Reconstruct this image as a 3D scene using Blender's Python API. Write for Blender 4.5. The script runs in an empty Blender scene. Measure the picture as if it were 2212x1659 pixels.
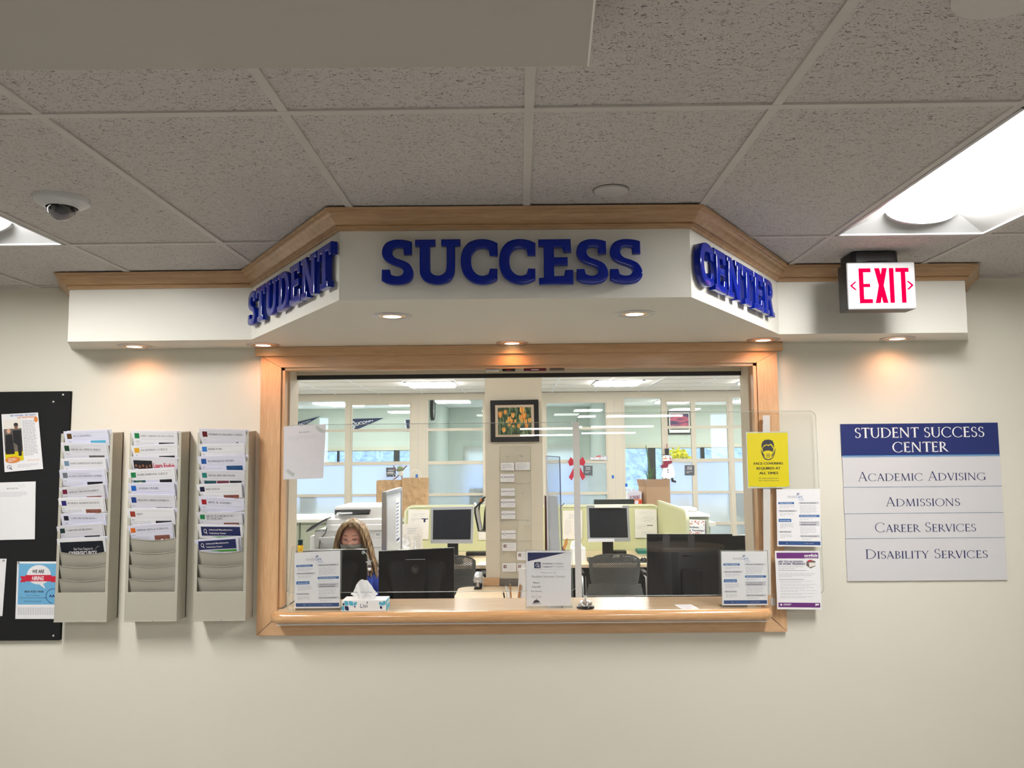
import bpy, bmesh, math, random
from mathutils import Vector, Matrix, Euler
import numpy as np
random.seed(7)
SC = bpy.context.scene
COL = SC.collection
# ---------------------------------------------------------------- camera
F, PITCH, YAW, ROLL = 1732.9, .0860230, -.0082361, -.0093638
CAM = Vector((0, -3.9654, 1.72))
def _rot():
    cp, sp, cy, sy, cr, sr = math.cos(PITCH), math.sin(PITCH), math.cos(YAW), math.sin(YAW), math.cos(ROLL), math.sin(ROLL)
    fwd = Vector((sy*cp, cy*cp, sp)); right = Vector((cy, -sy, 0)); up = right.cross(fwd)
    return right*cr+up*sr, -right*sr+up*cr, fwd
RR, RU, RF = _rot()
cd = bpy.data.cameras.new('camera'); cam = bpy.data.objects.new('camera', cd); COL.objects.link(cam)
cd.sensor_width = 36; cd.lens = F/2212*36; cd.clip_start = .05; cd.clip_end = 400
m = Matrix.Identity(4)
for i in range(3):
    m[i][0] = RR[i]; m[i][1] = RU[i]; m[i][2] = -RF[i]; m[i][3] = CAM[i]
cam.matrix_world = m
SC.camera = cam
# ---------------------------------------------------------------- world, exposure
SC.view_settings.view_transform = 'Standard'; SC.view_settings.look = 'None'
SC.view_settings.gamma = 1; SC.view_settings.use_curve_mapping = False
SC.view_settings.exposure = 0.12
w = bpy.data.worlds.new('sky'); SC.world = w; w.use_nodes = True
nt = w.node_tree; nt.nodes.clear()
o = nt.nodes.new('ShaderNodeOutputWorld'); b = nt.nodes.new('ShaderNodeBackground')
tc = nt.nodes.new('ShaderNodeTexCoord'); sx = nt.nodes.new('ShaderNodeSeparateXYZ'); cr = nt.nodes.new('ShaderNodeValToRGB')
nt.links.new(tc.outputs['Generated'], sx.inputs[0]); nt.links.new(sx.outputs[2], cr.inputs[0]); nt.links.new(cr.outputs[0], b.inputs[0]); nt.links.new(b.outputs[0], o.inputs[0])
cr.color_ramp.elements[0].color = (.62, .78, 1, 1); cr.color_ramp.elements[1].color = (.30, .52, 1, 1)
b.inputs[1].default_value = 9.0
CAN_W = 1.0
def area(name, loc, sx_, sy_, watts, color=(1, .97, .92), rot=(0, 0, 0), spread=None):
    l = bpy.data.lights.new(name, 'AREA'); l.shape = 'RECTANGLE'; l.size = sx_; l.size_y = sy_; l.energy = watts; l.color = color
    if spread: l.spread = spread
    ob = bpy.data.objects.new(name, l); COL.objects.link(ob); ob.location = loc; ob.rotation_euler = rot
    return ob
ob = area('daylight_portal', (0, 11.2, 1.3), 12, 2.0, 1, rot=(math.pi/2, 0, 0)); ob.data.cycles.is_portal = True; ob.rotation_euler = (-math.pi/2, 0, 0)

# ---------------------------------------------------------------- pixel rays
def ray(x, y): return RR*((x-1106)/F)+RU*((829.5-y)/F)+RF
def P(x, y, Y):
    d = ray(x, y); return CAM+d*((Y-CAM.y)/d.y)
def Pz(x, y, z):
    d = ray(x, y); return CAM+d*((z-CAM.z)/d.z)
def Px(x, y, X):
    d = ray(x, y); return CAM+d*((X-CAM.x)/d.x)

# ---------------------------------------------------------------- materials
MATS = {}
def lin(c):
    if isinstance(c, str):
        c = [int(c[i:i+2], 16)/255 for i in (0, 2, 4)]
        c = [x/12.92 if x <= .04045 else ((x+.055)/1.055)**2.4 for x in c]
    return (c[0], c[1], c[2], 1)
def newmat(name):
    m = bpy.data.materials.new(name); m.use_nodes = True; nt = m.node_tree; nt.nodes.clear()
    out = nt.nodes.new('ShaderNodeOutputMaterial'); MATS[name] = m
    return m, nt, out
def N(nt, t, **k):
    n = nt.nodes.new(t)
    for a, v in k.items():
        if a.startswith('i_'):
            key = a[2:]; key = int(key) if key.isdigit() else key.replace('_', ' ')
            n.inputs[key].default_value = v
        else: setattr(n, a, v)
    return n
def noisy(nt, col, scale=30, amt=.04, vec=None):
    """colour with a little procedural unevenness"""
    nz = N(nt, 'ShaderNodeTexNoise', i_Scale=scale, i_Detail=3.0)
    mx = N(nt, 'ShaderNodeMix', data_type='RGBA')
    c = lin(col)
    mx.inputs[6].default_value = tuple(max(0, x*(1-amt)) for x in c[:3])+(1,)
    mx.inputs[7].default_value = tuple(min(1, x*(1+amt)) for x in c[:3])+(1,)
    nt.links.new(nz.outputs[0], mx.inputs[0])
    tcn = N(nt, 'ShaderNodeTexCoord'); nt.links.new((vec or tcn.outputs['Object']), nz.inputs['Vector'])
    return mx.outputs[2]
def C(name, col, rough=.6, metal=0, spec=.5, scale=30, amt=.04, bump=0, coat=0, trans=0):
    if name in MATS: return name
    m, nt, out = newmat(name)
    b = N(nt, 'ShaderNodeBsdfPrincipled', i_Roughness=rough, i_Metallic=metal)
    b.inputs['Specular IOR Level'].default_value = spec
    if coat: b.inputs['Coat Weight'].default_value = coat; b.inputs['Coat Roughness'].default_value = .04
    nt.links.new(noisy(nt, col, scale, amt), b.inputs['Base Color'])
    if bump:
        nz = N(nt, 'ShaderNodeTexNoise', i_Scale=scale*8, i_Detail=4.0); bp = N(nt, 'ShaderNodeBump', i_Strength=bump, i_Distance=.002)
        tcn = N(nt, 'ShaderNodeTexCoord'); nt.links.new(tcn.outputs['Object'], nz.inputs['Vector'])
        nt.links.new(nz.outputs[0], bp.inputs['Height']); nt.links.new(bp.outputs[0], b.inputs['Normal'])
    if trans:
        t = N(nt, 'ShaderNodeBsdfTranslucent'); t.inputs[0].default_value = lin(col); mx = N(nt, 'ShaderNodeMixShader', i_0=trans)
        nt.links.new(b.outputs[0], mx.inputs[1]); nt.links.new(t.outputs[0], mx.inputs[2]); nt.links.new(mx.outputs[0], out.inputs[0])
    else: nt.links.new(b.outputs[0], out.inputs[0])
    return name
def EM(name, col, strength):
    if name in MATS: return name
    m, nt, out = newmat(name); e = N(nt, 'ShaderNodeEmission', i_Strength=strength)
    nt.links.new(noisy(nt, col, 5, .01), e.inputs[0]); nt.links.new(e.outputs[0], out.inputs[0]); return name
def wood(name, c1, c2, axis='x', rough=.35, coat=.3, scale=1.0):
    m, nt, out = newmat(name)
    b = N(nt, 'ShaderNodeBsdfPrincipled', i_Roughness=rough); b.inputs['Coat Weight'].default_value = coat; b.inputs['Coat Roughness'].default_value = .15
    t = N(nt, 'ShaderNodeTexCoord'); mp = N(nt, 'ShaderNodeMapping')
    s = {'x': (1.2, 14, 14), 'y': (14, 1.2, 14), 'z': (14, 14, 1.2)}[axis]
    mp.inputs['Scale'].default_value = tuple(v*scale for v in s)
    n1 = N(nt, 'ShaderNodeTexNoise', i_Scale=2.2, i_Detail=6.0, i_Distortion=.6)
    n2 = N(nt, 'ShaderNodeTexNoise', i_Scale=11.0, i_Detail=5.0, i_Distortion=.3)
    ad = N(nt, 'ShaderNodeMath', operation='ADD'); mu = N(nt, 'ShaderNodeMath', operation='MULTIPLY', i_1=.5)
    r = N(nt, 'ShaderNodeValToRGB'); r.color_ramp.elements[0].position = .36; r.color_ramp.elements[1].position = .64
    r.color_ramp.elements[0].color = lin(c1); r.color_ramp.elements[1].color = lin(c2)
    L = nt.links.new
    L(t.outputs['Object'], mp.inputs[0]); L(mp.outputs[0], n1.inputs[0]); L(mp.outputs[0], n2.inputs[0]); L(n1.outputs[0], ad.inputs[0]); L(n2.outputs[0], ad.inputs[1])
    L(ad.outputs[0], mu.inputs[0]); L(mu.outputs[0], r.inputs[0]); L(r.outputs[0], b.inputs['Base Color']); L(b.outputs[0], out.inputs[0])
    return name
def acrylic(name, tint=(.985, .99, .985), refl=1.0, haze=0.0, hcol=(.8, .8, .8)):
    m, nt, out = newmat(name); L = nt.links.new
    lw = N(nt, 'ShaderNodeLayerWeight', i_Blend=.5); pw = N(nt, 'ShaderNodeMath', operation='POWER', i_1=4.0); fr = N(nt, 'ShaderNodeMath', operation='MULTIPLY_ADD', i_1=.92, i_2=.075)
    L(lw.outputs['Facing'], pw.inputs[0]); L(pw.outputs[0], fr.inputs[0]); mu = N(nt, 'ShaderNodeMath', operation='MULTIPLY', i_1=refl)
    tr = N(nt, 'ShaderNodeBsdfTransparent'); gl = N(nt, 'ShaderNodeBsdfGlossy', i_Roughness=.0)
    nz = N(nt, 'ShaderNodeTexNoise', i_Scale=1.0); mxc = N(nt, 'ShaderNodeMix', data_type='RGBA')
    mxc.inputs[6].default_value = (*tint, 1); mxc.inputs[7].default_value = (tint[0]*.99, tint[1]*.99, tint[2]*.99, 1)
    L(nz.outputs[0], mxc.inputs[0]); L(mxc.outputs[2], tr.inputs[0])
    mx = N(nt, 'ShaderNodeMixShader'); L(fr.outputs[0], mu.inputs[0]); L(mu.outputs[0], mx.inputs[0]); L(tr.outputs[0], mx.inputs[1]); L(gl.outputs[0], mx.inputs[2])
    last = mx.outputs[0]
    if haze:
        d = N(nt, 'ShaderNodeBsdfDiffuse'); d.inputs[0].default_value = (*hcol, 1); m2 = N(nt, 'ShaderNodeMixShader', i_0=haze); L(last, m2.inputs[1]); L(d.outputs[0], m2.inputs[2]); last = m2.outputs[0]
    L(last, out.inputs[0]); return name
# --- base palette
def wallpaint(name, col, bump=.25):
    m, nt, out = newmat(name); L = nt.links.new
    b = N(nt, 'ShaderNodeBsdfPrincipled', i_Roughness=.62); b.inputs['Specular IOR Level'].default_value = .3
    L(noisy(nt, col, 1.7, .02), b.inputs['Base Color'])
    t = N(nt, 'ShaderNodeTexCoord'); nz = N(nt, 'ShaderNodeTexNoise', i_Scale=260.0, i_Detail=3.0); n2 = N(nt, 'ShaderNodeTexNoise', i_Scale=9.0, i_Detail=2.0)
    a = N(nt, 'ShaderNodeMath', operation='ADD'); bp = N(nt, 'ShaderNodeBump', i_Strength=bump, i_Distance=.001)
    L(t.outputs['Object'], nz.inputs[0]); L(t.outputs['Object'], n2.inputs[0]); L(nz.outputs[0], a.inputs[0]); L(n2.outputs[0], a.inputs[1]); L(a.outputs[0], bp.inputs['Height']); L(bp.outputs[0], b.inputs['Normal'])
    L(b.outputs[0], out.inputs[0]); return name
wallpaint('wall_paint', (.75, .72, .625))
wallpaint('soffit_paint', (.78, .76, .69))
wallpaint('office_paint', (.68, .62, .51))
wallpaint('room_paint', (.60, .66, .60))
def tiles(name, base, dark, fiss=1.0, lo=.30, hi=.36):
    m, nt, out = newmat(name); L = nt.links.new
    b = N(nt, 'ShaderNodeBsdfPrincipled', i_Roughness=.9); b.inputs['Specular IOR Level'].default_value = .1
    t = N(nt, 'ShaderNodeTexCoord')
    # fissures: noise bent by noise, thresholded
    w1 = N(nt, 'ShaderNodeTexNoise', i_Scale=7.0, i_Detail=2.0); mp = N(nt, 'ShaderNodeMapping'); mp.inputs['Scale'].default_value = (.7, 1.25, 1)
    n1 = N(nt, 'ShaderNodeTexNoise', i_Scale=135.0, i_Detail=2.0, i_Roughness=.5, i_Distortion=1.6)
    L(t.outputs['Object'], mp.inputs[0]); L(mp.outputs[0], n1.inputs[0])
    r1 = N(nt, 'ShaderNodeValToRGB'); r1.color_ramp.elements[0].position = lo; r1.color_ramp.elements[1].position = hi
    L(n1.outputs[0], r1.inputs[0])
    v = N(nt, 'ShaderNodeTexVoronoi', i_Scale=170.0); r2 = N(nt, 'ShaderNodeValToRGB'); r2.color_ramp.elements[0].position = .12; r2.color_ramp.elements[1].position = .2
    L(t.outputs['Object'], v.inputs['Vector']); L(v.outputs['Distance'], r2.inputs[0])
    w2 = N(nt, 'ShaderNodeTexNoise', i_Scale=55.0); r3 = N(nt, 'ShaderNodeValToRGB'); r3.color_ramp.elements[0].position = .48; r3.color_ramp.elements[1].position = .5
    L(t.outputs['Object'], w2.inputs[0]); L(w2.outputs[0], r3.inputs[0])
    mxx = N(nt, 'ShaderNodeMath', operation='MAXIMUM'); L(r2.outputs[0], mxx.inputs[0]); L(r3.outputs[0], mxx.inputs[1])
    mu = N(nt, 'ShaderNodeMath', operation='MULTIPLY'); L(r1.outputs[0], mu.inputs[0]); L(mxx.outputs[0], mu.inputs[1])
    mx = N(nt, 'ShaderNodeMix', data_type='RGBA'); mx.inputs[6].default_value = lin(dark); mx.inputs[7].default_value = lin(base); L(mu.outputs[0], mx.inputs[0])
    L(mx.outputs[2], b.inputs['Base Color'])
    bp = N(nt, 'ShaderNodeBump', i_Strength=.5, i_Distance=.004); L(mu.outputs[0], bp.inputs['Height']); L(bp.outputs[0], b.inputs['Normal'])
    L(b.outputs[0], out.inputs[0]); return name
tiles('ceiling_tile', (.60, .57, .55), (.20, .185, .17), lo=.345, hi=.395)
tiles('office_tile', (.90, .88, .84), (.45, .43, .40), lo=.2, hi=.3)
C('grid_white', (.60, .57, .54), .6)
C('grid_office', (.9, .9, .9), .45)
wood('maple_x', (.60, .36, .185), (.70, .445, .25), 'x'); wood('maple_z', (.60, .35, .175), (.74, .47, .26), 'z'); wood('maple_y', (.52, .30, .155), (.66, .42, .24), 'y')
wood('crown_x', (.40, .235, .115), (.56, .35, .18), 'x', .45); 
wood('counter_top', (.60, .42, .25), (.74, .56, .37), 'x', .25, .5); wood('bullnose_wood', (.62, .33, .14), (.76, .45, .22), 'x', .14, 1.0)
wood('desk_wood', (.66, .50, .32), (.78, .62, .43), 'x', .35)
acrylic('clear_acrylic'); acrylic('shield_acrylic', (.975, .985, .98), 1.0, .005); acrylic('window_glass', (.93, .97, .95), .9); acrylic('partition_glass', (.87, .93, .90), 1.0)
C('acrylic_edge', (.75, .80, .78), .2, spec=.8, trans=.5)
C('paper', (.86, .85, .87), .6, amt=.01, trans=.06); C('paper_warm', (.78, .74, .68), .6, amt=.02); C('paper_blue', (.72, .72, .84), .55, amt=.02); C('paper_grey', (.70, .69, .73), .6)
C('ink', (.03, .03, .04), .6); C('ink_grey', (.42, .42, .45), .6); C('ink_light', (.62, .62, .66), .6); C('ink_navy', (.02, .025, .11), .6)
C('white', (.85, .85, .85), .5); C('black', (.012, .012, .013), .5); C('black_gloss', (.01, .01, .012), .18)
C('chrome', (.8, .8, .82), .12, 1.0); C('steel', (.55, .55, .56), .35, 1.0)
C('screen_black', (.012, .014, .02), .25, spec=.5)

# ---------------------------------------------------------------- mesh builder
class MB:
    def __init__(s): s.v = []; s.f = []; s.m = []; s.ms = []
    def mi(s, m):
        if m not in s.ms: s.ms.append(m)
        return s.ms.index(m)
    def add(s, vs, fs, m):
        k = len(s.v); s.v += [tuple(x) for x in vs]; i = s.mi(m)
        for f in fs: s.f.append([k+j for j in f]); s.m.append(i)
    def poly(s, pts, m): s.add(pts, [list(range(len(pts)))], m)
    def box(s, x0, x1, y0, y1, z0, z1, m):
        s.hexa([(x0, y0, z0), (x1, y0, z0), (x1, y1, z0), (x0, y1, z0), (x0, y0, z1), (x1, y0, z1), (x1, y1, z1), (x0, y1, z1)], m)
    def hexa(s, v, m): s.add(v, [(3, 2, 1, 0), (4, 5, 6, 7), (0, 1, 5, 4), (1, 2, 6, 5), (2, 3, 7, 6), (3, 0, 4, 7)], m)
    def obox(s, c, u, v, w, m):
        c, u, v, w = map(Vector, (c, u, v, w))
        s.hexa([c-u-v-w, c+u-v-w, c+u+v-w, c-u+v-w, c-u-v+w, c+u-v+w, c+u+v+w, c-u+v+w], m)
    def prism(s, pts, vec, m, cap=None):
        n = len(pts); vec = Vector(vec); a = [Vector(p) for p in pts]; b = [p+vec for p in a]
        s.add(a+b, [(i, (i+1) % n, (i+1) % n+n, i+n) for i in range(n)], m)
        s.add(a, [list(range(n))[::-1]], cap or m); s.add(b, [list(range(n))], cap or m)
    def cyl(s, p0, p1, r0, r1=None, n=16, m='white', cap=True):
        r1 = r0 if r1 is None else r1; p0 = Vector(p0); p1 = Vector(p1); d = (p1-p0).normalized()
        a = d.orthogonal().normalized(); b = d.cross(a); vs = []
        for p, r in ((p0, r0), (p1, r1)):
            for i in range(n):
                t = 2*math.pi*i/n; vs.append(p+a*r*math.cos(t)+b*r*math.sin(t))
        fs = [(i, (i+1) % n, (i+1) % n+n, i+n) for i in range(n)]
        if cap: fs += [list(range(n))[::-1], list(range(n, 2*n))]
        s.add(vs, fs, m)
    def tube(s, pts, r, n=8, m='white', closed=False):
        pts = [Vector(p) for p in pts]; vs = []; fs = []; K = len(pts); prev = None
        for i, p in enumerate(pts):
            if closed: d = pts[(i+1) % K]-pts[i-1]
            else: d = pts[min(i+1, K-1)]-pts[max(i-1, 0)]
            d.normalize()
            a = d.orthogonal().normalized() if prev is None else (prev-d*prev.dot(d)).normalized()
            prev = a; b = d.cross(a); rr = r[i] if isinstance(r, (list, tuple)) else r
            for j in range(n):
                t = 2*math.pi*j/n; vs.append(p+a*rr*math.cos(t)+b*rr*math.sin(t))
        for i in range(K if closed else K-1):
            for j in range(n):
                q = (i+1) % K; fs.append((i*n+j, i*n+(j+1) % n, q*n+(j+1) % n, q*n+j))
        if not closed: fs += [list(range(n))[::-1], list(range((K-1)*n, K*n))]
        s.add(vs, fs, m)
    def lathe(s, c, prof, n=24, m='white', axis=(0, 0, 1), cap=True):
        c = Vector(c); d = Vector(axis).normalized(); a = d.orthogonal().normalized(); b = d.cross(a); vs = []; fs = []; K = len(prof)
        for r, z in prof:
            for j in range(n):
                t = 2*math.pi*j/n; vs.append(c+d*z+a*r*math.cos(t)+b*r*math.sin(t))
        for i in range(K-1):
            for j in range(n): fs.append((i*n+j, i*n+(j+1) % n, (i+1)*n+(j+1) % n, (i+1)*n+j))
        if cap: fs += [list(range(n))[::-1], list(range((K-1)*n, K*n))]
        s.add(vs, fs, m)
    def ball(s, c, r, m, n=16, k=10):
        if not isinstance(r, (tuple, list)): r = (r, r, r)
        c = Vector(c)
        pr = [(math.sin(math.pi*i/k), -math.cos(math.pi*i/k)) for i in range(k+1)]
        vs = []; fs = []
        for q, z in pr:
            for j in range(n):
                t = 2*math.pi*j/n; vs.append((c.x+r[0]*q*math.cos(t), c.y+r[1]*q*math.sin(t), c.z+r[2]*z))
        for i in range(k):
            for j in range(n): fs.append((i*n+j, i*n+(j+1) % n, (i+1)*n+(j+1) % n, (i+1)*n+j))
        s.add(vs, fs, m)
    def grid(s, fn, nu, nv, m):
        vs = [fn(i/nu, j/nv) for j in range(nv+1) for i in range(nu+1)]
        s.add(vs, [(j*(nu+1)+i, j*(nu+1)+i+1, (j+1)*(nu+1)+i+1, (j+1)*(nu+1)+i) for j in range(nv) for i in range(nu)], m)
    def build(s, name, parent=None, bevel=0, smooth=0, weld=False, keep=False, solid=0, seg=2):
        me = bpy.data.meshes.new(name)
        org = Vector((0, 0, 0))
        if parent is None and not keep:
            xs = [v[0] for v in s.v]; ys = [v[1] for v in s.v]; zs = [v[2] for v in s.v]
            org = Vector(((min(xs)+max(xs))/2, (min(ys)+max(ys))/2, min(zs)))
        me.from_pydata([tuple(Vector(v)-org) for v in s.v], [], s.f)
        for mm in s.ms: me.materials.append(MATS[mm])
        me.polygons.foreach_set('material_index', s.m)
        if weld or bevel:
            bm = bmesh.new(); bm.from_mesh(me)
            if weld: bmesh.ops.remove_doubles(bm, verts=bm.verts, dist=1e-5)
            bmesh.ops.recalc_face_normals(bm, faces=bm.faces); bm.to_mesh(me); bm.free()
        if smooth:
            me.polygons.foreach_set('use_smooth', [True]*len(me.polygons)); me.set_sharp_from_angle(angle=math.radians(smooth))
        me.update()
        ob = bpy.data.objects.new(name, me); COL.objects.link(ob); ob.location = org
        if parent is not None:
            ob.parent = parent; ob.location = -Vector(WORG.get(parent.name, (0, 0, 0)))
        WORG[ob.name] = (0, 0, 0) if parent is not None else tuple(org)
        if solid:
            md = ob.modifiers.new('solid', 'SOLIDIFY'); md.thickness = solid; md.offset = 0
        if bevel:
            md = ob.modifiers.new('bevel', 'BEVEL'); md.width = bevel; md.segments = seg; md.limit_method = 'ANGLE'; md.angle_limit = math.radians(40)
            me.polygons.foreach_set('use_smooth', [True]*len(me.polygons))
            if not smooth: me.set_sharp_from_angle(angle=math.radians(30))
            md.harden_normals = False
        return ob
WORG = {}
def tag(o, label=None, cat=None, group=None, kind=None):
    for k, v in (('label', label), ('category', cat), ('group', group), ('kind', kind)):
        if v: o[k] = v
    return o
def thing(name, loc, label, cat, group=None):
    o = bpy.data.objects.new(name, None); COL.objects.link(o); o.location = loc; o.empty_display_size = .1
    WORG[o.name] = tuple(loc)
    return tag(o, label, cat, group)
def struct(mb, name, parent=None, **k):
    o = mb.build(name, parent, keep=True, **k)
    if parent is None: o['kind'] = 'structure'
    return o

# ---------------------------------------------------------------- lettering
TXT = {}
def sans(s, bold=0):
    k = (s, bold)
    if k not in TXT:
        c = bpy.data.curves.new('t', 'FONT'); c.body = s; c.size = 1; c.offset = bold; c.resolution_u = 3
        ob = bpy.data.objects.new('t', c); me = bpy.data.meshes.new_from_object(ob)
        polys = [[(me.vertices[i].co.x, me.vertices[i].co.y) for i in p.vertices] for p in me.polygons]
        xs = [x for p in polys for x, y in p] or [0, 1]
        TXT[k] = ([[((x-min(xs))/.73, y/.73) for x, y in p] for p in polys], (max(xs)-min(xs))/.73)
        bpy.data.objects.remove(ob); bpy.data.curves.remove(c); bpy.data.meshes.remove(me)
    return TXT[k]
def _serif_glyph(ch, W, T):
    q = []
    def V(x, y0=0, y1=1, w=W, s0=1, s1=1):
        q.append([(x-w/2, y0), (x+w/2, y0), (x+w/2, y1), (x-w/2, y1)])
        if s0: Hh(x-w/2-.07, x+w/2+.07, y0+.018)
        if s1: Hh(x-w/2-.07, x+w/2+.07, y1-.018)
    def Hh(x0, x1, y, t=.036): q.append([(x0, y-t/2), (x1, y-t/2), (x1, y+t/2), (x0, y+t/2)])
    def D(x0, y0, x1, y1, w): q.append([(x0-w/2, y0), (x0+w/2, y0), (x1+w/2, y1), (x1-w/2, y1)])
    def A(cx, cy, rx, ry, a0, a1, n=14, th=W, tn=T):
        pr = None
        for i in range(n+1):
            a = math.radians(a0+(a1-a0)*i/n); c, s_ = math.cos(a), math.sin(a); h = (tn+(th-tn)*abs(c)**1.3)/2
            cur = ((cx+(rx-h)*c, cy+(ry-h)*s_), (cx+(rx+h*.6)*c, cy+(ry+h*.0+.01)*s_))
            if pr: q.append([pr[0], pr[1], cur[1], cur[0]])
            pr = cur
    def tick(x, y0, y1): q.append([(x-.02, y0), (x+.02, y0), (x+.02, y1), (x-.02, y1)])
    adv = .75
    if ch == 'A': D(.06, 0, .38, 1, T); D(.70, 0, .38, 1, W); Hh(.17, .55, .34, T); Hh(-.02, .16, .018); Hh(.58, .82, .018); adv = .80
    elif ch == 'B': V(.14); A(.2, .75, .30, .25, -90, 90); A(.2, .27, .36, .27, -90, 90); Hh(.14, .25, .982); Hh(.14, .3, .52, T); Hh(.14, .3, .018); adv = .64
    elif ch == 'C': A(.5, .5, .46, .52, 48, 312, 24); tick(.83, .72, .95); tick(.83, .06, .2); adv = .92
    elif ch == 'D': V(.14); A(.3, .5, .56, .5, -90, 90, 20); Hh(.14, .32, .98); Hh(.14, .32, .02); adv = .95
    elif ch == 'E': V(.14); Hh(.14, .52, .975, T); Hh(.14, .46, .52, T); Hh(.14, .54, .025, T); tick(.52, .84, 1); tick(.46, .44, .6); tick(.55, 0, .17); adv = .62
    elif ch == 'F': V(.14); Hh(.14, .52, .975, T); Hh(.14, .44, .52, T); tick(.52, .84, 1); tick(.44, .44, .6); adv = .58
    elif ch == 'G': A(.5, .5, .46, .52, 48, 318, 24); V(.84, .04, .44, W, 0, 1); tick(.82, .72, .95); adv = .98
    elif ch == 'H': V(.14); V(.76); Hh(.14, .76, .52, T); adv = .92
    elif ch == 'I': V(.14); adv = .30
    elif ch == 'K': V(.14); D(.2, .5, .58, 1, T); D(.66, 0, .3, .56, W); Hh(.5, .68, .982); Hh(.56, .8, .018); adv = .76
    elif ch == 'L': V(.14); Hh(.14, .54, .025, T); tick(.55, 0, .18); adv = .60
    elif ch == 'M': D(.12, 0, .18, 1, T); D(.50, 0, .18, 1, W); D(.50, 0, .82, 1, T); D(.92, 0, .84, 1, W); Hh(.02, .24, .018); Hh(.8, 1.02, .018); Hh(.08, .22, .982); Hh(.78, .92, .982); adv = 1.08
    elif ch == 'N': V(.12, w=T); V(.78, w=T, s0=0); D(.80, 0, .12, 1, W); adv = .95
    elif ch == 'O': A(.5, .5, .46, .52, 0, 360, 32); adv = 1.0
    elif ch == 'Q': A(.5, .5, .46, .52, 0, 360, 32); D(.98, -.2, .5, .06, W); adv = 1.0
    elif ch == 'P': V(.14); A(.2, .73, .33, .27, -90, 90); Hh(.14, .25, .982); Hh(.14, .25, .46, T); adv = .60
    elif ch == 'R': V(.14); A(.2, .73, .33, .27, -90, 90); Hh(.14, .25, .982); Hh(.14, .3, .46, T); D(.74, 0, .34, .46, W); Hh(.66, .84, .018); adv = .76
    elif ch == 'S': A(.29, .76, .20, .24, 40, 270, 14, W, T); A(.29, .27, .23, .27, -140, 90, 14, W, T); q.append([(.18, .60), (.29, .52), (.44, .40), (.30, .47)]); tick(.46, .76, .97); tick(.1, .04, .24); adv = .58
    elif ch == 'T': V(.36, s1=0); Hh(.02, .70, .975, T); tick(.03, .82, 1); tick(.70, .82, 1); adv = .72
    elif ch == 'U': V(.14, .3, 1, W, 0, 1); V(.74, .3, 1, T, 0, 1); A(.44, .32, .30, .33, 180, 360, 16); adv = .88
    elif ch == 'V': D(.38, 0, .08, 1, W); D(.40, 0, .70, 1, T); Hh(0, .2, .982); Hh(.58, .8, .982); adv = .76
    elif ch == 'W': D(.3, 0, .08, 1, W); D(.32, 0, .54, 1, T); D(.76, 0, .54, 1, W); D(.78, 0, 1.0, 1, T); Hh(0, .18, .982); Hh(.9, 1.08, .982); adv = 1.08
    elif ch == 'Y': D(.38, .46, .08, 1, W); D(.40, .46, .68, 1, T); V(.39, 0, .5, W, 1, 0); Hh(0, .18, .982); Hh(.58, .76, .982); adv = .74
    elif ch == '&': A(.3, .74, .18, .24, 0, 360); A(.3, .26, .26, .28, 60, 360); D(.8, 0, .2, .66, W); adv = .86
    elif ch == ' ': adv = .34
    elif ch == ':': Hh(.08, .2, .1, .12); Hh(.08, .2, .5, .12); adv = .3
    return q, adv
def serif(s, W=.11, T=.05, gap=.03):
    k = (s, W, T, gap)
    if k not in TXT:
        x = 0; out = []
        for ch in s:
            sc = 1 if (ch.isupper() or not ch.isalpha()) else .8
            g, adv = _serif_glyph(ch.upper(), W/sc if sc < 1 else W, T/sc if sc < 1 else T)
            out += [[(x+px_*sc, py_*sc) for px_, py_ in p] for p in g]; x += (adv+gap)*sc
        TXT[k] = (out, x)
    return TXT[k]
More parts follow.
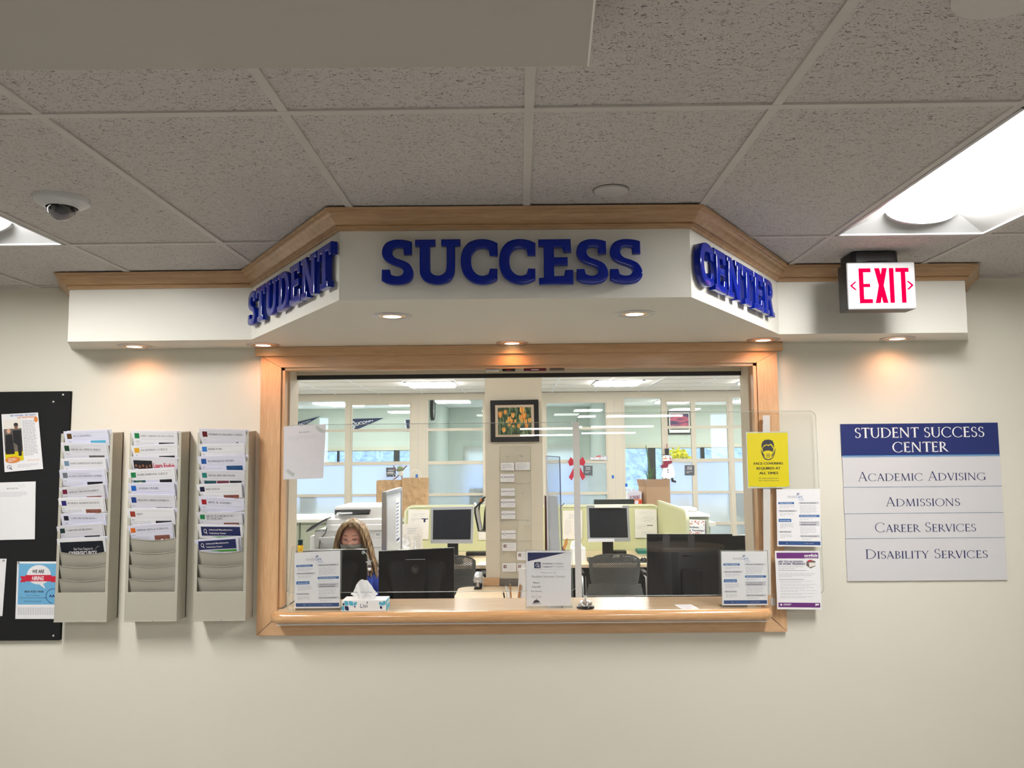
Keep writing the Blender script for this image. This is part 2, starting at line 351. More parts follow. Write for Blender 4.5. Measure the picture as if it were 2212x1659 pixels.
class Sheet:
    """a flat printed thing: u right 0..1, v down 0..1 on the quad tl,tr,br,bl; printing lies on top of the sheet in one mesh"""
    def __init__(s, tl, tr, br, bl, base='paper', th=.0012, back=None, lift=.0004, corner=0):
        s.c = [Vector(p) for p in (tl, tr, br, bl)]; s.n = (s.c[3]-s.c[0]).cross(s.c[1]-s.c[0]).normalized(); s.mb = MB(); s.l = 0; s.th = th; s.lift = lift
        s.w = ((s.c[1]-s.c[0]).length+(s.c[2]-s.c[3]).length)/2; s.h = ((s.c[3]-s.c[0]).length+(s.c[2]-s.c[1]).length)/2
        if corner:
            uv = []
            cu, cv = corner/s.w, corner/s.h
            for cx, cy, a0 in ((1-cu, cv, -90), (1-cu, 1-cv, 0), (cu, 1-cv, 90), (cu, cv, 180)):
                for i in range(7):
                    a = math.radians(a0+90*i/6); uv.append((cx+cu*math.cos(a), cy+cv*math.sin(a)))
            pts = [s.p(u, v, 0) for u, v in uv][::-1]
        else: pts = [s.c[0], s.c[3], s.c[2], s.c[1]]
        s.mb.prism([p-s.n*th for p in pts], s.n*th, back or base, base)
    def p(s, u, v, l):
        a, b, c, d = s.c
        return a*(1-u)*(1-v)+b*u*(1-v)+c*u*v+d*(1-u)*v+s.n*(l*s.lift)
    def poly(s, uv, m, l=1): s.mb.poly([s.p(u, v, l) for u, v in uv], m)
    def rect(s, u0, v0, u1, v1, m, l=1): s.poly([(u0, v0), (u0, v1), (u1, v1), (u1, v0)], m, l)
    def ell(s, u, v, ru, rv, m, l=1, n=24, a0=0, a1=360):
        s.poly([(u+ru*math.cos(math.radians(a0+(a1-a0)*i/n)), v+rv*math.sin(math.radians(a0+(a1-a0)*i/n))) for i in range(n)], m, l)
    def ring(s, u, v, ru, rv, t, m, l=1, n=24, a0=0, a1=360):
        pr = None
        for i in range(n+1):
            a = math.radians(a0+(a1-a0)*i/n); c = math.cos(a), math.sin(a)
            cur = ((u+ru*c[0], v+rv*c[1]), (u+ru*(1-t)*c[0], v+rv*(1-t)*c[1]))
            if pr: s.poly([pr[0], pr[1], cur[1], cur[0]], m, l)
            pr = cur
    def line(s, u0, v0, u1, v1, t, m, l=1):
        du, dv = (u1-u0)*s.w, (v1-v0)*s.h; k = math.hypot(du, dv) or 1; nu, nv = -dv/k*t/2/s.w, du/k*t/2/s.h
        s.poly([(u0+nu, v0+nv), (u1+nu, v1+nv), (u1-nu, v1-nv), (u0-nu, v0-nv)], m, l)
    def text(s, t, u, v, h, m='ink', wu=None, al='c', font='sans', bold=0, W=.11, T=.05, l=2, gap=.03, shear=0):
        """baseline at v, cap height h (fraction of sheet height), optional width wu (fraction of width)"""
        P_, w = sans(t, bold) if font == 'sans' else serif(t, W, T, gap)
        k = (wu/w) if wu else h*s.h/s.w
        u0 = u-(w*k/2 if al == 'c' else (w*k if al == 'r' else 0))
        for p in P_: s.poly([(u0+(x+y*shear)*k, v-y*h) for x, y in p], m, l)
    def lines(s, u0, u1, v0, n, dv, m='ink_light', t=.45, l=1, rag=.15):
        for i in range(n):
            e = u1-(u1-u0)*(random.random()*rag if i < n-1 else .2+random.random()*.5)
            x = u0
            while x < e:  # words
                x2 = min(e, x+random.uniform(.03, .1)); s.rect(x, v0+i*dv, x2, v0+i*dv+dv*t, m, l); x = x2+.012
    def build(s, name, parent=None, **k): return s.mb.build(name, parent, **k)
def PS(c, Y, **k):
    """sheet from four photo corners (tl,tr,br,bl) lying in the plane y=Y"""
    return Sheet(*[P(x, y, Y) for x, y in c], **k)
def copy_tree(o, parent=None):
    c = o.copy(); COL.objects.link(c); c.parent = parent
    for ch in [x for x in bpy.data.objects if x.parent == o]: copy_tree(ch, c)
    return c
# ================================================================ SETTING
ZC = 2.568            # ceiling height (tee faces)
GX0, GS = .033, .6096
GY0, GD = -.82, 1.2192
OX0, OX1, OZ0, OZ1 = -1.17, 1.17, .95, 2.19   # service opening
LX0, LX1, LY0 = -4.3, 4.3, -17.0
mb = MB(); y0, y1 = 0, .15
for x0, x1, z0, z1 in ((LX0, OX0, 0, 2.66), (OX1, LX1, 0, 2.66), (OX0, OX1, 0, OZ0), (OX0, OX1, OZ1, 2.66)): mb.box(x0, x1, y0, y1, z0, z1, 'wall_paint')
struct(mb, 'wall_front')
for nme, bx in (('wall_left', (LX0-.1, LX0, LY0, .15)), ('wall_right', (LX1, LX1+.1, LY0, .15)), ('wall_back', (LX0-.1, LX1+.1, LY0-.1, LY0))):
    mb = MB(); mb.box(*bx, 0, 2.66, 'wall_paint'); struct(mb, nme)
def tilemat():
    m, nt, out = newmat('floor_tile'); L = nt.links.new
    b = N(nt, 'ShaderNodeBsdfPrincipled', i_Roughness=.4); t = N(nt, 'ShaderNodeTexCoord'); br = N(nt, 'ShaderNodeTexBrick', i_Scale=1.0)
    br.offset = 0; br.inputs['Color1'].default_value = (.27, .26, .245, 1); br.inputs['Color2'].default_value = (.30, .29, .27, 1); br.inputs['Mortar'].default_value = (.25, .22, .2, 1)
    br.inputs['Brick Width'].default_value = .305; br.inputs['Row Height'].default_value = .305; br.inputs['Mortar Size'].default_value = .002
    L(t.outputs['Object'], br.inputs['Vector']); L(br.outputs[0], b.inputs['Base Color']); L(b.outputs[0], out.inputs[0])
tilemat()
mb = MB(); mb.box(LX0, LX1, LY0, .15, -.1, 0, 'floor_tile'); struct(mb, 'floor')
# lobby ceiling: tiles with two recessed troffers over the wall, and more further back
TROFF = [(-4, 0), (2, 0), (-4, 3), (2, 3)]         # (column, row) cells
def cellx(i): return GX0+i*GS
def celly(j): return GY0-j*GD
mb = MB(); ZT = ZC+.0045
rows = [(0.0, GY0)]+[(celly(j), celly(j+1)) for j in range(14)]
xs = [LX0]+[cellx(i) for i in range(-7, 8) if LX0 < cellx(i) < LX1]+[LX1]
troffcells = {(round(cellx(i), 3), round(celly(j), 3)) for i, j in TROFF}
for ya, yb in rows:
    yb = max(yb, LY0)
    for xa, xb in zip(xs[:-1], xs[1:]):
        if (round(xa, 3), round(ya, 3)) in troffcells: continue
        z = ZT+random.uniform(0, .002)
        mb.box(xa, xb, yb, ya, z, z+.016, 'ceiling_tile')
ceil = struct(mb, 'ceiling')
mb = MB()
for i in range(-7, 8):
    x = cellx(i)
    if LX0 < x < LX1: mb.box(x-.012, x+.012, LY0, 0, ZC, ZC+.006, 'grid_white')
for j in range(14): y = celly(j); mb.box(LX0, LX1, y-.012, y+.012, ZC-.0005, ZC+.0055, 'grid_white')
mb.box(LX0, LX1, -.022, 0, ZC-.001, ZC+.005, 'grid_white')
struct(mb, 'ceiling_grid', ceil)

EM('lamp_white', (1, .985, .955), 55.0); EM('lamp_office', (1, .985, .96), 38.0); EM('lamp_fill', (1, .985, .96), 9.0); EM('strip_lamp', (1, .985, .96), 22.0)
C('troffer_white', (.48, .48, .48), .35, amt=.01)
def troffer(x0, x1, y0, y1, label, group, lamp='lamp_white', mt='troffer_white'):
    xc, yc = (x0+x1)/2, (y0+y1)/2
    t = thing('ceiling_light', (xc, yc, ZC), label, 'ceiling light', group)
    a, b, c, d = x0+.014, x1-.014, y0+.014, y1-.014; h = ZC+.085; k = (x1-x0)*.34
    mb = MB(); lo = [(a, c, ZC+.002), (b, c, ZC+.002), (b, d, ZC+.002), (a, d, ZC+.002)]; hi = [(xc-.08, c+.13, h), (xc+.08, c+.13, h), (xc+.08, d-.13, h), (xc-.08, d-.13, h)]
    for i in range(4): j = (i+1) % 4; mb.poly([lo[i], lo[j], hi[j], hi[i]], mt)
    mb.poly(hi, mt); mb.build('reflector', t, weld=True, solid=.002)
    mb = MB()
    for q in ((a-.004, b+.004, c-.004, c+.008), (a-.004, b+.004, d-.008, d+.004), (a-.004, a+.008, c, d), (b-.008, b+.004, c, d)): mb.box(*q, ZC-.003, ZC+.004, mt)
    mb.build('frame', t)
    mb = MB(); r = .135; y_a, y_b = c+.10, d-.10
    pts = [(xc+r*math.cos(math.radians(q)), ZC+.075+.055*math.sin(math.radians(q))) for q in range(180, 361, 12)]
    for (xa, za), (xb, zb) in zip(pts[:-1], pts[1:]): mb.poly([(xa, y_a, za), (xb, y_a, zb), (xb, y_b, zb), (xa, y_b, za)], lamp)
    mb.build('lens', t, smooth=60, weld=True)
    for n_, yy, s in (('end_plate', y_a, -1), ('end_plate', y_b, 1)):
        mb = MB(); R_ = 1.05
        p2 = [(xc+(x-xc)*R_, yy, z-.004) for x, z in pts]
        mb.prism(p2, (0, s*.018, 0), mt); mb.build(n_, t)
    return t
LBL = {(-4, 0): 'recessed fluorescent ceiling light cut by the left edge, near the dome camera', (2, 0): 'large bright recessed ceiling light at upper right above the exit sign'}
for i, j in TROFF:
    l = LBL.get((i, j), 'recessed ceiling light behind the viewer, %s side of the lobby' % ('left' if i < 0 else 'right'))
    troffer(cellx(i), cellx(i+1), celly(j+1), celly(j), l, 'recessed lights in the lobby ceiling')
# surface strips further down the lobby (they mirror in the clear shields)
for x, side in ((.62, 'middle'), (2.0, 'right')):
    for y, wh in ((-7.3, 'nearest'), (-8.9, 'second'), (-11.7, 'third'), (-14.1, 'farthest')):
        t = thing('strip_light', (x, y, ZC), f'slim white strip light on the lobby ceiling behind the viewer, {wh} of the {side} run', 'ceiling light', 'strip lights down the lobby ceiling')
        mb = MB(); mb.box(x-.61, x+.61, y-.06, y+.06, ZC-.02, ZC, 'troffer_white'); mb.build('housing', t, bevel=.002)
        mb = MB(); mb.prism([(x-.60, y-.045, ZC-.02), (x-.60, y-.03, ZC-.05), (x-.60, y+.03, ZC-.05), (x-.60, y+.045, ZC-.02)], (1.2, 0, 0), 'strip_lamp'); mb.build('lens', t)

# soffit over the opening
SOF = [(-2.235, 0), (-2.095, -.285), (-1.235, -.29), (-.622, -1.215), (.606, -1.20), (1.205, -.285), (2.08, -.27), (2.232, 0)]
ZS = 2.256
mb = MB(); mb.prism([(x, y, ZS) for x, y in SOF], (0, 0, ZC-ZS+.03), 'soffit_paint')
sof = struct(mb, 'wall_soffit')
# crown moulding
PROF = [(0, 2.500), (.009, 2.500), (.011, 2.508), (.016, 2.510), (.017, 2.514), (.013, 2.517), (.020, 2.521), (.027, 2.527), (.034, 2.535), (.041, 2.545), (.051, 2.552), (.053, 2.556), (.060, 2.557), (.064, 2.567), (0, 2.567)]
def sweep(path, prof, m, closed_end=True):
    mb = MB(); K = len(path); n = len(prof); rings = []
    for i, (x, y) in enumerate(path):
        p = Vector((x, y)); a = (p-Vector(path[i-1])).normalized() if i else None; b = (Vector(path[i+1])-p).normalized() if i < K-1 else None
        if a is None: a = b
        if b is None: b = a
        na = Vector((a.y, -a.x)); nb = Vector((b.y, -b.x)); mm = (na+nb).normalized(); k = 1/max(.3, mm.dot(na))
        rings.append([(x+mm.x*o_*k, y+mm.y*o_*k, z) for o_, z in prof])
    for i in range(K-1):
        for j in range(n-1):
            mb.poly([rings[i][j], rings[i][j+1], rings[i+1][j+1], rings[i+1][j]], m)
    mb.poly(rings[0], m); mb.poly(rings[-1][::-1], m)
    return mb
for a, b in zip(SOF[:-1], SOF[1:]): pass
cr_ = sweep(SOF, PROF, 'crown_x'); struct(cr_, 'trim_1', smooth=25)
# casing round the opening, mitred boards
T2 = struct((lambda q: (q.prism([(-1.275, -.022, .855), (1.275, -.022, .855), (1.17, -.022, .95), (-1.17, -.022, .95)], (0, .022, 0), 'maple_x'), q)[1])(MB()), 'trim_2')
mb = MB(); mb.prism([(-1.275, -.022, 2.21), (-1.175, -.022, 2.154), (1.175, -.022, 2.154), (1.275, -.022, 2.21)], (0, .022, 0), 'maple_x'); mb.build('head_casing', T2, bevel=.0015)
for s in (-1, 1):
    mb = MB(); mb.prism([(s*1.276, -.022, .856), (s*1.176, -.022, .95), (s*1.176, -.022, 2.153), (s*1.276, -.022, 2.209)], (0, .022, 0), 'maple_z'); mb.build('side_casing', T2, bevel=.0015)
    mb = MB(); mb.box(*sorted((s*1.176, s*1.158)), -.012, .05, .985, 2.153, 'maple_z'); mb.build('inner_stop', T2, bevel=.001)
    mb = MB(); mb.box(*sorted((s*1.172, s*1.150)), .05, .20, .985, 2.154, 'office_paint'); mb.build('jamb', T2)
mb = MB(); mb.box(-1.302, 1.302, -.036, 0, 2.21, ZS-.001, 'maple_x'); mb.build('head_cap', T2, bevel=.002)
mb = MB(); mb.box(-1.176, 1.176, -.012, .05, 2.140, 2.158, 'maple_x'); mb.build('head_stop', T2)
mb = MB(); mb.box(-1.172, 1.172, .05, .20, 2.150, 2.19, 'office_paint'); mb.box(-1.15, 1.15, .17, .20, 2.132, 2.15, 'office_paint'); mb.build('head_jamb', T2)
mb = MB(); mb.box(-1.15, 1.15, .17, .20, 2.111, 2.132, 'black'); mb.build('shutter_slot', T2)
# counter ledge
t = thing('counter_ledge', (0, .05, .95), 'light wood counter ledge with a glossy rounded front edge, through the service opening', 'counter')
mb = MB(); mb.box(-1.148, 1.148, -.024, .225, .952, .981, 'counter_top'); mb.box(-1.165, 1.165, -.108, -.024, .952, .981, 'counter_top'); mb.build('top', t)
mb = MB(); path = [(-1.165, -.03, .955), (-1.175, -.06, .955), (-1.165, -.095, .955), (-1.13, -.112, .955)]
n = 14; K = []
def bull(px_, py_, dx, dy, r=.027):  # ring perpendicular to direction
    return [(px_+dy*r*math.cos(q)*.9, py_-dx*r*math.cos(q)*.9, .956+r*math.sin(q)) for q in [2*math.pi*i/n for i in range(n)]]
cen = [(-1.165, -.03, 0, -1), (-1.165, -.085, 0, -1), (-1.158, -.102, .5, -.86), (-1.143, -.110, .86, -.4), (-1.12, -.112, 1, 0), (1.12, -.112, 1, 0), (1.143, -.110, .86, .4), (1.158, -.102, .5, .86), (1.165, -.085, 0, 1), (1.165, -.03, 0, 1)]
rg = [bull(*c) for c in cen]
for a, b in zip(rg[:-1], rg[1:]):
    for i in range(n): j = (i+1) % n; mb.poly([a[i], a[j], b[j], b[i]], 'bullnose_wood')
mb.poly(rg[0], 'bullnose_wood'); mb.poly(rg[-1], 'bullnose_wood')
mb.build('bullnose', t, weld=True, smooth=60)
mb = MB(); mb.box(-1.15, 1.15, -.115, -.022, .922, .928, 'paper_warm'); mb.build('underside_strip', t)

# ---------------------------------------------------------------- recessed downlights
EM('can_bulb', (1, .82, .60), 3.5); C('can_reflector', (.90, .62, .36), .25, .3)
CANS = [(-.488, -.89, 'left of the front pair under SUCCESS'), (.453, -.883, 'right of the front pair under SUCCESS'), (-1.864, -.115, 'above the brochure racks, far left end'), (-1.237, -.115, 'over the left corner of the wood frame'), (-.03, -.09, 'over the middle of the wood frame head'), (1.186, -.105, 'over the right corner of the wood frame'), (1.832, -.105, 'under the right wing below the exit sign')]
for x, y, l in CANS:
    t = thing('downlight', (x, y, ZS), 'small round warm downlight in the soffit, '+l, 'downlight', 'round downlights in the soffit')
    mb = MB(); mb.lathe((x, y, ZS-.006), [(.053, .006), (.056, .0015), (.066, 0), (.078, .003), (.079, .006)], 32, 'steel', cap=False); mb.build('trim_ring', t, smooth=50)
    mb = MB(); mb.lathe((x, y, ZS-.0045), [(.036, .0), (.053, .002), (.053, .0045), (.036, .0045)], 28, 'can_reflector', cap=False); mb.build('reflector', t, smooth=50)
    mb = MB(); mb.lathe((x, y, ZS-.0055), [(.0, 0), (.02, .0002), (.036, .0014), (.036, .005)], 24, 'can_bulb', cap=False); mb.build('bulb', t, smooth=50)
    l = bpy.data.lights.new('downlight_beam', 'SPOT'); l.energy = CAN_W*(3.3 if y > -.5 else 1.2); l.color = (1, .37, .13); l.spot_size = math.radians(164); l.spot_blend = 1; l.shadow_soft_size = .03
    lo_ = bpy.data.objects.new('downlight_beam', l); COL.objects.link(lo_); lo_.location = (x, y, ZS-.012)

# ---------------------------------------------------------------- big blue letters
m_, nt_, out_ = newmat('letter_blue'); b_ = N(nt_, 'ShaderNodeBsdfPrincipled', i_Roughness=.16); b_.inputs['Specular IOR Level'].default_value = .1; b_.inputs['Coat Weight'].default_value = .45; b_.inputs['Coat Roughness'].default_value = .03
nt_.links.new(noisy(nt_, (.002, .014, .27), 8, .03), b_.inputs['Base Color']); nt_.links.new(b_.outputs[0], out_.inputs[0])
def crv(pts, closed_sharp=(), n=5):
    """closed outline; points with a third item are corners, runs of others are smoothed"""
    K = len(pts); out = []
    for i in range(K):
        p0, p1, p2, p3 = pts[i-1], pts[i], pts[(i+1) % K], pts[(i+2) % K]
        c1, c2 = len(p1) > 2, len(p2) > 2
        out.append(p1[:2])
        if c1 and c2: continue
        a0 = p1 if c1 else p0; a3 = p2 if c2 else p3
        for k in range(1, n):
            t = k/n; f = lambda i_: .5*((2*p1[i_])+(-a0[i_]+p2[i_])*t+(2*a0[i_]-5*p1[i_]+4*p2[i_]-a3[i_])*t*t+(-a0[i_]+3*p1[i_]-3*p2[i_]+a3[i_])*t**3)
            out.append((f(0), f(1)))
    return out
def nrm(pts, x0, y1, h): return [((p[0]-x0)/h, (y1-p[1])/h)+tuple(p[2:]) for p in pts]
q = 1
LET = {
 'S': ([nrm([(1362, 352, q), (1362, 447, q), (1306, 447, q), (1303, 400, q), (1270, 391), (1232, 394), (1208, 415), (1207, 448), (1235, 480), (1290, 500), (1345, 530), (1374, 585), (1370, 635), (1337, 670), (1285, 685), (1225, 686), (1170, 677), (1128, 655, q), (1130, 572, q), (1187, 572, q), (1197, 612, q), (1237, 625), (1280, 620), (1302, 595), (1296, 565), (1262, 545), (1200, 522), (1150, 488), (1131, 445), (1137, 395), (1165, 357), (1215, 337), (1270, 334), (1325, 341)], 1128, 686, 352)], .705),
 'U': ([nrm([(1393, 335, q), (1548, 335, q), (1548, 380, q), (1506, 382, q), (1506, 540), (1514, 595), (1560, 622), (1612, 610), (1641, 560), (1642, 382, q), (1600, 380, q), (1600, 335, q), (1745, 335, q), (1745, 380, q), (1702, 382, q), (1702, 540), (1693, 620), (1650, 668), (1570, 686), (1485, 670), (1438, 620), (1430, 540), (1430, 382, q), (1393, 380, q)], 1393, 686, 351)], 1.0),
 'C': ([nrm([(2043, 365, q), (2043, 460, q), (1985, 458, q), (1978, 410, q), (1935, 398), (1880, 408), (1842, 450), (1832, 510), (1844, 570), (1882, 612), (1930, 625), (1975, 612, q), (1988, 568, q), (2040, 570, q), (2040, 655, q), (1985, 680), (1915, 686), (1845, 668), (1788, 622), (1760, 555), (1757, 480), (1775, 410), (1820, 357), (1880, 335), (1945, 333), (2000, 345)], 1757, 686, 352)], .815),
 'E': ([nrm([(238, 332, q), (490, 332, q), (494, 430, q), (440, 430, q), (430, 390, q), (355, 390, q), (355, 477, q), (465, 477, q), (465, 535, q), (355, 535, q), (355, 627, q), (440, 625, q), (450, 578, q), (508, 578, q), (508, 684, q), (240, 684, q), (240, 640, q), (280, 638, q), (280, 382, q), (240, 380, q)], 238, 684, 352)], .77),
 'T': ([[(x, y, q) for x, y in ((0, 1), (.86, 1), (.86, .72), (.73, .72), (.69, .85), (.54, .85), (.54, .13), (.67, .13), (.67, 0), (.19, 0), (.19, .13), (.32, .13), (.32, .85), (.17, .85), (.13, .72), (0, .72))]], .86),
 'N': ([[(x, y, q) for x, y in ((0, 1), (.33, 1), (.72, .38), (.72, .87), (.60, .87), (.60, 1), (1.04, 1), (1.04, .87), (.93, .87), (.93, 0), (.70, 0), (.31, .62), (.31, .13), (.43, .13), (.43, 0), (0, 0), (0, .13), (.11, .13), (.11, .87), (0, .87))]], 1.04),
 'D': ([[(0, 1, q), (.42, 1, q), (.66, .95), (.84, .78), (.90, .5), (.84, .22), (.66, .05), (.42, 0, q), (0, 0, q), (0, .13, q), (.11, .13, q), (.11, .87, q), (0, .87, q)], [(.33, .85, q), (.33, .15, q), (.45, .16), (.61, .27), (.67, .5), (.61, .73), (.45, .84)]], .90),
 'R': ([[(0, 1, q), (.52, 1, q), (.70, .95), (.80, .73), (.74, .55), (.64, .47, q), (.80, .13, q), (.92, .13, q), (.92, 0, q), (.66, 0, q), (.45, .41, q), (.32, .41, q), (.32, .13, q), (.44, .13, q), (.44, 0, q), (0, 0, q), (0, .13, q), (.11, .13, q), (.11, .87, q), (0, .87, q)], [(.32, .86, q), (.32, .55, q), (.47, .55), (.58, .62), (.58, .78), (.47, .86)]], .92)}
def letter_mesh(ch):
    outs, wd = LET[ch]
    c = bpy.data.curves.new('l', 'CURVE'); c.dimensions = '2D'; c.fill_mode = 'BOTH'; c.extrude = .085; c.bevel_depth = .04; c.bevel_resolution = 3
    c.offset = -.03
    for o_ in outs:
        pts = crv(o_); sp = c.splines.new('POLY'); sp.points.add(len(pts)-1); sp.use_cyclic_u = True
        for i, p in enumerate(pts): sp.points[i].co = (p[0], p[1], 0, 1)
    ob = bpy.data.objects.new('l', c); me = bpy.data.meshes.new_from_object(ob); bpy.data.objects.remove(ob)
    me.materials.clear(); me.materials.append(MATS['letter_blue'])
    bm = bmesh.new(); bm.from_mesh(me); bmesh.ops.remove_doubles(bm, verts=bm.verts, dist=1e-4); bmesh.ops.recalc_face_normals(bm, faces=bm.faces); bm.to_mesh(me); bm.free()
    me.polygons.foreach_set('use_smooth', [True]*len(me.polygons)); me.set_sharp_from_angle(angle=math.radians(22))
    return me, wd
LM = {c: letter_mesh(c) for c in 'SUCETNDR'}
def place_letter(ch, origin, ux, height, width, normal, label, group):
    me, wd = LM[ch]; o_ = bpy.data.objects.new('wall_letter', me); COL.objects.link(o_)
    ux = Vector(ux).normalized(); nz = Vector(normal).normalized(); uy = Vector((0, 0, 1)); M = Matrix.Identity(4)
    sx_, sy_, sz_ = width/wd, height, .11
    for i in range(3): M[i][0] = ux[i]*sx_; M[i][1] = uy[i]*sy_; M[i][2] = nz[i]*sz_; M[i][3] = origin[i]
    o_.matrix_world = M; tag(o_, label, 'letter', group)
YF = -1.215
spans = [('S', 826, 893), ('U', 898, 994), ('C', 997, 1075), ('C', 1080, 1157), ('E', 1164.5, 1238), ('S', 1246, 1313), ('S', 1318.5, 1387)]
ords = ['first', 'second', 'third', 'fourth', 'fifth', 'sixth', 'last']
for k, (ch, xa, xb) in enumerate(spans):
    yb_ = 615.5-(xa-826)/561*1.5; a = P(xa, yb_, YF-.022); b = P(xb, yb_, YF-.022); tp = P(xa, yb_-95, YF-.022)
    place_letter(ch, a, (1, 0, 0), tp.z-a.z, b.x-a.x, (0, -1, 0), f'glossy raised blue letter {ch}, {ords[k]} letter of SUCCESS on the middle of the soffit', 'raised letters of SUCCESS')
def on_face(x, y, A, B, off=.022):
    A = Vector((*A, 0)); B = Vector((*B, 0)); d = (B-A).normalized(); n_ = Vector((d.y, -d.x, 0)); A = A+n_*off
    r = ray(x, y); t_ = (A-CAM).dot(n_)/r.dot(n_); return CAM+r*t_, d, n_
for word, (A, B), (xl, yl), (xr, yr), hl in (('STUDENT', (SOF[2], SOF[3]), (541, 704), (721, 628), None), ('CENTER', (SOF[4], SOF[5]), (1508, 627), (1668, 688), None)):
    a, d, n_ = on_face(xl, yl, A, B); b, _, _ = on_face(xr, yr, A, B); L_ = (b-a).length
    dxy = Vector((d.x, d.y, 0)).normalized()
    tot = sum(LM[c][1] for c in word); gap = .075; sc = L_/(tot+gap*(len(word)-1)); x_ = 0; zb = 2.300
    for k, ch in enumerate(word):
        wdt = LM[ch][1]*sc; place_letter(ch, Vector((a.x, a.y, 2.306))+dxy*x_, dxy, .152, wdt, n_,
            f'glossy raised blue letter {ch}, {ords[k] if k < len(word)-1 else "last"} letter of {word} on the {"left" if word[0]=="S" else "right"} angled soffit face', f'raised letters of {word}')
        x_ += wdt+gap*sc

# ---------------------------------------------------------------- exit sign
C('exit_black', (.02, .02, .02), .45); C('brushed', (.55, .55, .56), .45, .25); EM('exit_red', (1, .0, .045), 1.6)
YE = -.60; a = P(1828.5, 567, YE); b = P(1976, 567, YE); c_ = P(1976, 667, YE); x0, x1, z1, z0 = a.x, b.x, a.z, c_.z
t = thing('exit_sign', ((x0+x1)/2, YE+.04, z0), 'double-arrow EXIT sign with red lit letters on a brushed metal face, hung from the ceiling', 'exit sign')
mb = MB(); mb.box(x0+.001, x1-.001, YE+.012, YE+.10, z0+.001, z1-.001, 'exit_black'); mb.build('housing', t, bevel=.003)
mb = MB(); mb.box(x0, x1, YE, YE+.0125, z0, z1, 'brushed'); mb.build('face_plate', t, bevel=.008, seg=3)
mb = MB(); W_, H_ = x1-x0, z1-z0
def ep(pts, mat='exit_red'): mb.prism([(x0+u*W_, YE-.0008, z1-v*H_) for u, v in pts], (0, .001, 0), mat)
def er(u0, v0, u1, v1): ep([(u0, v0), (u1, v0), (u1, v1), (u0, v1)])
er(.17, .13, .235, .87); er(.17, .13, .345, .215); er(.17, .46, .33, .53); er(.17, .785, .36, .87)
ep([(.40, .13), (.472, .13), (.585, .87), (.513, .87)]); ep([(.513, .13), (.585, .13), (.472, .87), (.40, .87)])
er(.615, .13, .68, .87); er(.785, .13, .85, .87); er(.71, .13, .90, .215)
for s, u in ((-1, .035), (1, .965)): ep([(u, .50), (u-s*.07, .41), (u-s*.10, .41), (u-s*.035, .50), (u-s*.10, .59), (u-s*.07, .59)])
mb.build('letters', t)
mb = MB(); xc = (x0+x1)/2; mb.box(xc-.045, xc+.045, YE+.03, YE+.08, z1-.001, z1+.012, 'exit_black'); mb.build('neck', t)
mb = MB(); ax, ay = xc-.005, YE+.10
mb.prism([(ax-.10, ay-.05, z1+.008), (ax-.085, ay-.07, z1+.008), (ax+.085, ay-.07, z1+.008), (ax+.10, ay-.05, z1+.008), (ax+.10, ay+.06, z1+.008), (ax-.10, ay+.06, z1+.008)], (0, 0, max(.01, ZC-z1-.009)), 'exit_black'); mb.build('canopy', t, bevel=.003)

# ---------------------------------------------------------------- dome camera and ceiling discs
C('camera_white', (.62, .63, .64), .35); acrylic('dome_clear', (.55, .55, .6), 1.3)
cx, cy = -1.505, -1.385
t = thing('dome_camera', (cx, cy, ZC), 'white dome security camera with a dark lens bubble, on the ceiling at upper left', 'security camera')
mb = MB(); mb.lathe((cx, cy, ZC-.026), [(.048, .0), (.052, -.001), (.062, .004), (.074, .012), (.078, .013), (.083, .018), (.0845, .034)], 40, 'camera_white', cap=False); mb.build('base', t, smooth=40)
mb = MB(); mb.lathe((cx, cy, ZC-.022), [(.0, -.046), (.015, -.044), (.028, -.037), (.039, -.023), (.044, -.008), (.044, .01)], 32, 'dome_clear', cap=False); mb.build('bubble', t, smooth=80)
mb = MB(); mb.ball((cx, cy, ZC-.014), (.034, .034, .034), 'black_gloss'); mb.cyl((cx, cy-.02, ZC-.03), (cx+.006, cy-.037, ZC-.038), .012, n=20, m='black_gloss'); mb.build('lens_unit', t, smooth=60)
mb = MB(); mb.lathe((.308, -1.405, ZC-.003), [(.0, 0), (.05, .0), (.056, .002), (.057, .012)], 36, 'grid_white', cap=False); mb.lathe((.308, -1.405, ZC+.004), [(.059, .0), (.059, .003)], 36, 'black', cap=False)
tag(mb.build('cover_plate', None, smooth=50), 'small flat round cover plate in the ceiling tile above SUCCESS', 'cover plate')
p_ = Pz(2185, -22, ZC); mb = MB(); mb.lathe((p_.x, p_.y, ZC-.004), [(0, 0), (.082, 0), (.10, .003), (.102, .012)], 40, 'grid_white', cap=False)
tag(mb.build('ceiling_speaker', None, smooth=50), 'round white ceiling disc cut off by the top right corner of the photo', 'ceiling speaker')

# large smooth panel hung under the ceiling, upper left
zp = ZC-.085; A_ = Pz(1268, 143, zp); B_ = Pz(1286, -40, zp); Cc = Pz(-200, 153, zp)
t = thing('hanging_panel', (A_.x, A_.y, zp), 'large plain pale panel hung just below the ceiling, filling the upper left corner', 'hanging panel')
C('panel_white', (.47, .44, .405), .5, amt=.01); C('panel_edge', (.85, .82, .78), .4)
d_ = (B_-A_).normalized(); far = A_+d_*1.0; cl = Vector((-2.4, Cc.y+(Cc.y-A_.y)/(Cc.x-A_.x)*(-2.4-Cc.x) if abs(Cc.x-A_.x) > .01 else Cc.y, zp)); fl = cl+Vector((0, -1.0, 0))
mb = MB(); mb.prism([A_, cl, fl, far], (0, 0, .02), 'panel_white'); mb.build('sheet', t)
mb = MB(); e = Vector((.004, 0, 0)); mb.prism([A_, A_+e, far+e, far], (0, 0, .022), 'panel_edge'); mb.build('edge_strip', t)
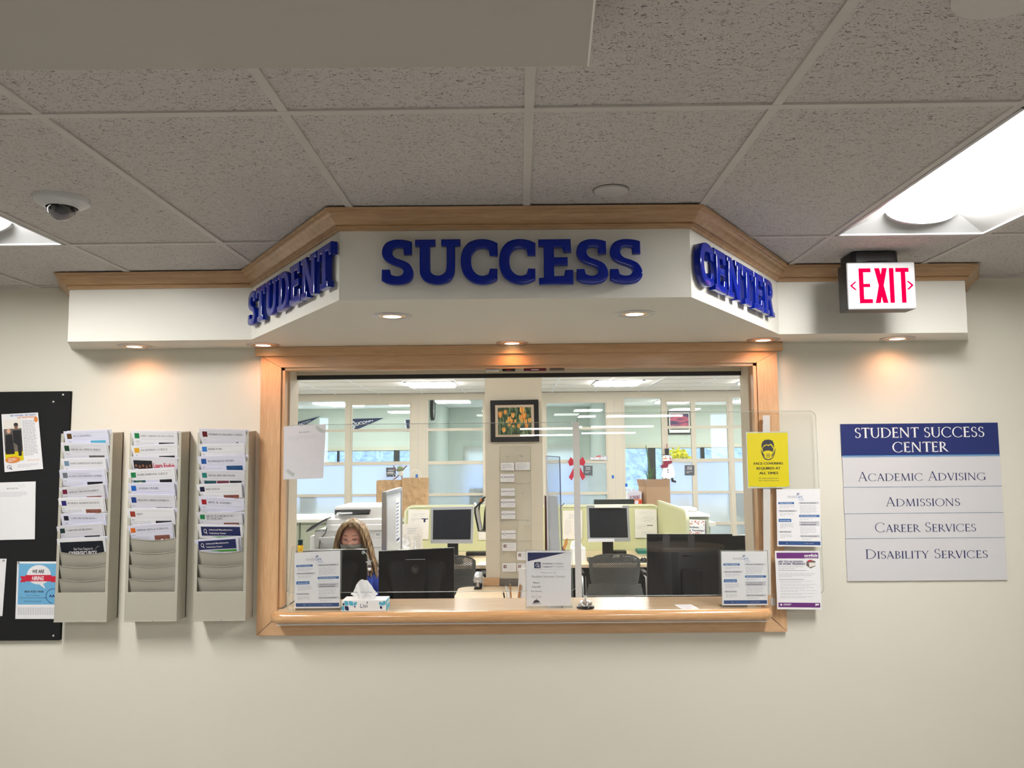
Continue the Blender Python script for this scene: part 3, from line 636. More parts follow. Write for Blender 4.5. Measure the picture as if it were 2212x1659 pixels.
for fx, fy in ((A_.x-.1, A_.y-.1), (A_.x-.1, A_.y-.8), (cl.x+.3, cl.y-.1), (cl.x+.3, cl.y-.8)):
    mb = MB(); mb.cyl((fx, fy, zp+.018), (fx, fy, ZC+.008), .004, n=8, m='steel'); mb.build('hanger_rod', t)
# ================================================================ LOBBY SIDE
C('board_black', (.018, .018, .019), .9, spec=.15, bump=.4); C('pin_metal', (.7, .7, .7), .25, 1.0)
C('p_blue', '2f6aa8', .5); C('p_dkblue', '2a4a80', .5); C('p_grey', (.52, .52, .55), .5); C('p_sky', '6cadd6', .5); C('p_red', 'c8203c', .5); C('p_purple', '6b2f78', .5); C('p_navy', '1c2557', .5); C('p_orange', 'd9823a', .5); C('p_yellow', (.66, .56, .005), .4, amt=.01); C('p_green', '4d9a3a', .5)
C('skin_a', '8a5a40', .6); C('skin_b', 'd0a088', .6); C('photo_dark', '1e1e22', .5, scale=60, amt=.9); C('photo_mid', '6a625c', .5, scale=60, amt=.6); C('photo_warm', '8a5548', .5, scale=60, amt=.6); C('photo_cyan', '5ab0cc', .5); C('photo_blue', '23507e', .5, scale=60, amt=.5); C('photo_teal', '2a5a60', .5, scale=60, amt=.5); C('photo_rose', '7a3a48', .5, scale=80, amt=.4)

# --- black notice board
a = P(150, 845, -.018); b = P(131, 1383, -.018)
mb = MB(); bx = (a.x+b.x)/2
mb.prism([(bx-1.25, -.019, b.z), (bx-.002, -.019, b.z), (bx+.004, -.019, a.z), (bx-1.25, -.019, a.z)], (0, .0175, 0), 'board_black')
bt = thing('notice_board', (bx-.6, -.01, b.z), 'large black fabric notice board cut off by the left edge', 'notice board'); mb.build('panel', bt, bevel=.003)
for x, y in ((137, 853), (116, 868), (116, 1373)):
    p = P(x, y, -.019); mb = MB(); mb.lathe((p.x, p.y, p.z), [(0, .007), (.004, .0065), (.0062, .004), (.0065, 0)], 16, 'pin_metal', axis=(0, -1, 0), cap=False)
    mb.build('screw_cap', bt, smooth=60)
# --- flyers on the board
s = PS([(3, 895), (82, 891), (93, 1013), (10, 1020)], -.026)
s.rect(.04, .10, .52, .82, 'photo_mid'); s.rect(.04, .10, .52, .26, 'paper_warm', 2); s.rect(.04, .66, .52, .82, 'p_yellow', 2)
s.ell(.17, .30, .05, .04, 'skin_b', 3); s.poly([(.08, .36), (.26, .36), (.3, .7), (.06, .7)], 'photo_dark', 3)
s.ell(.38, .22, .055, .045, 'skin_a', 3); s.ell(.38, .19, .06, .03, 'ink', 4); s.poly([(.28, .29), (.50, .29), (.50, .55), (.48, .74), (.40, .74), (.38, .55), (.28, .5)], 'photo_dark', 3)
s.ell(.24, .80, .2, .055, 'p_orange', 5); s.lines(.12, .36, .775, 3, .022, 'paper', l=6)
s.text('GET ADVISED. GET READY.', .60, .048, .030, 'p_blue', .72, bold=.02); s.text('GET REGISTERED!', .67, .088, .032, 'p_orange', .48, bold=.02)
s.lines(.55, .92, .13, 24, .026, 'ink_grey'); s.text('WWW.QVCC.EDU', .77, .84, .022, 'p_orange', .32); s.lines(.35, .9, .89, 3, .02, 'ink_light'); s.ell(.93, .12, .05, .05, 'p_orange', 3)
s.ring(.13, .92, .06, .035, .18, 'ink_navy'); s.text('V', .13, .935, .035, 'ink_navy'); s.line(.14, .93, .2, .97, .004, 'ink_navy')
tag(s.build('flyer'), 'colour flyer with two people and an orange oval, top of the black board', 'flyer', 'flyers on the black board')
def helpsheet(s, hd=.12):
    s.text('HELP US HELP YOU!', .5, hd, .022, 'ink', .26); s.lines(.12, .86, hd+.055, 4, .022, 'ink_light')
s = PS([(-22, 1043), (77, 1040), (75, 1165), (-22, 1167)], -.024); helpsheet(s); s.line(.62, .05, .72, .10, .002, 'ink_light'); s.line(.70, .04, .78, .09, .002, 'ink_light')
tag(s.build('flyer'), 'white notice with a small heading HELP US HELP YOU, middle of the black board', 'flyer', 'flyers on the black board')
s = PS([(-60, 1206), (14, 1207), (5, 1331), (-66, 1330)], -.024); s.lines(.1, .85, .2, 14, .045, 'ink_light')
tag(s.build('flyer'), 'white paper at the lower left edge of the photo, on the black board', 'flyer', 'flyers on the black board')
s = PS([(37, 1213), (133, 1213), (130, 1337), (33, 1337)], -.022)
s.rect(.04, .035, .96, .75, 'p_sky'); s.ell(.5, .23, .27, .17, 'paper', 2); s.poly([(.48, .38), (.66, .48), (.58, .36)], 'paper', 2); s.text('WE ARE', .48, .20, .06, 'ink', .27, bold=.03, l=4, shear=.15)
s.rect(.2, .235, .78, .345, 'p_red', 3); s.poly([(.08, .255), (.2, .255), (.2, .36), (.08, .36), (.12, .31)], 'p_red', 3); s.poly([(.78, .255), (.92, .255), (.88, .31), (.92, .36), (.78, .36)], 'p_red', 3)
s.text('HIRING', .48, .325, .07, 'paper', .26, bold=.03, l=5, shear=.15); s.text('860-928-7468', .40, .54, .035, 'ink', .42, bold=.02); s.text('Find us on Facebook', .38, .60, .018, 'ink', .30); s.text('http://www.facebook.com/usacollege', .38, .64, .018, 'ink', .6); s.text('Q&A Friday, Noon Connection!', .38, .70, .018, 'ink', .4)
s.ell(.84, .60, .17, .13, 'p_sky', 3); s.ring(.84, .60, .17, .13, .08, 'p_dkblue', 4, a0=100, a1=330); s.text('AAA', .84, .62, .045, 'p_navy', .2, bold=.03, l=5)
for i in range(24): u = .06+i*.038; s.rect(u, .80, u+.012, .93, 'ink_grey'); 
tag(s.build('flyer'), 'light blue WE ARE HIRING flyer with a white speech bubble and red ribbon', 'flyer', 'flyers on the black board')
for x, y, l in ((40, 1216, 'top of the hiring flyer'), (8, 1211, 'top of the paper at the left edge')):
    p = P(x, y, -.025); mb = MB(); mb.lathe((p.x, p.y, p.z), [(0, .006), (.0035, .006), (.003, .002), (.005, 0)], 12, 'pin_metal', axis=(0, -1, 0), cap=False)
    tag(mb.build('push_pin', smooth=60), 'small silver push pin at the '+l, 'push pin', 'push pins on the board')

# --- brochure racks
C('rack_metal', (.44, .42, .35), .42, spec=.5, amt=.02, bump=.1)
RX = [(-2.212, -1.960), (-1.878, -1.628), (-1.550, -1.302)]
RZ0, RZ1, RP0, RDZ = .942, 1.838, 1.080, .0632
def rack(x0, x1, label):
    t = thing('brochure_rack', ((x0+x1)/2, -.05, RZ0), label, 'brochure rack', 'grey metal brochure racks on the wall')
    mb = MB(); mb.box(x0, x1, -.008, -.0003, RZ0, RZ1+.004, 'rack_metal'); mb.build('back_panel', t)
    for xa, xb in ((x0, x0+.003), (x1-.003, x1)):
        mb = MB(); mb.prism([(xa, -.0003, RZ0), (xa, -.102, RZ0), (xa, -.102, RZ1-.004), (xa, -.0003, RZ1+.004)], (xb-xa, 0, 0), 'rack_metal')
        f = x0 if xa == x0 else x1-.014
        mb.box(f, f+.014, -.104, -.101, RZ0, RZ1-.004, 'rack_metal'); mb.build('side_panel', t, bevel=.0012)
    mb = MB(); mb.box(x0, x1, -.105, -.101, RZ0, RP0, 'rack_metal'); mb.box(x0+.001, x1-.001, -.102, -.002, RZ0+.002, RZ0+.005, 'rack_metal'); mb.box(x0, x1, -.107, -.104, RZ0, RZ0+.006, 'rack_metal'); mb.build('front_panel', t, bevel=.001)
    for k in range(1, 13):
        zl = RP0+RDZ*(k-1)+.063; zl = min(zl, RZ1-.01)
        mb = MB(); a, b = x0+.014, x1-.014
        top = [(a+(b-a)*i/12, -.100-.004*math.sin(math.pi*i/12), zl-.011*(1-(2*i/12-1)**2)) for i in range(13)]
        bot = [(a+(b-a)*i/12, -.074, zl-.078) for i in range(13)]
        for i in range(12):
            mb.poly([top[i], bot[i], bot[i+1], top[i+1]], 'rack_metal')
            u1 = Vector(top[i]); u2 = Vector(top[i+1]); mb.poly([u1, u2, u2+Vector((0, .003, .001)), u1+Vector((0, .003, .001))], 'steel')
        mb.tube([Vector(q_)+Vector((0, -.0008, 0)) for q_ in top], .0013, 6, 'rack_metal')
        mb.build('pocket', t, smooth=60)
    mb = MB(); mb.cyl(((x0+x1)/2+.01, -.108, RZ0+.006), ((x0+x1)/2+.01, -.104, RZ0+.006), .003, n=8, m='chrome'); mb.build('screw', t)
rack(*RX[0], 'left brochure rack, beside the black board, lowest pockets empty')
rack(*RX[1], 'middle brochure rack of the three on the wall')
rack(*RX[2], 'right brochure rack, next to the wooden frame')
for n_, c in (('q_brown', '5a3a12'), ('q_dgreen', '0e3d26'), ('q_slate', '6d8aa4'), ('q_grey', '70747a'), ('q_maroon', '6e0f34'), ('q_indigo', '221f70'), ('q_black', '0c1220'), ('q_teal', '0c2c30'), ('q_green', '0f7a44'), ('q_yellow', 'e0a520'), ('q_blue', '1a62b8'), ('q_navy', '153a86'), ('q_brick', '9c3c2a'), ('q_orange', 'd8691e'), ('q_dred', '5c0d12'), ('q_lblue', '2f7ac8'), ('q_mblue', '1d549c'), ('q_ateal', '1c7c72'), ('q_dnavy', '0f1838'), ('q_red', 'a00f22')): C(n_, c, .5)
# title, square colour, corners (xl,yl,xr,yr), photo, paper, second line
BRO = [
 [('ACCOUNTING', 'q_brown', 137, 932, 233, 928, 'photo_cyan', None), ('MEDICAL OFFICE SKILLS', 'q_dgreen', 132, 957, 230, 958, 'photo_mid', 'ADMINISTRATIVE'), ('BUSINESS ADMINISTRATION MANAGEMENT', 'q_slate', 131, 991, 227, 989, 'photo_dark', None),
  ('BUSINESS INFORMATION SYSTEMS', 'q_grey', 128, 1016, 226, 1014, 'photo_dark', 'BUSINESS ADMINISTRATION:'), ('HEALTH CARE MANAGEMENT', 'q_maroon', 126, 1054, 223, 1045, 'photo_warm', 'BUSINESS ADMINISTRATION:'), ('BUSINESS ADMINISTRATION', 'q_indigo', 125, 1077, 222, 1075, 'photo_warm', None),
  ('COMPUTER NETWORKING', 'q_black', 129, 1110, 226, 1110, None, None), ('COMPUTER NETWORKING', 'q_teal', 121, 1138, 220, 1130, 'photo_dark', None), ('CYBERSECURITY', None, 122, 1165, 226, 1160, None, None)],
 [('EARLY CHILDHOOD EDUCATION', 'q_green', 283, 930, 381, 932, 'photo_dark', None), ('ENGINEERING SCIENCE', 'q_yellow', 282, 963, 382, 959, 'photo_dark', None), ('Learn English', None, 282, 986, 382, 990, None, None), ('ENVIRONMENTAL SCIENCE', 'q_green', 275, 1016, 377, 1010, 'wide', None),
  ('GENERAL STUDIES', 'q_blue', 276, 1044, 376, 1043, None, None), ('HEALTH CAREER PATHWAYS', 'q_navy', 277, 1068, 377, 1070, 'photo_mid', None), ('HIMT:', 'q_brick', 274, 1099, 376, 1099, 'photo_dark', None), ('LIBERAL ARTS & SCIENCES', 'q_orange', 274, 1137, 371, 1129, 'photo_warm', None)],
 [('PATHWAY TO TEACHING CAREERS', 'q_dred', 430, 926, 530, 929, 'heads', None), ('PHLEBOTOMY', 'q_lblue', 429, 960, 527, 958, None, None), ('TECHNOLOGY STUDIES', 'q_mblue', 427, 986, 530, 983, 'photo_blue', None), ('VISUAL ARTS PROGRAM', 'q_ateal', 429, 1016, 527, 1017, 'three', None),
  ('WEB DESIGN', 'q_dnavy', 424, 1047, 521, 1044, 'photo_warm', None), ('MEDICAL ASSISTING', 'q_red', 428, 1073, 526, 1079, None, None), ('MEDICAL LABORATORY TECHNICIAN', 'q_green', 424, 1107, 521, 1107, 'photo_warm', None), ('Advanced Manufacturing Technology Center', 'amt', 425, 1134, 522, 1135, None, None), ('Advanced Manufacturing Technology Center', 'amt', 419, 1167, 513, 1160, None, None)]]
RN = ['left', 'middle', 'right']; PN = ['top', 'second', 'third', 'fourth', 'fifth', 'sixth', 'seventh', 'eighth', 'ninth']
def lean(p, q_, zlip):
    """sheet corners from its two top corners, leaning back into the pocket"""
    out = []
    for v in (p, q_): v.y = -.091-.37*(v.z-zlip)
    for v in (q_, p): out.append(Vector((v.x, -.066, zlip-.07)))
    return [p, q_]+out
for r, lst in enumerate(BRO):
    n0 = 12
    for k, (ttl, sq, xa, ya, xb, yb, ph, sub) in enumerate(lst):
        base = ['paper_blue', 'paper', 'paper_grey'][(k*2+r) % 3] if sq != 'q_yellow' else 'paper'
        zl = RP0+RDZ*(10-k)+.063
        a = P(xa, ya, -.116); b = P(xb, yb, -.116); cs = lean(a, b, zl)
        mx = xa+2 if r else xa
        # plain sheets of the same stack behind
        lab = f'stack of {ttl.title()} leaflets, {PN[k]} pocket from the top of the {RN[r]} rack'
        if sq == 'amt': lab = 'stack of leaflets with a navy and green banner, %s of the right rack' % ('eighth pocket' if k == 7 else 'lowest filled pocket')
        t = thing('leaflet_stack', ((a.x+b.x)/2, -.09, cs[2].z), lab, 'leaflets', f'leaflet stacks in the {RN[r]} rack')
        for i, (du, dz_) in enumerate(((.006, -.004), (.012, .002))):
            off = Vector((du if (k+i) % 2 else -du*.6+.006, .005+.004*i, dz_-.002*k % 3*.001)); s2 = Sheet(*[c_+off for c_ in cs], base='paper_blue' if i else 'paper', th=.0025); s2.build('back_sheet', t)
        s = Sheet(*cs, base=base, th=.0012)
        if ttl == 'CYBERSECURITY':
            s.rect(.05, .12, .95, .98, 'q_black'); s.text('Get Your Degree In', .52, .42, .09, 'paper', .40); s.text(ttl, .50, .62, .16, 'paper', .60, bold=.03); s.rect(.66, .86, .93, .93, 'p_red', 3); s.line(.4, .75, .6, .8, .001, 'p_sky', 3); s.ring(.85, .6, .1, .3, .05, 'ink_grey', 3, a0=150, a1=280)
        elif ttl == 'Learn English':
            s.rect(.05, .12, .45, .98, 'photo_dark')
            for i, m_ in enumerate(('paper', 'photo_mid', 'p_red', 'photo_warm', 'paper_blue')): u = .10+i*.075; s.ell(u, .30+.03*(i % 2), .025, .05, 'skin_a', 3); s.poly([(u-.04, .4), (u+.04, .4), (u+.045, .9), (u-.045, .9)], m_, 2)
            s.text(ttl, .70, .36, .17, 'p_red', .46, bold=.02); s.text('English as a Second Language', .71, .50, .06, 'ink', .46, bold=.02); s.text('(ESL) at QVCC', .72, .62, .06, 'ink', .22)
        elif sq == 'amt':
            s.rect(.08, .06, .95, .40, 'p_navy'); s.ring(.17, .22, .035, .08, .3, 'paper', 3); s.line(.18, .26, .21, .33, .003, 'paper', 3)
            s.text('Advanced Manufacturing', .25, .20, .06, 'paper', .53, al='l', bold=.02, l=3); s.text('Technology Center', .25, .33, .06, 'paper', .38, al='l', bold=.02, l=3)
            s.poly([(.3, .44), (.95, .42), (.95, .50), (.6, .50)], 'p_green', 2); s.rect(.52, .62, .88, .98, 'photo_dark'); s.lines(.1, .45, .6, 3, .09, 'ink_light', t=.3)
        else:
            s.rect(.065, .085, .17, .26, sq); s.line(.19, .075, .93, .075, .0007, 'ink_grey'); s.line(.19, .285, .93, .285, .0007, 'ink_grey')
            if ttl == 'MEDICAL LABORATORY TECHNICIAN':
                s.text('MEDICAL LABORATORY', .20, .17, .07, 'ink', .62, al='l', font='serif', W=.13, T=.07); s.text('TECHNICIAN', .20, .27, .07, 'ink', .36, al='l', font='serif', W=.13, T=.07)
            else:
                wd = .42 if ttl == 'ACCOUNTING' else (.14 if ttl == 'HIMT:' else min(.73, len(ttl)*.031))
                s.text(ttl, .20, .235 if sub else .205, .058 if sub else .065, 'ink', wd, al='l', font='serif', W=.14, T=.075)
                if sub: s.text(sub, .20, .145, .036, 'ink_grey', min(.5, len(sub)*.02), al='l', font='serif', W=.14, T=.075)
            s.lines(.08, .20, .35, 1, .05, 'ink_grey', t=.5); s.lines(.08, .50, .42, 6, .055, 'ink_light', t=.35, rag=.08)
            if ph in ('wide', 'three'):
                for i, m_ in enumerate(('photo_teal', 'photo_rose', 'photo_dark') if ph == 'three' else ('photo_teal', 'paper_blue', 'photo_dark')): s.rect(.1+i*.28, .36, .36+i*.28, .95, m_, 3)
                if ph == 'wide': s.ring(.25, .5, .05, .1, .25, 'p_yellow', 4); s.ring(.18, .45, .03, .08, .25, 'p_green', 4)
                else: [s.ring(.51, .7, .11-.03*i, .26-.07*i, .1, 'photo_dark', 4) for i in range(3)]
            elif ph == 'heads': s.ell(.62, .62, .05, .1, 'ink', 3); s.ell(.82, .55, .03, .09, 'photo_warm', 3); s.ell(.80, .47, .03, .05, 'ink', 4)
            elif ph:
                v0 = .34 if ph in ('photo_cyan', 'photo_blue') else .40
                s.rect(.58, v0, .92, .98, ph, 2)
                if ph == 'photo_cyan': s.ell(.76, .55, .035, .09, 'skin_b', 3); s.ell(.76, .47, .035, .05, 'ink', 4)
                elif ph != 'photo_blue':
                    for i in range(3): s.ell(.64+.1*i, .62, .035, .10, ('skin_b', 'skin_a', 'paper')[(k+i) % 3], 3)
                else: s.ell(.85, .62, .05, .12, 'photo_mid', 3); s.line(.75, .85, .9, .7, .006, 'paper', 3)
        s.build('front_leaflet', t)
# --- wall plaque with five panels
C('plaque_navy', (.018, .03, .15), .35, amt=.01); C('plaque_grey', (.66, .65, .67), .35, amt=.01); C('plaque_line', (.33, .42, .58), .4); C('plaque_sky', '5f9bd0', .4)
xs_ = (P(1815, 915, -.008).x, P(2156, 914, -.008).x); zs_ = [P(1985, y, -.008).z for y in (914.5, 985, 1052, 1109, 1163, 1254)]
xw = [(P(1818+k*3, y, -.008).x, P(2160+k*3, y, -.008).x) for k, y in enumerate((985, 1052, 1109, 1163, 1254))]
X0 = sum(P(x, y, -.008).x for x, y in ((1815, 917), (1819, 985), (1831, 1254)))/3; X1 = sum(P(x, y, -.008).x for x, y in ((2156, 915), (2160, 985), (2174, 1254)))/3
t = thing('wall_sign', ((X0+X1)/2, -.005, zs_[-1]), 'STUDENT SUCCESS CENTER directory sign with a navy header above four pale rows', 'sign')
rows_ = [('header_panel', 'plaque_navy', None), ('row_panel', 'plaque_grey', 'Academic Advising'), ('row_panel', 'plaque_grey', 'Admissions'), ('row_panel', 'plaque_grey', 'Career Services'), ('row_panel', 'plaque_grey', 'Disability Services')]
wds = [0, .812, .472, .640, .772]; offs = [0, .50, .50, .505, .505]
for k, (nm, mt, tx) in enumerate(rows_):
    za, zb_ = zs_[k], zs_[k+1]+(.0012 if k < 4 else 0); dx = .0015*(k % 2)
    s = Sheet((X0+dx, -.009, za), (X1+dx, -.009, za), (X1+dx, -.009, zb_), (X0+dx, -.009, zb_), base=mt, th=.008)
    H = za-zb_
    if k == 0:
        s.text('STUDENT SUCCESS', .5, .435, .31, 'white', .83, font='serif', W=.155, T=.08, gap=.05); s.text('CENTER', .5, .885, .31, 'white', .355, font='serif', W=.155, T=.08, gap=.05); s.rect(0, .975, 1, 1, 'plaque_sky')
    else:
        vb = {1: .80, 2: .73, 3: .74, 4: .475}[k]; hh = .0445/H; s.text(tx, offs[k], vb, hh, 'ink_navy', wds[k], font='serif', W=.10, T=.045, gap=.06)
        if k < 4: s.rect(0, .985, 1, 1, 'plaque_line')
        if k == 1: s.rect(0, 0, 1, .035, 'plaque_line')
    o_ = s.build(nm, t)
    if k: o_['label'] = f'pale row reading {tx}'

# --- clear shields in front of the opening
def shield(x0, x1, z0, z1, label, rc=.03):
    top = Vector((0, -.050, 0)); yb = -.055
    tl, tr_, br, bl = (x0, yb+.012, z1), (x1, yb+.012, z1), (x1, yb, z0), (x0, yb, z0)
    s = Sheet(tl, tr_, br, bl, base='shield_acrylic', th=.0015, corner=rc, back='shield_acrylic')
    # back face and rim removed: a thin sheet with a bright polished edge
    t = thing('clear_shield', ((x0+x1)/2, yb, z0), label, 'acrylic shield', 'clear acrylic shields over the opening')
    mb = MB(); K = len(s.mb.f); f = s.mb.f[-1]; mb.poly([s.mb.v[i] for i in f], 'shield_acrylic'); mb.build('sheet', t)
    mb = MB(); pts = [s.mb.v[i] for i in f]; mb.tube([Vector(p) for p in pts], .0015, 6, 'edge_clear', closed=True); mb.build('polished_edge', t)
    return t
acrylic('edge_clear', (.78, .82, .80), 1.4, .25, (.8, .85, .83))
shield(-1.13, .268, 1.062, 1.868, 'left clear acrylic shield, wide sheet over the left and middle of the opening')
shield(.284, 1.446, 1.036, 1.912, 'right clear acrylic shield with rounded corners, reaching past the frame onto the wall')
C('tape_white', (.72, .70, .67), .45, trans=.2)
mb = MB(); a = P(1241, 912, -.058); b = P(1254, 1290, -.058); mb.box(.262, .292, -.062, -.057, b.z, a.z, 'tape_white'); tag(mb.build('joint_strip'), 'pale vertical strip joining the two clear shields, right of the desk sign', 'strip')
a = P(1648, 897, -.062); b = P(1665, 1285, -.062); mb = MB(); mb.prism([(a.x, -.060, a.z), (a.x+.034, -.060, a.z), (b.x, -.064, b.z), (b.x-.034, -.064, b.z)], (0, .002, 0), 'tape_white'); tag(mb.build('mounting_strip'), 'long white mounting strip behind the yellow sign, on the right side casing', 'strip')
a = P(1664, 1291, -.024); b = P(1675, 1308, -.024); mb = MB(); mb.box(a.x, b.x, -.027, -.0225, b.z, a.z, 'tape_white'); tag(mb.build('wall_tab', bevel=.0008), 'small white square tab low on the right casing', 'tab')

# --- signs and flyers fixed to shields
s = PS([(1611, 933), (1703, 932), (1707, 1054), (1615, 1055)], -.068, base='acrylic_edge'); s.rect(.02, .02, .98, .98, 'p_yellow', 1)
hd = [(.36, .30), (.355, .24), (.38, .18), (.44, .145), (.54, .14), (.62, .16), (.65, .22), (.65, .30), (.62, .25), (.58, .215), (.52, .235), (.47, .225), (.42, .24)]
s.poly(hd, 'ink', 2); s.poly([(.38, .29), (.43, .255), (.48, .24), (.52, .255), (.565, .235), (.60, .265), (.635, .31), (.62, .36), (.56, .34), (.50, .335), (.44, .34), (.385, .36)], 'ink', 2)
s.poly([(.335, .30), (.36, .345), (.40, .44), (.44, .475), (.51, .49), (.58, .475), (.62, .44), (.66, .345), (.675, .30), (.685, .31), (.66, .40), (.62, .465), (.56, .50), (.50, .505), (.44, .495), (.39, .46), (.35, .38)], 'ink', 2)
s.poly([(.345, .325), (.42, .42), (.43, .455), (.39, .42)], 'ink', 2); s.poly([(.665, .325), (.59, .42), (.58, .455), (.62, .42)], 'ink', 2)
for i in range(3): s.rect(.46, .395+i*.025, .55 if i != 1 else .56, .404+i*.025, 'ink', 3)
for tx, v, wd in (('FACE COVERING', .585, .68), ('REQUIRED AT', .67, .555), ('ALL TIMES', .755, .44)): [s.text(tx, .505+d_, v, .045, 'ink', wd) for d_ in (-.004, 0, .004)]
s.text('My mask protects you,', .505, .835, .024, 'ink', .47); s.text('your mask protects me.', .505, .875, .024, 'ink', .48); s.rect(.05, .965, .25, .972, 'ink_grey', 2); s.rect(.93, .965, .97, .972, 'ink_grey', 2)
tag(s.build('face_covering_sign'), 'yellow FACE COVERING REQUIRED sign with a masked head, taped to the right shield', 'sign')
def timely(s):
    s.text('timely', .44, .155, .055, 'ink_grey', .19, al='r'); s.text('Care', .45, .155, .055, 'p_blue', .14, al='l'); s.ring(.495, .085, .022, .018, .35, 'p_dkblue', n=4); s.rect(.47, .068, .52, .074, 'p_dkblue'); s.rect(.47, .094, .52, .1, 'p_dkblue'); s.rect(.47, .068, .477, .1, 'p_dkblue'); s.rect(.513, .068, .52, .1, 'p_dkblue')
    s.text('Counseling', .56, .178, .014, 'p_blue', .11); s.text('for Students', .57, .20, .014, 'p_blue', .13)
    for u0, u1, v0, v1, tx, bl in ((.04, .40, .225, .263, 'What is TimelyCare?', 1), (.04, .46, .365, .40, 'Who can use TimelyCare?', 0), (.04, .33, .52, .575, 'What services are available?', 1), (.04, .33, .73, .765, 'How do I log in?', 0),
                             (.51, .97, .225, .263, 'When can I use TimelyCare?', 0), (.51, .975, .45, .49, 'How much does a visit cost?', 1), (.51, .97, .56, .645, 'I already have insurance', 0), (.52, .975, .80, .84, 'Can I get a prescription?', 0)):
        s.rect(u0, v0, u1, v1, 'p_blue' if bl else 'ink_light'); s.text(tx, u0+.03, v0+(v1-v0)*(.7 if v1-v0 < .06 else .42), .019, 'paper' if bl else 'ink', (u1-u0)*.8, al='l', bold=.02)
        if v1-v0 > .06: s.rect(u0+.03, v1-.028, u1-.08, v1-.018, 'ink' if not bl else 'paper', 2)
    for u0, u1, v, n_ in ((.07, .43, .285, 3), (.07, .42, .42, 3), (.07, .40, .60, 5), (.07, .36, .79, 4), (.53, .93, .285, 8), (.53, .86, .51, 2), (.53, .93, .66, 7), (.56, .85, .86, 2)): s.lines(u0, u1, v, n_, .0185, 'ink_light')
    s.rect(.03, .91, .985, .975, 'p_dkblue'); s.text('Visit', .22, .948, .014, 'paper', .05); s.text('timelycare.com/students', .45, .948, .014, 'p_sky', .34); s.text('to get started', .72, .948, .014, 'paper', .2)
s = PS([(1677, 1057), (1771, 1056), (1774, 1181), (1679, 1180)], -.064); timely(s); tag(s.build('flyer'), 'blue and white health flyer taped to the right shield, just below the yellow sign', 'flyer')
s = PS([(1674, 1190), (1770, 1190), (1775, 1317), (1679, 1316)], -.064)
s.rect(.03, .03, .97, .13, 'p_purple'); s.text('care4kids', .80, .10, .05, 'paper', .30, bold=.03); s.rect(.66, .118, .94, .122, 'paper', 3); s.text('ARE YOU IN SCHOOL', .06, .20, .034, 'p_navy', .57, al='l', bold=.03); s.text('OR WORK TRAINING?', .06, .24, .034, 'p_navy', .61, al='l', bold=.03); s.text('Get Help Paying For Child Care', .06, .28, .024, 'ink_grey', .56, al='l'); s.text('through Care 4 Kids!', .06, .315, .024, 'ink_grey', .37, al='l')
s.poly([(.70, .18), (.80, .155), (.90, .175), (.90, .26), (.78, .30), (.69, .25)], 'photo_mid', 2); s.poly([(.72, .165), (.80, .15), (.84, .165), (.74, .19)], 'p_red', 3); s.poly([(.75, .2), (.9, .2), (.9, .25), (.76, .28)], 'paper_warm', 3)
s.rect(.06, .335, .69, .339, 'p_navy'); s.lines(.06, .92, .38, 4, .02, 'ink_light'); s.rect(.06, .485, .62, .495, 'ink_grey'); 
for i in range(6): s.lines(.09, .93, .515+i*.052, 2, .02, 'ink_light')
s.rect(.03, .885, .97, .965, 'p_purple'); s.ell(.09, .92, .022, .018, 'paper', 3); s.rect(.14, .905, .32, .913, 'paper', 3); s.rect(.14, .92, .3, .928, 'paper', 3); s.poly([(.86, .9), (.94, .9), (.94, .925), (.88, .93), (.86, .942)], 'paper', 3)
tag(s.build('flyer'), 'purple and white ARE YOU IN SCHOOL flyer, lower of the two on the right shield', 'flyer')
s = PS([(613, 921), (704, 916), (698, 1033), (612, 1036)], -.062, base='paper_grey'); helpsheet(s, .14)
s.poly([(.78, .02), (.96, .10), (.96, .17), (.9, .16), (.74, .07)], 'acrylic_edge', 3); s.poly([(.10, .80), (.28, .89), (.25, .95), (.06, .86)], 'acrylic_edge', 3)
tag(s.build('flyer'), 'white HELP US HELP YOU notice taped inside the left shield, upper left of the opening', 'flyer')

# --- holders on the counter
ZL = .9815
def holder(c, Y, label, draw, back=.05, th=.0025, nm='sign_holder', stand=None):
    a, b, c3, d = [P(x, y, Y) for x, y in c]
    for p in (c3, d): p.z = ZL+.012
    t = thing(nm, ((a.x+b.x)/2, Y+back/2, ZL), label, 'sign holder')
    s = Sheet(a, b, c3, d, base='paper', th=.001); draw(s); s.build('printed_sheet', t)
    n_ = Vector((0, -1, 0)); e = .004
    mb = MB(); A = [Vector(a)+Vector((-e, -.002, e)), Vector(b)+Vector((e, -.002, e)), Vector((b.x+e, Y-.002, ZL)), Vector((a.x-e, Y-.002, ZL))]
    mb.poly([A[0], A[3], A[2], A[1]], 'clear_acrylic'); mb.build('front_pane', t)
    mb = MB()
    for p, q_ in ((A[0], A[1]), (A[1], A[2]), (A[3], A[0])): mb.tube([p, q_], .0011, 6, 'edge_clear')
    mb.build('pane_edge', t)
    mb = MB(); mb.box(a.x-e, b.x+e, Y-.002, Y+back+.02, ZL, ZL+.003, 'clear_acrylic'); mb.build('base', t)
    return t
holder([(636, 1194), (735, 1189), (734, 1316), (636, 1324)], -.075, 'acrylic stand with a blue and white health flyer, at the left end of the counter', timely)
holder([(1558, 1191), (1656, 1191), (1659, 1316), (1561, 1316)], -.085, 'acrylic stand with a blue and white health flyer, at the right end of the counter', timely)
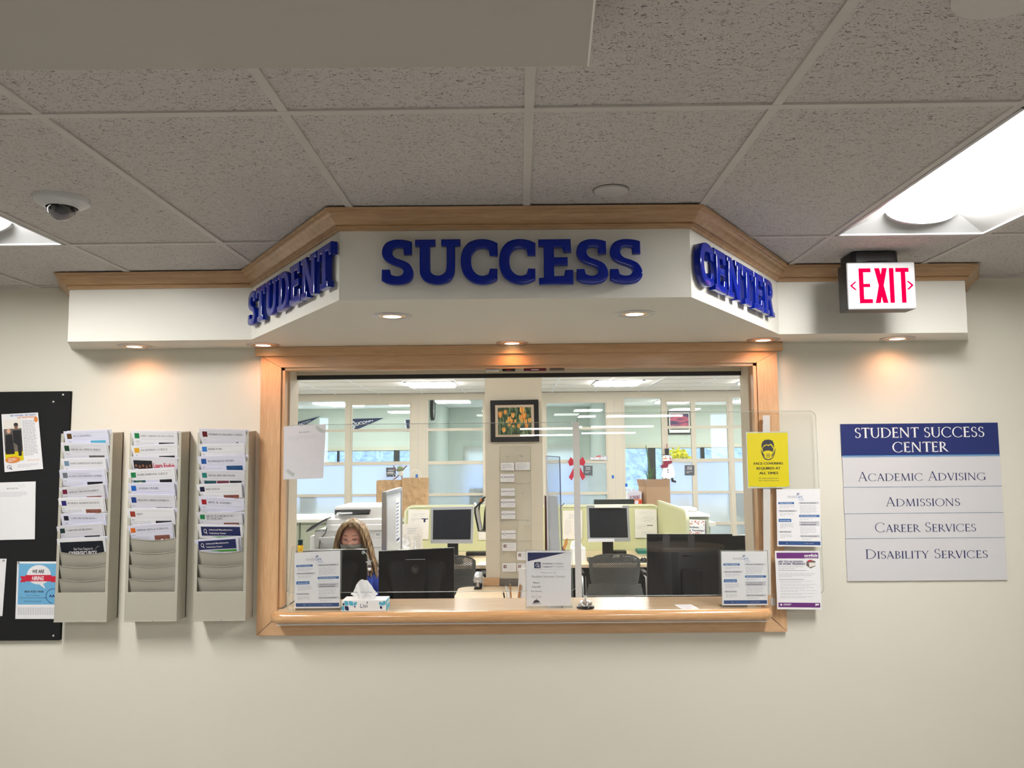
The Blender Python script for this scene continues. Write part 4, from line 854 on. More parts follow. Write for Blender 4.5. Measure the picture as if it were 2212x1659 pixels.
def welcome(s):
    s.poly([(.03, .03), (.03, .19), (.88, .03)], 'p_navy'); s.rect(.175, .205, .315, .315, 'p_navy', 2); s.ring(.245, .26, .045, .035, .2, 'paper', 3); s.text('V', .245, .275, .04, 'paper', .04, l=3); s.line(.255, .27, .29, .30, .003, 'paper', 3)
    s.text('Quinebaug Valley', .33, .245, .03, 'ink_navy', .50, al='l', font='serif', W=.12, T=.06); s.text('Community College', .33, .30, .03, 'ink_navy', .50, al='l', font='serif', W=.12, T=.06); s.rect(.12, .335, .88, .338, 'ink_grey')
    s.text('Welcome to the', .49, .405, .024, 'ink_grey', .35); s.text('Student Success Center', .49, .485, .042, 'ink_grey', .76, bold=.01)
    for tx, v, wd in (('Please', .59, .14), ('Ring Bell', .665, .19), ('For Service', .745, .24)): s.text(tx, .22, v, .027, 'ink', wd)
    s.ell(.22, .82+.02, .0, .0, 'ink', n=3)
    s.ring(.22, .835, .10, .018, .12, 'ink', a0=0, a1=360); s.line(.22, .87, .22, .885, .003, 'ink'); s.ell(.22, .945, .075, .055, 'ink', a0=180, a1=360); s.rect(.13, .955, .32, .963, 'ink')
holder([(1137, 1190), (1234, 1190), (1234, 1314), (1138, 1316)], -.065, 'acrylic stand with the Welcome to the Student Success Center sheet, right of the pens', welcome)
# smiling yellow clip behind the left stand
C('smile_yellow', (.85, .52, .02), .45); 
p = P(649, 1192, -.06); t = thing('smiley_topper', (p.x, -.06, p.z-.02), 'yellow smiling topper wearing a black top hat, on the left flyer stand', 'topper')
mb = MB(); mb.lathe((p.x, -.062, p.z-.022), [(.0, 0), (.012, 0), (.0125, .01), (.0115, .02), (.0135, .035), (.0135, .05), (.010, .057), (0, .057)], 20, 'smile_yellow', cap=False); mb.build('head', t, smooth=60)
mb = MB(); mb.lathe((p.x, -.062, p.z+.033), [(0, 0), (.013, 0), (.013, .003), (.0105, .004), (.012, .024), (0, .0245)], 20, 'q_teal', cap=False); mb.build('top_hat', t, smooth=40)
mb = MB(); y_ = -.0762
for dx in (-.004, .003): mb.ball((p.x+dx, y_+.001, p.z+.020), .0012, 'ink', 8, 6)
mb.tube([(p.x+.006*math.sin(math.radians(q_)), y_+.0005, p.z+.016-.006*math.cos(math.radians(q_))) for q_ in range(-70, 71, 14)], .0007, 5, 'ink'); mb.build('face', t)
# second clear frame leaning behind it
t = thing('clear_stand', (P(620, 1300, -.04).x, -.04, ZL), 'empty bent acrylic stand at the far left of the counter', 'acrylic stand')
a, b, c_ = P(634, 1180, -.05), P(621, 1312, -.045), P(634, 1318, -.08); b.z = ZL+.003; c_.z = ZL+.003
mb = MB(); mb.tube([a, P(631, 1184, -.05), P(630, 1190, -.05), (b.x, b.y, b.z+.01), (b.x+.002, b.y-.004, b.z), c_], .0022, 8, 'edge_clear'); mb.build('bent_edge', t, smooth=60)
mb = MB(); mb.poly([(a.x, -.05, a.z), (b.x, b.y, b.z), (b.x+.2, b.y, b.z), (a.x+.2, -.05, a.z)], 'clear_acrylic'); mb.build('pane', t)
# tissue box
C('tissue_blue', '58b0cc', .5); C('tissue_white', (.88, .88, .89), .7, trans=.25)
a = P(738, 1323, -.095); b = P(834, 1324, -.095); w_ = b.x-a.x; xx0 = a.x; hb = .050; ya, yb_ = -.095, .015
t = thing('tissue_box', ((a.x+b.x)/2, (ya+yb_)/2, ZL), 'white and blue tissue box on the counter beside the left flyer stand', 'tissue box')
def leaf(s, u, v, su, sv, m, fl=1):
    s.poly([(u+su*x_*fl, v+sv*y_) for x_, y_ in ((0, 0), (.55, .0), (.9, .15), (1, .5), (1, 1), (.45, 1), (.12, .85), (0, .45))], m, 2)
s = Sheet((xx0, ya, ZL+hb), (xx0+w_, ya, ZL+hb), (xx0+w_, ya, ZL+.0005), (xx0, ya, ZL+.0005), base='white', th=.001)
for u, v, a1, a2, m_, f_ in ((.06, .05, .09, .42, 'tissue_blue', 1), (.16, .06, .10, .42, 'tissue_blue', 1), (.34, .15, .07, .3, 'tissue_blue', -1), (.02, .25, .04, .22, 'q_teal', 1), (.0, .5, .06, .45, 'tissue_blue', 1), (.07, .52, .09, .42, 'p_navy', 1), (.28, .5, .03, .16, 'p_navy', 1), (.84, .15, .07, .32, 'tissue_blue', 1), (.99, .08, .08, .40, 'tissue_blue', -1), (.86, .55, .05, .25, 'p_navy', 1)): leaf(s, u, v, a1, a2, m_, f_)
s.text('Livi', .50, .70, .42, 'p_navy', .16, bold=-.005); s.rect(.42, .83, .55, .84, 'tissue_blue'); s.poly([(.555, .22), (.585, .10), (.59, .22), (.575, .28)], 'p_navy', 3)
s.build('front_print', t)
mb = MB(); mb.box(xx0+.0005, xx0+w_-.0005, ya+.0012, yb_, ZL+.0002, ZL+hb-.0002, 'white'); mb.build('carton', t)
s = Sheet((xx0+w_, ya, ZL+hb), (xx0+w_, yb_, ZL+hb), (xx0+w_, yb_, ZL+.001), (xx0+w_, ya, ZL+.001), base='tissue_blue', th=.0006); s.rect(.3, .2, .5, .5, 'white'); s.rect(.65, .1, .9, .5, 'white'); s.build('side_print', t)
mb = MB(); cxx = xx0+w_*.46
def tis(u, v):
    a_ = (u-.5)*2; wd = .060*(1-.12*v**3); x_ = cxx+a_*wd*(1+.1*math.sin(9*v+3*a_)); y_ = (ya+yb_)/2-.006+.012*math.sin(5*a_+2*v)*(1-v*.5)+.006*math.sin(11*a_+v*5); z_ = ZL+hb+.002+.088*v*(1-.62*a_*a_)+.003*math.sin(7*a_+4*v)
    return (x_, y_, z_)
mb.grid(tis, 28, 16, 'tissue_white')
mb.grid(lambda u, v: (cxx+(u-.5)*.11*(1-.35*v), (ya+yb_)/2+.014+.012*math.sin(9*u+3)*(1-.4*v), ZL+hb+.002+.055*v*(1-.2*(2*u-1)**2)), 20, 8, 'tissue_white')
mb.build('tissue', t, smooth=80)
# call bell
p = P(1265, 1318, -.06); bx_, by_ = p.x, -.055
C('foil', (.82, .82, .84), .16, 1.0, bump=.0)
t = thing('call_bell', (bx_, by_, ZL), 'shiny silver call bell on a black base, on the counter right of the welcome sign', 'call bell')
mb = MB(); mb.lathe((bx_, by_, ZL), [(0, 0), (.042, 0), (.043, .004), (.040, .009), (.034, .013), (.0, .014)], 36, 'black_gloss', cap=False); mb.build('base', t, smooth=50)
mb = MB(); mb.grid(lambda u, v: (bx_+math.cos(2*math.pi*u)*math.cos(v*math.pi/2)*.034*(1+.05*math.sin(16*math.pi*u)*math.sin(v*5)), by_+math.sin(2*math.pi*u)*math.cos(v*math.pi/2)*.034*(1+.05*math.sin(16*math.pi*u)*math.sin(v*5)), ZL+.013+.027*math.sin(v*math.pi/2)), 64, 14, 'foil'); mb.build('dome', t, smooth=80, weld=True)
mb = MB(); mb.cyl((bx_, by_, ZL+.038), (bx_, by_, ZL+.050), .0025, n=12, m='chrome'); mb.ball((bx_, by_, ZL+.052), (.006, .006, .003), 'chrome'); mb.build('plunger', t, smooth=50)
# card on counter
cc = [Pz(1457, 1306, ZL), Pz(1493, 1305.5, ZL), Pz(1513, 1316, ZL), Pz(1474, 1316.5, ZL)]
s = Sheet(*cc, base='paper', th=.0008); s.n = Vector((0, 0, 1)); s.lines(.12, .88, .2, 4, .13, 'ink_light', t=.3); s.lines(.3, .7, .75, 1, .1, 'p_red', t=.5)
tag(s.build('card'), 'small printed card lying flat on the counter near the right flyer stand', 'card')
# hanging star ornament and its hook on the left shield
p = P(785, 1193, -.058); q_ = P(795, 1208, -.058)
C('star_grey', (.42, .44, .46), .7, bump=.4); t = thing('star_ornament', (q_.x, -.062, q_.z-.06), 'grey felt star with a small white bell, hanging above the counter tissue box', 'ornament')
mb = MB(); mb.obox((p.x, -.0600, p.z), (.007, 0, 0), (0, .0015, 0), (0, 0, .008), 'edge_clear'); mb.build('hook', t)
mb = MB(); mb.tube([p+Vector((0, -.004, .004)), P(791, 1195, -.062), P(795, 1202, -.063), q_+Vector((0, -.004, 0))], .0009, 6, 'white'); mb.build('string', t)
sc_ = P(797, 1215, -.064); pts = []
for i in range(10): r_ = .0175 if i % 2 == 0 else .0075; an = math.pi/2+i*math.pi/5+.15; pts.append((sc_.x+r_*math.cos(an), -.066, sc_.z+r_*1.15*math.sin(an)))
mb = MB(); mb.prism(pts, (0, .004, 0), 'star_grey'); mb.build('star', t, bevel=.001)
bl_ = P(798, 1234-3, -.064); mb = MB(); mb.ball((bl_.x, -.064, bl_.z+.004), .0085, 'white'); mb.build('bell', t, smooth=80); mb = MB(); mb.ball((bl_.x, -.064, bl_.z+.013), (.007, .006, .003), 'ink_navy'); mb.build('bow', t, smooth=80)
# bead chain behind the bell
p = P(1265, 1245, .0); mb = MB(); mb.tube([(p.x, -.0, p.z), (p.x, .0, 1.10), (p.x+.001, -.01, 1.04), (p.x+.002, -.02, ZL+.003)], .0012, 6, 'steel'); tag(mb.build('bead_chain'), 'thin metal chain hanging down behind the call bell', 'chain')
# small things stuck under the head of the opening
for x0_, x1_, y_, m_, l in ((1049, 1078, 799, 'steel', 'leftmost, grey'), (1085, 1113, 799, 'black', 'second, black'), (1131, 1180, 799, 'q_maroon', 'third, dark red'), (1187, 1219, 798, 'photo_mid', 'rightmost, olive grey')):
    a = P(x0_, y_, .02); b = P(x1_, y_, .02); mb = MB(); mb.box(a.x, b.x, .012, .045, 2.1395-.011, 2.1395, m_)
    tt = thing('pen_clip', ((a.x+b.x)/2, .03, 2.1285), 'small flat clip stuck under the frame head, '+l, 'clip', 'clips under the head of the frame'); mb.build('body', tt, bevel=.003)
    mb = MB(); mb.box((a.x*2+b.x)/3, (a.x+b.x*2)/3, .008, .0125, 2.1395-.008, 2.1395-.004, 'p_red' if m_ in ('black',) else ('white' if m_ == 'q_maroon' else m_)); mb.build('tab', tt)
# ================================================================ OFFICE SHELL
YP = 7.3; YB = 11.0; OXL, OXR = -4.6, 4.9
C('carpet', (.42, .41, .38), .95, bump=.6); C('frame_cream', (.58, .525, .425), .45, amt=.01); C('ceil_dark', (.2, .19, .18), .6)
mb = MB(); mb.box(OXL, OXR, .15, YB+.1, -.1, 0, 'carpet'); struct(mb, 'floor_office')
mb = MB(); mb.box(OXL-.1, OXL, .15, YB, 0, 2.66, 'office_paint'); struct(mb, 'wall_office_left')
mb = MB(); mb.box(OXR, OXR+.1, .15, YB, 0, 2.66, 'office_paint'); struct(mb, 'wall_office_right')
mb = MB(); mb.box(OXL, OXR, .15, YP+.06, ZT, ZT+.02, 'office_tile'); oc = struct(mb, 'ceiling_office')
mb = MB()
for i in range(-6, 11): x = -1.36+i*GS; mb.box(x-.012, x+.012, .15, YP, ZC, ZC+.006, 'grid_office')
for j in range(12): y = 6.65-j*GS; mb.box(OXL, OXR, y-.008, y+.008, ZC+.001, ZC+.006, 'grid_white')
mb.box(OXL, OXR, YP-.03, YP, ZC-.002, ZC+.004, 'ceil_dark'); struct(mb, 'ceiling_grid', oc)
mb = MB(); mb.box(OXL, OXR, YP+.06, YB, ZT, ZT+.02, 'office_tile'); struct(mb, 'ceiling_rooms')
def panel_light(x0, x1, y0, y1, label, group='office ceiling lights', lamp='lamp_office'):
    t = thing('ceiling_light', ((x0+x1)/2, (y0+y1)/2, ZC), label, 'ceiling light', group)
    mb = MB()
    for q_ in ((x0, x1, y0, y0+.03), (x0, x1, y1-.03, y1), (x0, x0+.03, y0, y1), (x1-.03, x1, y0, y1)): mb.box(*q_, ZC-.006, ZC+.002, 'troffer_white')
    mb.build('frame', t)
    mb = MB(); mb.box(x0+.03, x1-.03, y0+.03, y1-.03, ZC-.028, ZC, lamp); mb.build('lens', t)  # lens dropped below the grid so its glowing sides brighten the ceiling
panel_light(-1.36, -.76, 5.44, 6.02, 'bright office ceiling light left of the pillar')
panel_light(.92, 1.50, 5.50, 6.08, 'bright office ceiling light right of the pillar')
panel_light(2.72, 3.32, 5.50, 6.08, 'office ceiling light at the far right of the opening')
panel_light(-3.35, -2.80, 5.2, 5.8, 'office ceiling light at the far left of the opening')
for x in (-2.6, -.75, 1.08, 3.0): panel_light(x, x+.58, 2.4, 2.98, 'office ceiling light out of sight above the near desks, %s' % {-2.6: 'leftmost of four', -.75: 'second from the left', 1.08: 'third from the left', 3.0: 'rightmost of four'}[x])
for x, l in ((-3.2, 'left room, left one'), (-2.2, 'left room, right one'), (-.3, 'middle room'), (2.3, 'right room, left one'), (3.6, 'right room, right one')): panel_light(x, x+.58, 9.2, 9.78, 'added ceiling light brightening a room behind the glass, '+l)  # unseen lights added so the rooms behind the glass read brighter
for x, l in ((-.95, 'left'), (.75, 'right')): panel_light(x, x+.58, .75, 1.33, 'added unseen fill light just behind the opening, %s one' % l, lamp='lamp_fill')  # unseen fill panels added to brighten the pillar front and reception desks
# pillar
mb = MB(); px0, px1, py0 = -.257, .175, 2.11
mb.box(px0, px1, py0, py0+.42, 0, ZT, 'office_paint'); pil = struct(mb, 'wall_pillar')
mb = MB(); mb.box(px0-.02, px0+.10, py0-.03, py0-.001, .741, .80, 'maple_x'); 
tag(mb.build('wood_block'), 'small light wood block against the foot of the pillar', 'block')
mb = MB(); mb.box(px0+.10, px1-.02, py0-.025, py0-.001, .741, .79, 'photo_mid'); tag(mb.build('brown_box'), 'flat brown box against the foot of the pillar', 'box')
# glazed partition
m, nt, out = newmat('frosted_glass'); L = nt.links.new
t1 = N(nt, 'ShaderNodeBsdfTranslucent'); t1.inputs[0].default_value = (.86, .93, .97, 1); rf = N(nt, 'ShaderNodeBsdfRefraction', i_Roughness=.55, i_IOR=1.18); rf.inputs[0].default_value = (.95, .98, 1, 1)
gl = N(nt, 'ShaderNodeBsdfPrincipled', i_Roughness=.25); L(noisy(nt, (.60, .68, .68), 3, .04), gl.inputs['Base Color'])
a_ = N(nt, 'ShaderNodeMixShader', i_0=.55); L(t1.outputs[0], a_.inputs[1]); L(rf.outputs[0], a_.inputs[2]); b2 = N(nt, 'ShaderNodeMixShader', i_0=.18); L(a_.outputs[0], b2.inputs[1]); L(gl.outputs[0], b2.inputs[2]); L(b2.outputs[0], out.inputs[0])
MUL = [(OXL, -4.5), (-3.27, -3.215), (-2.446, -2.368), (-1.516, -1.275), (-.51, -.463), (.325, .367), (1.235, 1.481), (1.998, 2.063), (2.941, 3.0), (3.75, 3.81), (4.8, OXR)]
RAILS = [(2.040, 2.078), (1.572, 1.620), (1.135, 1.172), (.705, .745), (0, .15)]
mb = MB()
mb.box(OXL, OXR, YP, YP+.06, 2.478, ZT, 'frame_cream')
for a, b in MUL:
    mb.box(a, b, YP-.005, YP+.065, 0, 2.478, 'frame_cream')
part = struct(mb, 'wall_partition')
for a, b in MUL:
    if b-a > .2:
        mb = MB(); mb.box(a+.10, a+.104, YP-.0065, YP-.005, 0, 2.47, 'ink_grey'); mb.box(b-.035, b-.031, YP-.0065, YP-.005, 0, 2.47, 'ink_grey'); mb.build('joint_line', part)
C('door_silver', (.55, .55, .56), .3, .9)
dn = 0; gn = 0
doors = {2: 1, 5: 2, 7: 3}
for k, ((a0, a1), (b0, b1)) in enumerate(zip(MUL[:-1], MUL[1:])):
    mb = MB(); door = k in doors
    if door:
        top = 2.414; x0, x1 = a1, b0; st = .012 if k != 5 else .012
        D_ = MB(); D_.box(x0, x1, YP+.005, YP+.05, 2.414, 2.478, 'frame_cream')
        D_.box(x0, x0+.02, YP+.005, YP+.05, 0, 2.42, 'frame_cream'); D_.box(x1-.02, x1, YP+.005, YP+.05, 0, 2.42, 'frame_cream')
        if k == 7: D_.box(2.412, 2.476, YP+.004, YP+.052, 0, 2.42, 'frame_cream')
    else: top = 2.478
    for z0, z1 in (RAILS if k != 6 else RAILS[3:]): (D_ if door else mb).box(a1, b0, YP+.008, YP+.052, z0, z1, 'frame_cream')
    if door: par = struct(D_, f'door_{doors[k]}')
    else: par = struct(mb, 'window_%d' % (k+1))
    zz = [.15, .705, .745, 1.135, 1.172, 1.572, 1.62, 2.040, 2.078, top]
    if k == 6: zz = [.15, .705, .745, top]
    for j in range(0, len(zz), 2):
        mb = MB(); mb.poly([(a1, YP+.03, zz[j]), (b0, YP+.03, zz[j]), (b0, YP+.03, zz[j+1]), (a1, YP+.03, zz[j+1])], 'frosted_glass' if zz[j+1] < (1.6 if k != 6 else .72) else 'partition_glass')
        mb.build('glass_pane', par)
    if k == 5:
        p = P(1312, 1098, YP); mb = MB(); mb.box(p.x-.032, p.x-.004, YP-.012, YP+.004, p.z-.12, p.z+.10, 'door_silver'); mb.cyl((p.x-.018, YP-.01, p.z-.01), (p.x-.018, YP-.05, p.z-.01), .009, n=12, m='door_silver'); mb.tube([(p.x-.018, YP-.05, p.z-.01), (p.x+.05, YP-.052, p.z-.012), (p.x+.08, YP-.045, p.z-.02)], .009, 8, 'door_silver'); mb.build('lever_handle', par)
# rooms behind
for x, nm in ((-1.36, 'wall_room_left'), (1.36, 'wall_room_right')):
    mb = MB(); mb.box(x-.05, x+.05, YP+.066, YB, 0, ZT, 'room_paint'); struct(mb, nm)
WZ0, WZ1 = .80, 1.80
WIN = [(-4.3, -1.75), (-1.0, .25), (.45, 1.1), (1.75, 4.7)]
mb = MB(); e = [OXL]+[v for w_ in WIN for v in w_]+[OXR]
mb.box(OXL, OXR, YB, YB+.12, 0, WZ0, 'room_paint'); mb.box(OXL, OXR, YB, YB+.12, WZ1, ZT+.02, 'room_paint')
for i in range(0, len(e), 2): mb.box(e[i], e[i+1], YB, YB+.12, WZ0, WZ1, 'room_paint')
struct(mb, 'wall_exterior')
C('win_dark', (.02, .025, .025), .4); C('shade_cloth', (.82, .80, .74), .7, trans=.6); C('valance', (.62, .60, .50), .6)
for i, (a, b) in enumerate(WIN):
    mb = MB(); mb.box(a, b, YB+.03, YB+.09, WZ0, WZ0+.04, 'frame_cream'); mb.box(a, b, YB+.03, YB+.09, WZ1-.02, WZ1, 'frame_cream'); mb.box(a, a+.03, YB+.03, YB+.09, WZ0, WZ1, 'frame_cream'); mb.box(b-.03, b, YB+.03, YB+.09, WZ0, WZ1, 'frame_cream')
    if i == 0: mb.box(-2.34, -2.235, YB+.02, YB+.10, WZ0, WZ1, 'win_dark'); mb.box(-3.4, -3.36, YB+.03, YB+.09, WZ0, WZ1, 'win_dark')
    if i == 3: mb.box(2.39, 2.53, YB+.02, YB+.10, WZ0, WZ1, 'win_dark'); mb.box(3.37, 3.44, YB+.02, YB+.10, WZ0, WZ1, 'win_dark')
    w_ = struct(mb, f'window_{i+20}')
    mb = MB(); mb.poly([(a, YB+.06, WZ0), (b, YB+.06, WZ0), (b, YB+.06, WZ1), (a, YB+.06, WZ1)], 'window_glass'); mb.build('glass_pane', w_)
    if i in (1, 2):
        mb = MB(); mb.box(a-.03, b+.03, YB-.025, YB-.02, 1.46, 1.86, 'shade_cloth'); tag(mb.build('roller_shade'), 'sunlit pale roller shade, %s in the middle room behind the glass' % ('left one' if i == 1 else 'right one'), 'window shade')
    else:
        mb = MB(); mb.box(a-.03, b+.03, YB-.03, YB-.005, 1.795, 1.86, 'valance'); tag(mb.build('window_valance'), 'beige rolled window shade at the top of the %s room window' % ('left' if i == 0 else 'right'), 'window shade')
# hillside beyond
m, nt, out = newmat('brush_hill'); L = nt.links.new
d = N(nt, 'ShaderNodeBsdfDiffuse'); t_ = N(nt, 'ShaderNodeTexCoord'); nz = N(nt, 'ShaderNodeTexNoise', i_Scale=5.0, i_Detail=9.0, i_Roughness=.85, i_Distortion=.2); r_ = N(nt, 'ShaderNodeValToRGB')
r_.color_ramp.elements[0].position = .40; r_.color_ramp.elements[0].color = (.11, .11, .14, 1); r_.color_ramp.elements[1].position = .62; r_.color_ramp.elements[1].color = (.30, .30, .33, 1)
mp = N(nt, 'ShaderNodeMapping'); mp.inputs['Scale'].default_value = (1, .25, .45); L(t_.outputs['Object'], mp.inputs[0]); L(mp.outputs[0], nz.inputs[0]); L(nz.outputs[0], r_.inputs[0]); L(r_.outputs[0], d.inputs[0]); L(d.outputs[0], out.inputs[0])
mb = MB(); mb.grid(lambda u, v: (-40+80*u, 14+46*v, -2.2+9.5*v**.8+.8*math.sin(9*u)*v+.5*math.sin(31*u+7*v)), 60, 20, 'brush_hill')
tag(mb.build('wooded_hillside', smooth=60), 'pale wooded hillside seen through the far windows', 'hillside')

# things in the rooms behind the glass
C('pennant_navy', (.012, .025, .09), .7); C('pennant_white', (.75, .75, .78), .7)
def pennant(pts, txt, label, ring=None):
    a, b, c = [P(x, y, YB-.02) for x, y in pts]   # top-left, tip, bottom-left
    s = Sheet(a, b, b, c, base='pennant_navy', th=.002); s.text(txt[0], txt[1], txt[2], txt[3], 'pennant_white', txt[4], bold=.03, l=2)
    s.rect(0, 0, .035, 1, 'pennant_white', 2)
    if ring: s.ell(.14, .52, .09, .35, 'pennant_white', 2); s.ell(.15, .5, .06, .2, 'pennant_navy', 3); s.ell(.16, .55, .03, .12, 'pennant_white', 4)
    tag(s.build('pennant'), label, 'pennant', 'navy pennants on the far wall')
pennant([(748, 905), (829, 903), (752, 936)], ('UCONN', .47, .66, .34, .46), 'navy pennant reading UCONN, middle of the three behind the glass', True)
pennant([(600, 922), (692, 899), (604, 950)], ('QVCC', .52, .70, .36, .5), 'navy pennant with white letters behind the left glass, partly behind the notice')
pennant([(873, 907), (960, 905), (877, 934)], ('Q', .18, .72, .45, .14), 'navy pennant starting with Q, rightmost, cut off by the door post')
t = thing('wall_clock', (-1.27, 8.9, 1.95), 'round black-rimmed wall clock seen almost edge-on behind the glass', 'clock')
mb = MB(); p = Px(933, 883, -1.30); cyy = p.y; mb.lathe((-1.309, cyy, p.z), [(0, .03), (.15, .03), (.155, .04), (.17, .045), (.175, .03), (.175, 0)], 36, 'black', axis=(1, 0, 0), cap=False); mb.build('rim', t, smooth=40)
mb = MB(); mb.lathe((-1.309, cyy, p.z), [(0, .032), (.15, .032)], 36, 'white', axis=(1, 0, 0), cap=False); mb.build('dial', t)
mb = MB(); mb.box(-1.276, -1.272, cyy-.005, cyy+.005, p.z, p.z+.11, 'ink'); mb.box(-1.276, -1.272, cyy, cyy+.08, p.z-.004, p.z+.004, 'ink'); mb.build('hands', t)
# sunset picture
a, b = P(1441, 888, YB-.03), P(1494, 938, YB-.03)
t = thing('framed_photo', ((a.x+b.x)/2, YB-.03, b.z), 'framed pink and purple sunset picture in the right room behind the glass', 'picture')
mb = MB(); mb.box(a.x, b.x, YB-.035, YB-.005, b.z, a.z, 'black'); mb.build('frame', t)
m, nt, out = newmat('sunset'); L = nt.links.new; bs = N(nt, 'ShaderNodeBsdfPrincipled', i_Roughness=.4); tx = N(nt, 'ShaderNodeTexCoord'); mp = N(nt, 'ShaderNodeMapping'); mp.inputs['Scale'].default_value = (2, 1, 9); nz = N(nt, 'ShaderNodeTexNoise', i_Scale=2.0, i_Detail=4.0); r_ = N(nt, 'ShaderNodeValToRGB')
r_.color_ramp.elements[0].position = .42; r_.color_ramp.elements[0].color = lin('4a3c6a'); r_.color_ramp.elements[1].position = .6; r_.color_ramp.elements[1].color = lin('d8607a')
L(tx.outputs['Object'], mp.inputs[0]); L(mp.outputs[0], nz.inputs[0]); L(nz.outputs[0], r_.inputs[0]); L(r_.outputs[0], bs.inputs['Base Color']); L(bs.outputs[0], out.inputs[0])
w_, h_ = b.x-a.x, a.z-b.z; mb = MB(); mb.box(a.x+.03, b.x-.03, YB-.037, YB-.0345, b.z+.03, a.z-.03, 'white'); mb.build('mat_board', t); mb = MB(); mb.box(a.x+.05, b.x-.05, YB-.039, YB-.0365, b.z+h_*.28, a.z-.05, 'sunset'); mb.box(a.x+.05, b.x-.05, YB-.0385, YB-.0365, b.z+h_*.2, b.z+h_*.29, 'ink'); mb.build('print', t)
# yellow plant
C('leaf_yellow', (.75, .70, .05), .5, trans=.5); C('leaf_green', (.10, .26, .07), .5, trans=.2); C('pot', (.3, .18, .1), .6)
def bush(c, r, n, ls, mat, mb):
    for i in range(n):
        v = Vector((random.gauss(0, 1), random.gauss(0, 1), random.gauss(0, 1))).normalized()*r*random.uniform(.4, 1); p = Vector(c)+Vector((v.x, v.y, v.z*.9))
        u = Vector((random.uniform(-1, 1), random.uniform(-1, 1), random.uniform(-1, 1))).normalized(); w__ = u.orthogonal().normalized()
        mb.poly([p-u*ls, p+w__*ls*.45, p+u*ls, p-w__*ls*.45], mat)
p = P(1465, 984, 10.4); t = thing('yellow_plant', (p.x, 10.4, .75), 'bright yellow-leaved potted plant by the right room window', 'plant')
mb = MB(); bush(p, .17, 170, .05, 'leaf_yellow', mb); bush((p.x+.2, 10.4, p.z-.1), .12, 60, .05, 'leaf_yellow', mb); mb.build('leaves', t)
mb = MB(); mb.tube([(p.x, 10.4, .95), (p.x+.02, 10.4, 1.2), p], .012, 6, 'pot'); mb.build('stem', t); mb = MB(); mb.lathe((p.x, 10.4, .75), [(0, 0), (.09, 0), (.12, .2), (.1, .2), (.09, .17)], 20, 'pot', cap=False); mb.build('pot', t, smooth=50)
mb = MB(); mb.box(1.8, 4.4, 10.1, 10.75, .70, .749, 'desk_wood'); mb.box(1.8, 1.84, 10.1, 10.75, 0, .70, 'desk_wood'); mb.box(4.36, 4.4, 10.1, 10.75, 0, .70, 'desk_wood'); tag(mb.build('side_table'), 'long table under the right room window, carrying the yellow plant', 'table')
# dark desk things just behind the frosted panes
for x0, x1, y, z0, z1, mt, l, c in ((-3.15, -2.95, 7.62, .90, 1.16, 'win_dark', 'dark box blurred behind the lower left frosted pane', 'box'), (-.72, -.52, 7.6, .80, 1.22, 'win_dark', 'dark shape blurred behind the frosted pane left of the pillar', 'office chair'), (3.02, 3.35, 7.65, .8, 1.12, 'win_dark', 'dark shape blurred behind the rightmost frosted pane', 'office chair')):
    mb = MB(); mb.box(x0, x1, y, y+.25, z0, z1, mt); mb.box(x0, x1, y, y+.3, .0, .04, mt); mb.box((x0+x1)/2-.02, (x0+x1)/2+.02, y+.1, y+.14, .0, z0, mt); tag(mb.build('blurred_chair' if c != 'box' else 'dark_box', bevel=.02), l, c)
# signs on the partition
def plate(x0, y0, x1, y1, label, rows=(('OFFICE', .25, .5), ('10:00', .42, .5))):
    s = PS([(x0, y0), (x1, y0), (x1, y1), (x0, y1)], YP-.012, base='photo_mid'); s.rect(0, 0, 1, 1, 'grey_plate', 1)
    for tx, v, wd in rows: s.text(tx, .5, v, .12, 'paper', wd, bold=.02, l=2)
    s.lines(.2, .8, .6, 2, .1, 'ink_light', l=2); tag(s.build('room_sign'), label, 'sign', 'grey room signs on the glass partition')
C('grey_plate', '50535a', .5)
plate(834, 1010, 855, 1030, 'small grey room sign above the paper bags', (('OFFICE', .35, .6), ('STAFF', .62, .5)))
mb = MB(); a, b = P(834, 1023, YP-.014), P(855, 1030, YP-.014); 
plate(1260, 1006, 1280, 1027, 'small grey room sign beside the red bow'); plate(1479, 1005, 1500, 1027, 'small grey room sign right of the snowman')
s = PS([(1273, 987), (1313, 984), (1313, 994), (1273, 994)], YP-.012, base='ink_grey'); s.text('MARK AVE', .5, .85, .6, 'paper', .85, bold=.02); s.ell(.5, .0, .15, .15, 'p_red', 2); tag(s.build('name_sticker'), 'small black and white name sign on the glass door right of the bow', 'sign')
for x, y, l in ((1324, 1030, 'on the door post right of the bow'), (900, 1028, 'on the post above the paper bags'), (1353, 1048, 'beside the snack box')):
    p = P(x, y, YP-.01); mb = MB(); mb.box(p.x-.016, p.x+.016, YP-.008, YP-.0062, p.z-.022, p.z+.022, 'q_blue'); tag(mb.build('tape_tab'), 'small square of blue tape '+l, 'tape', 'blue tape tabs')
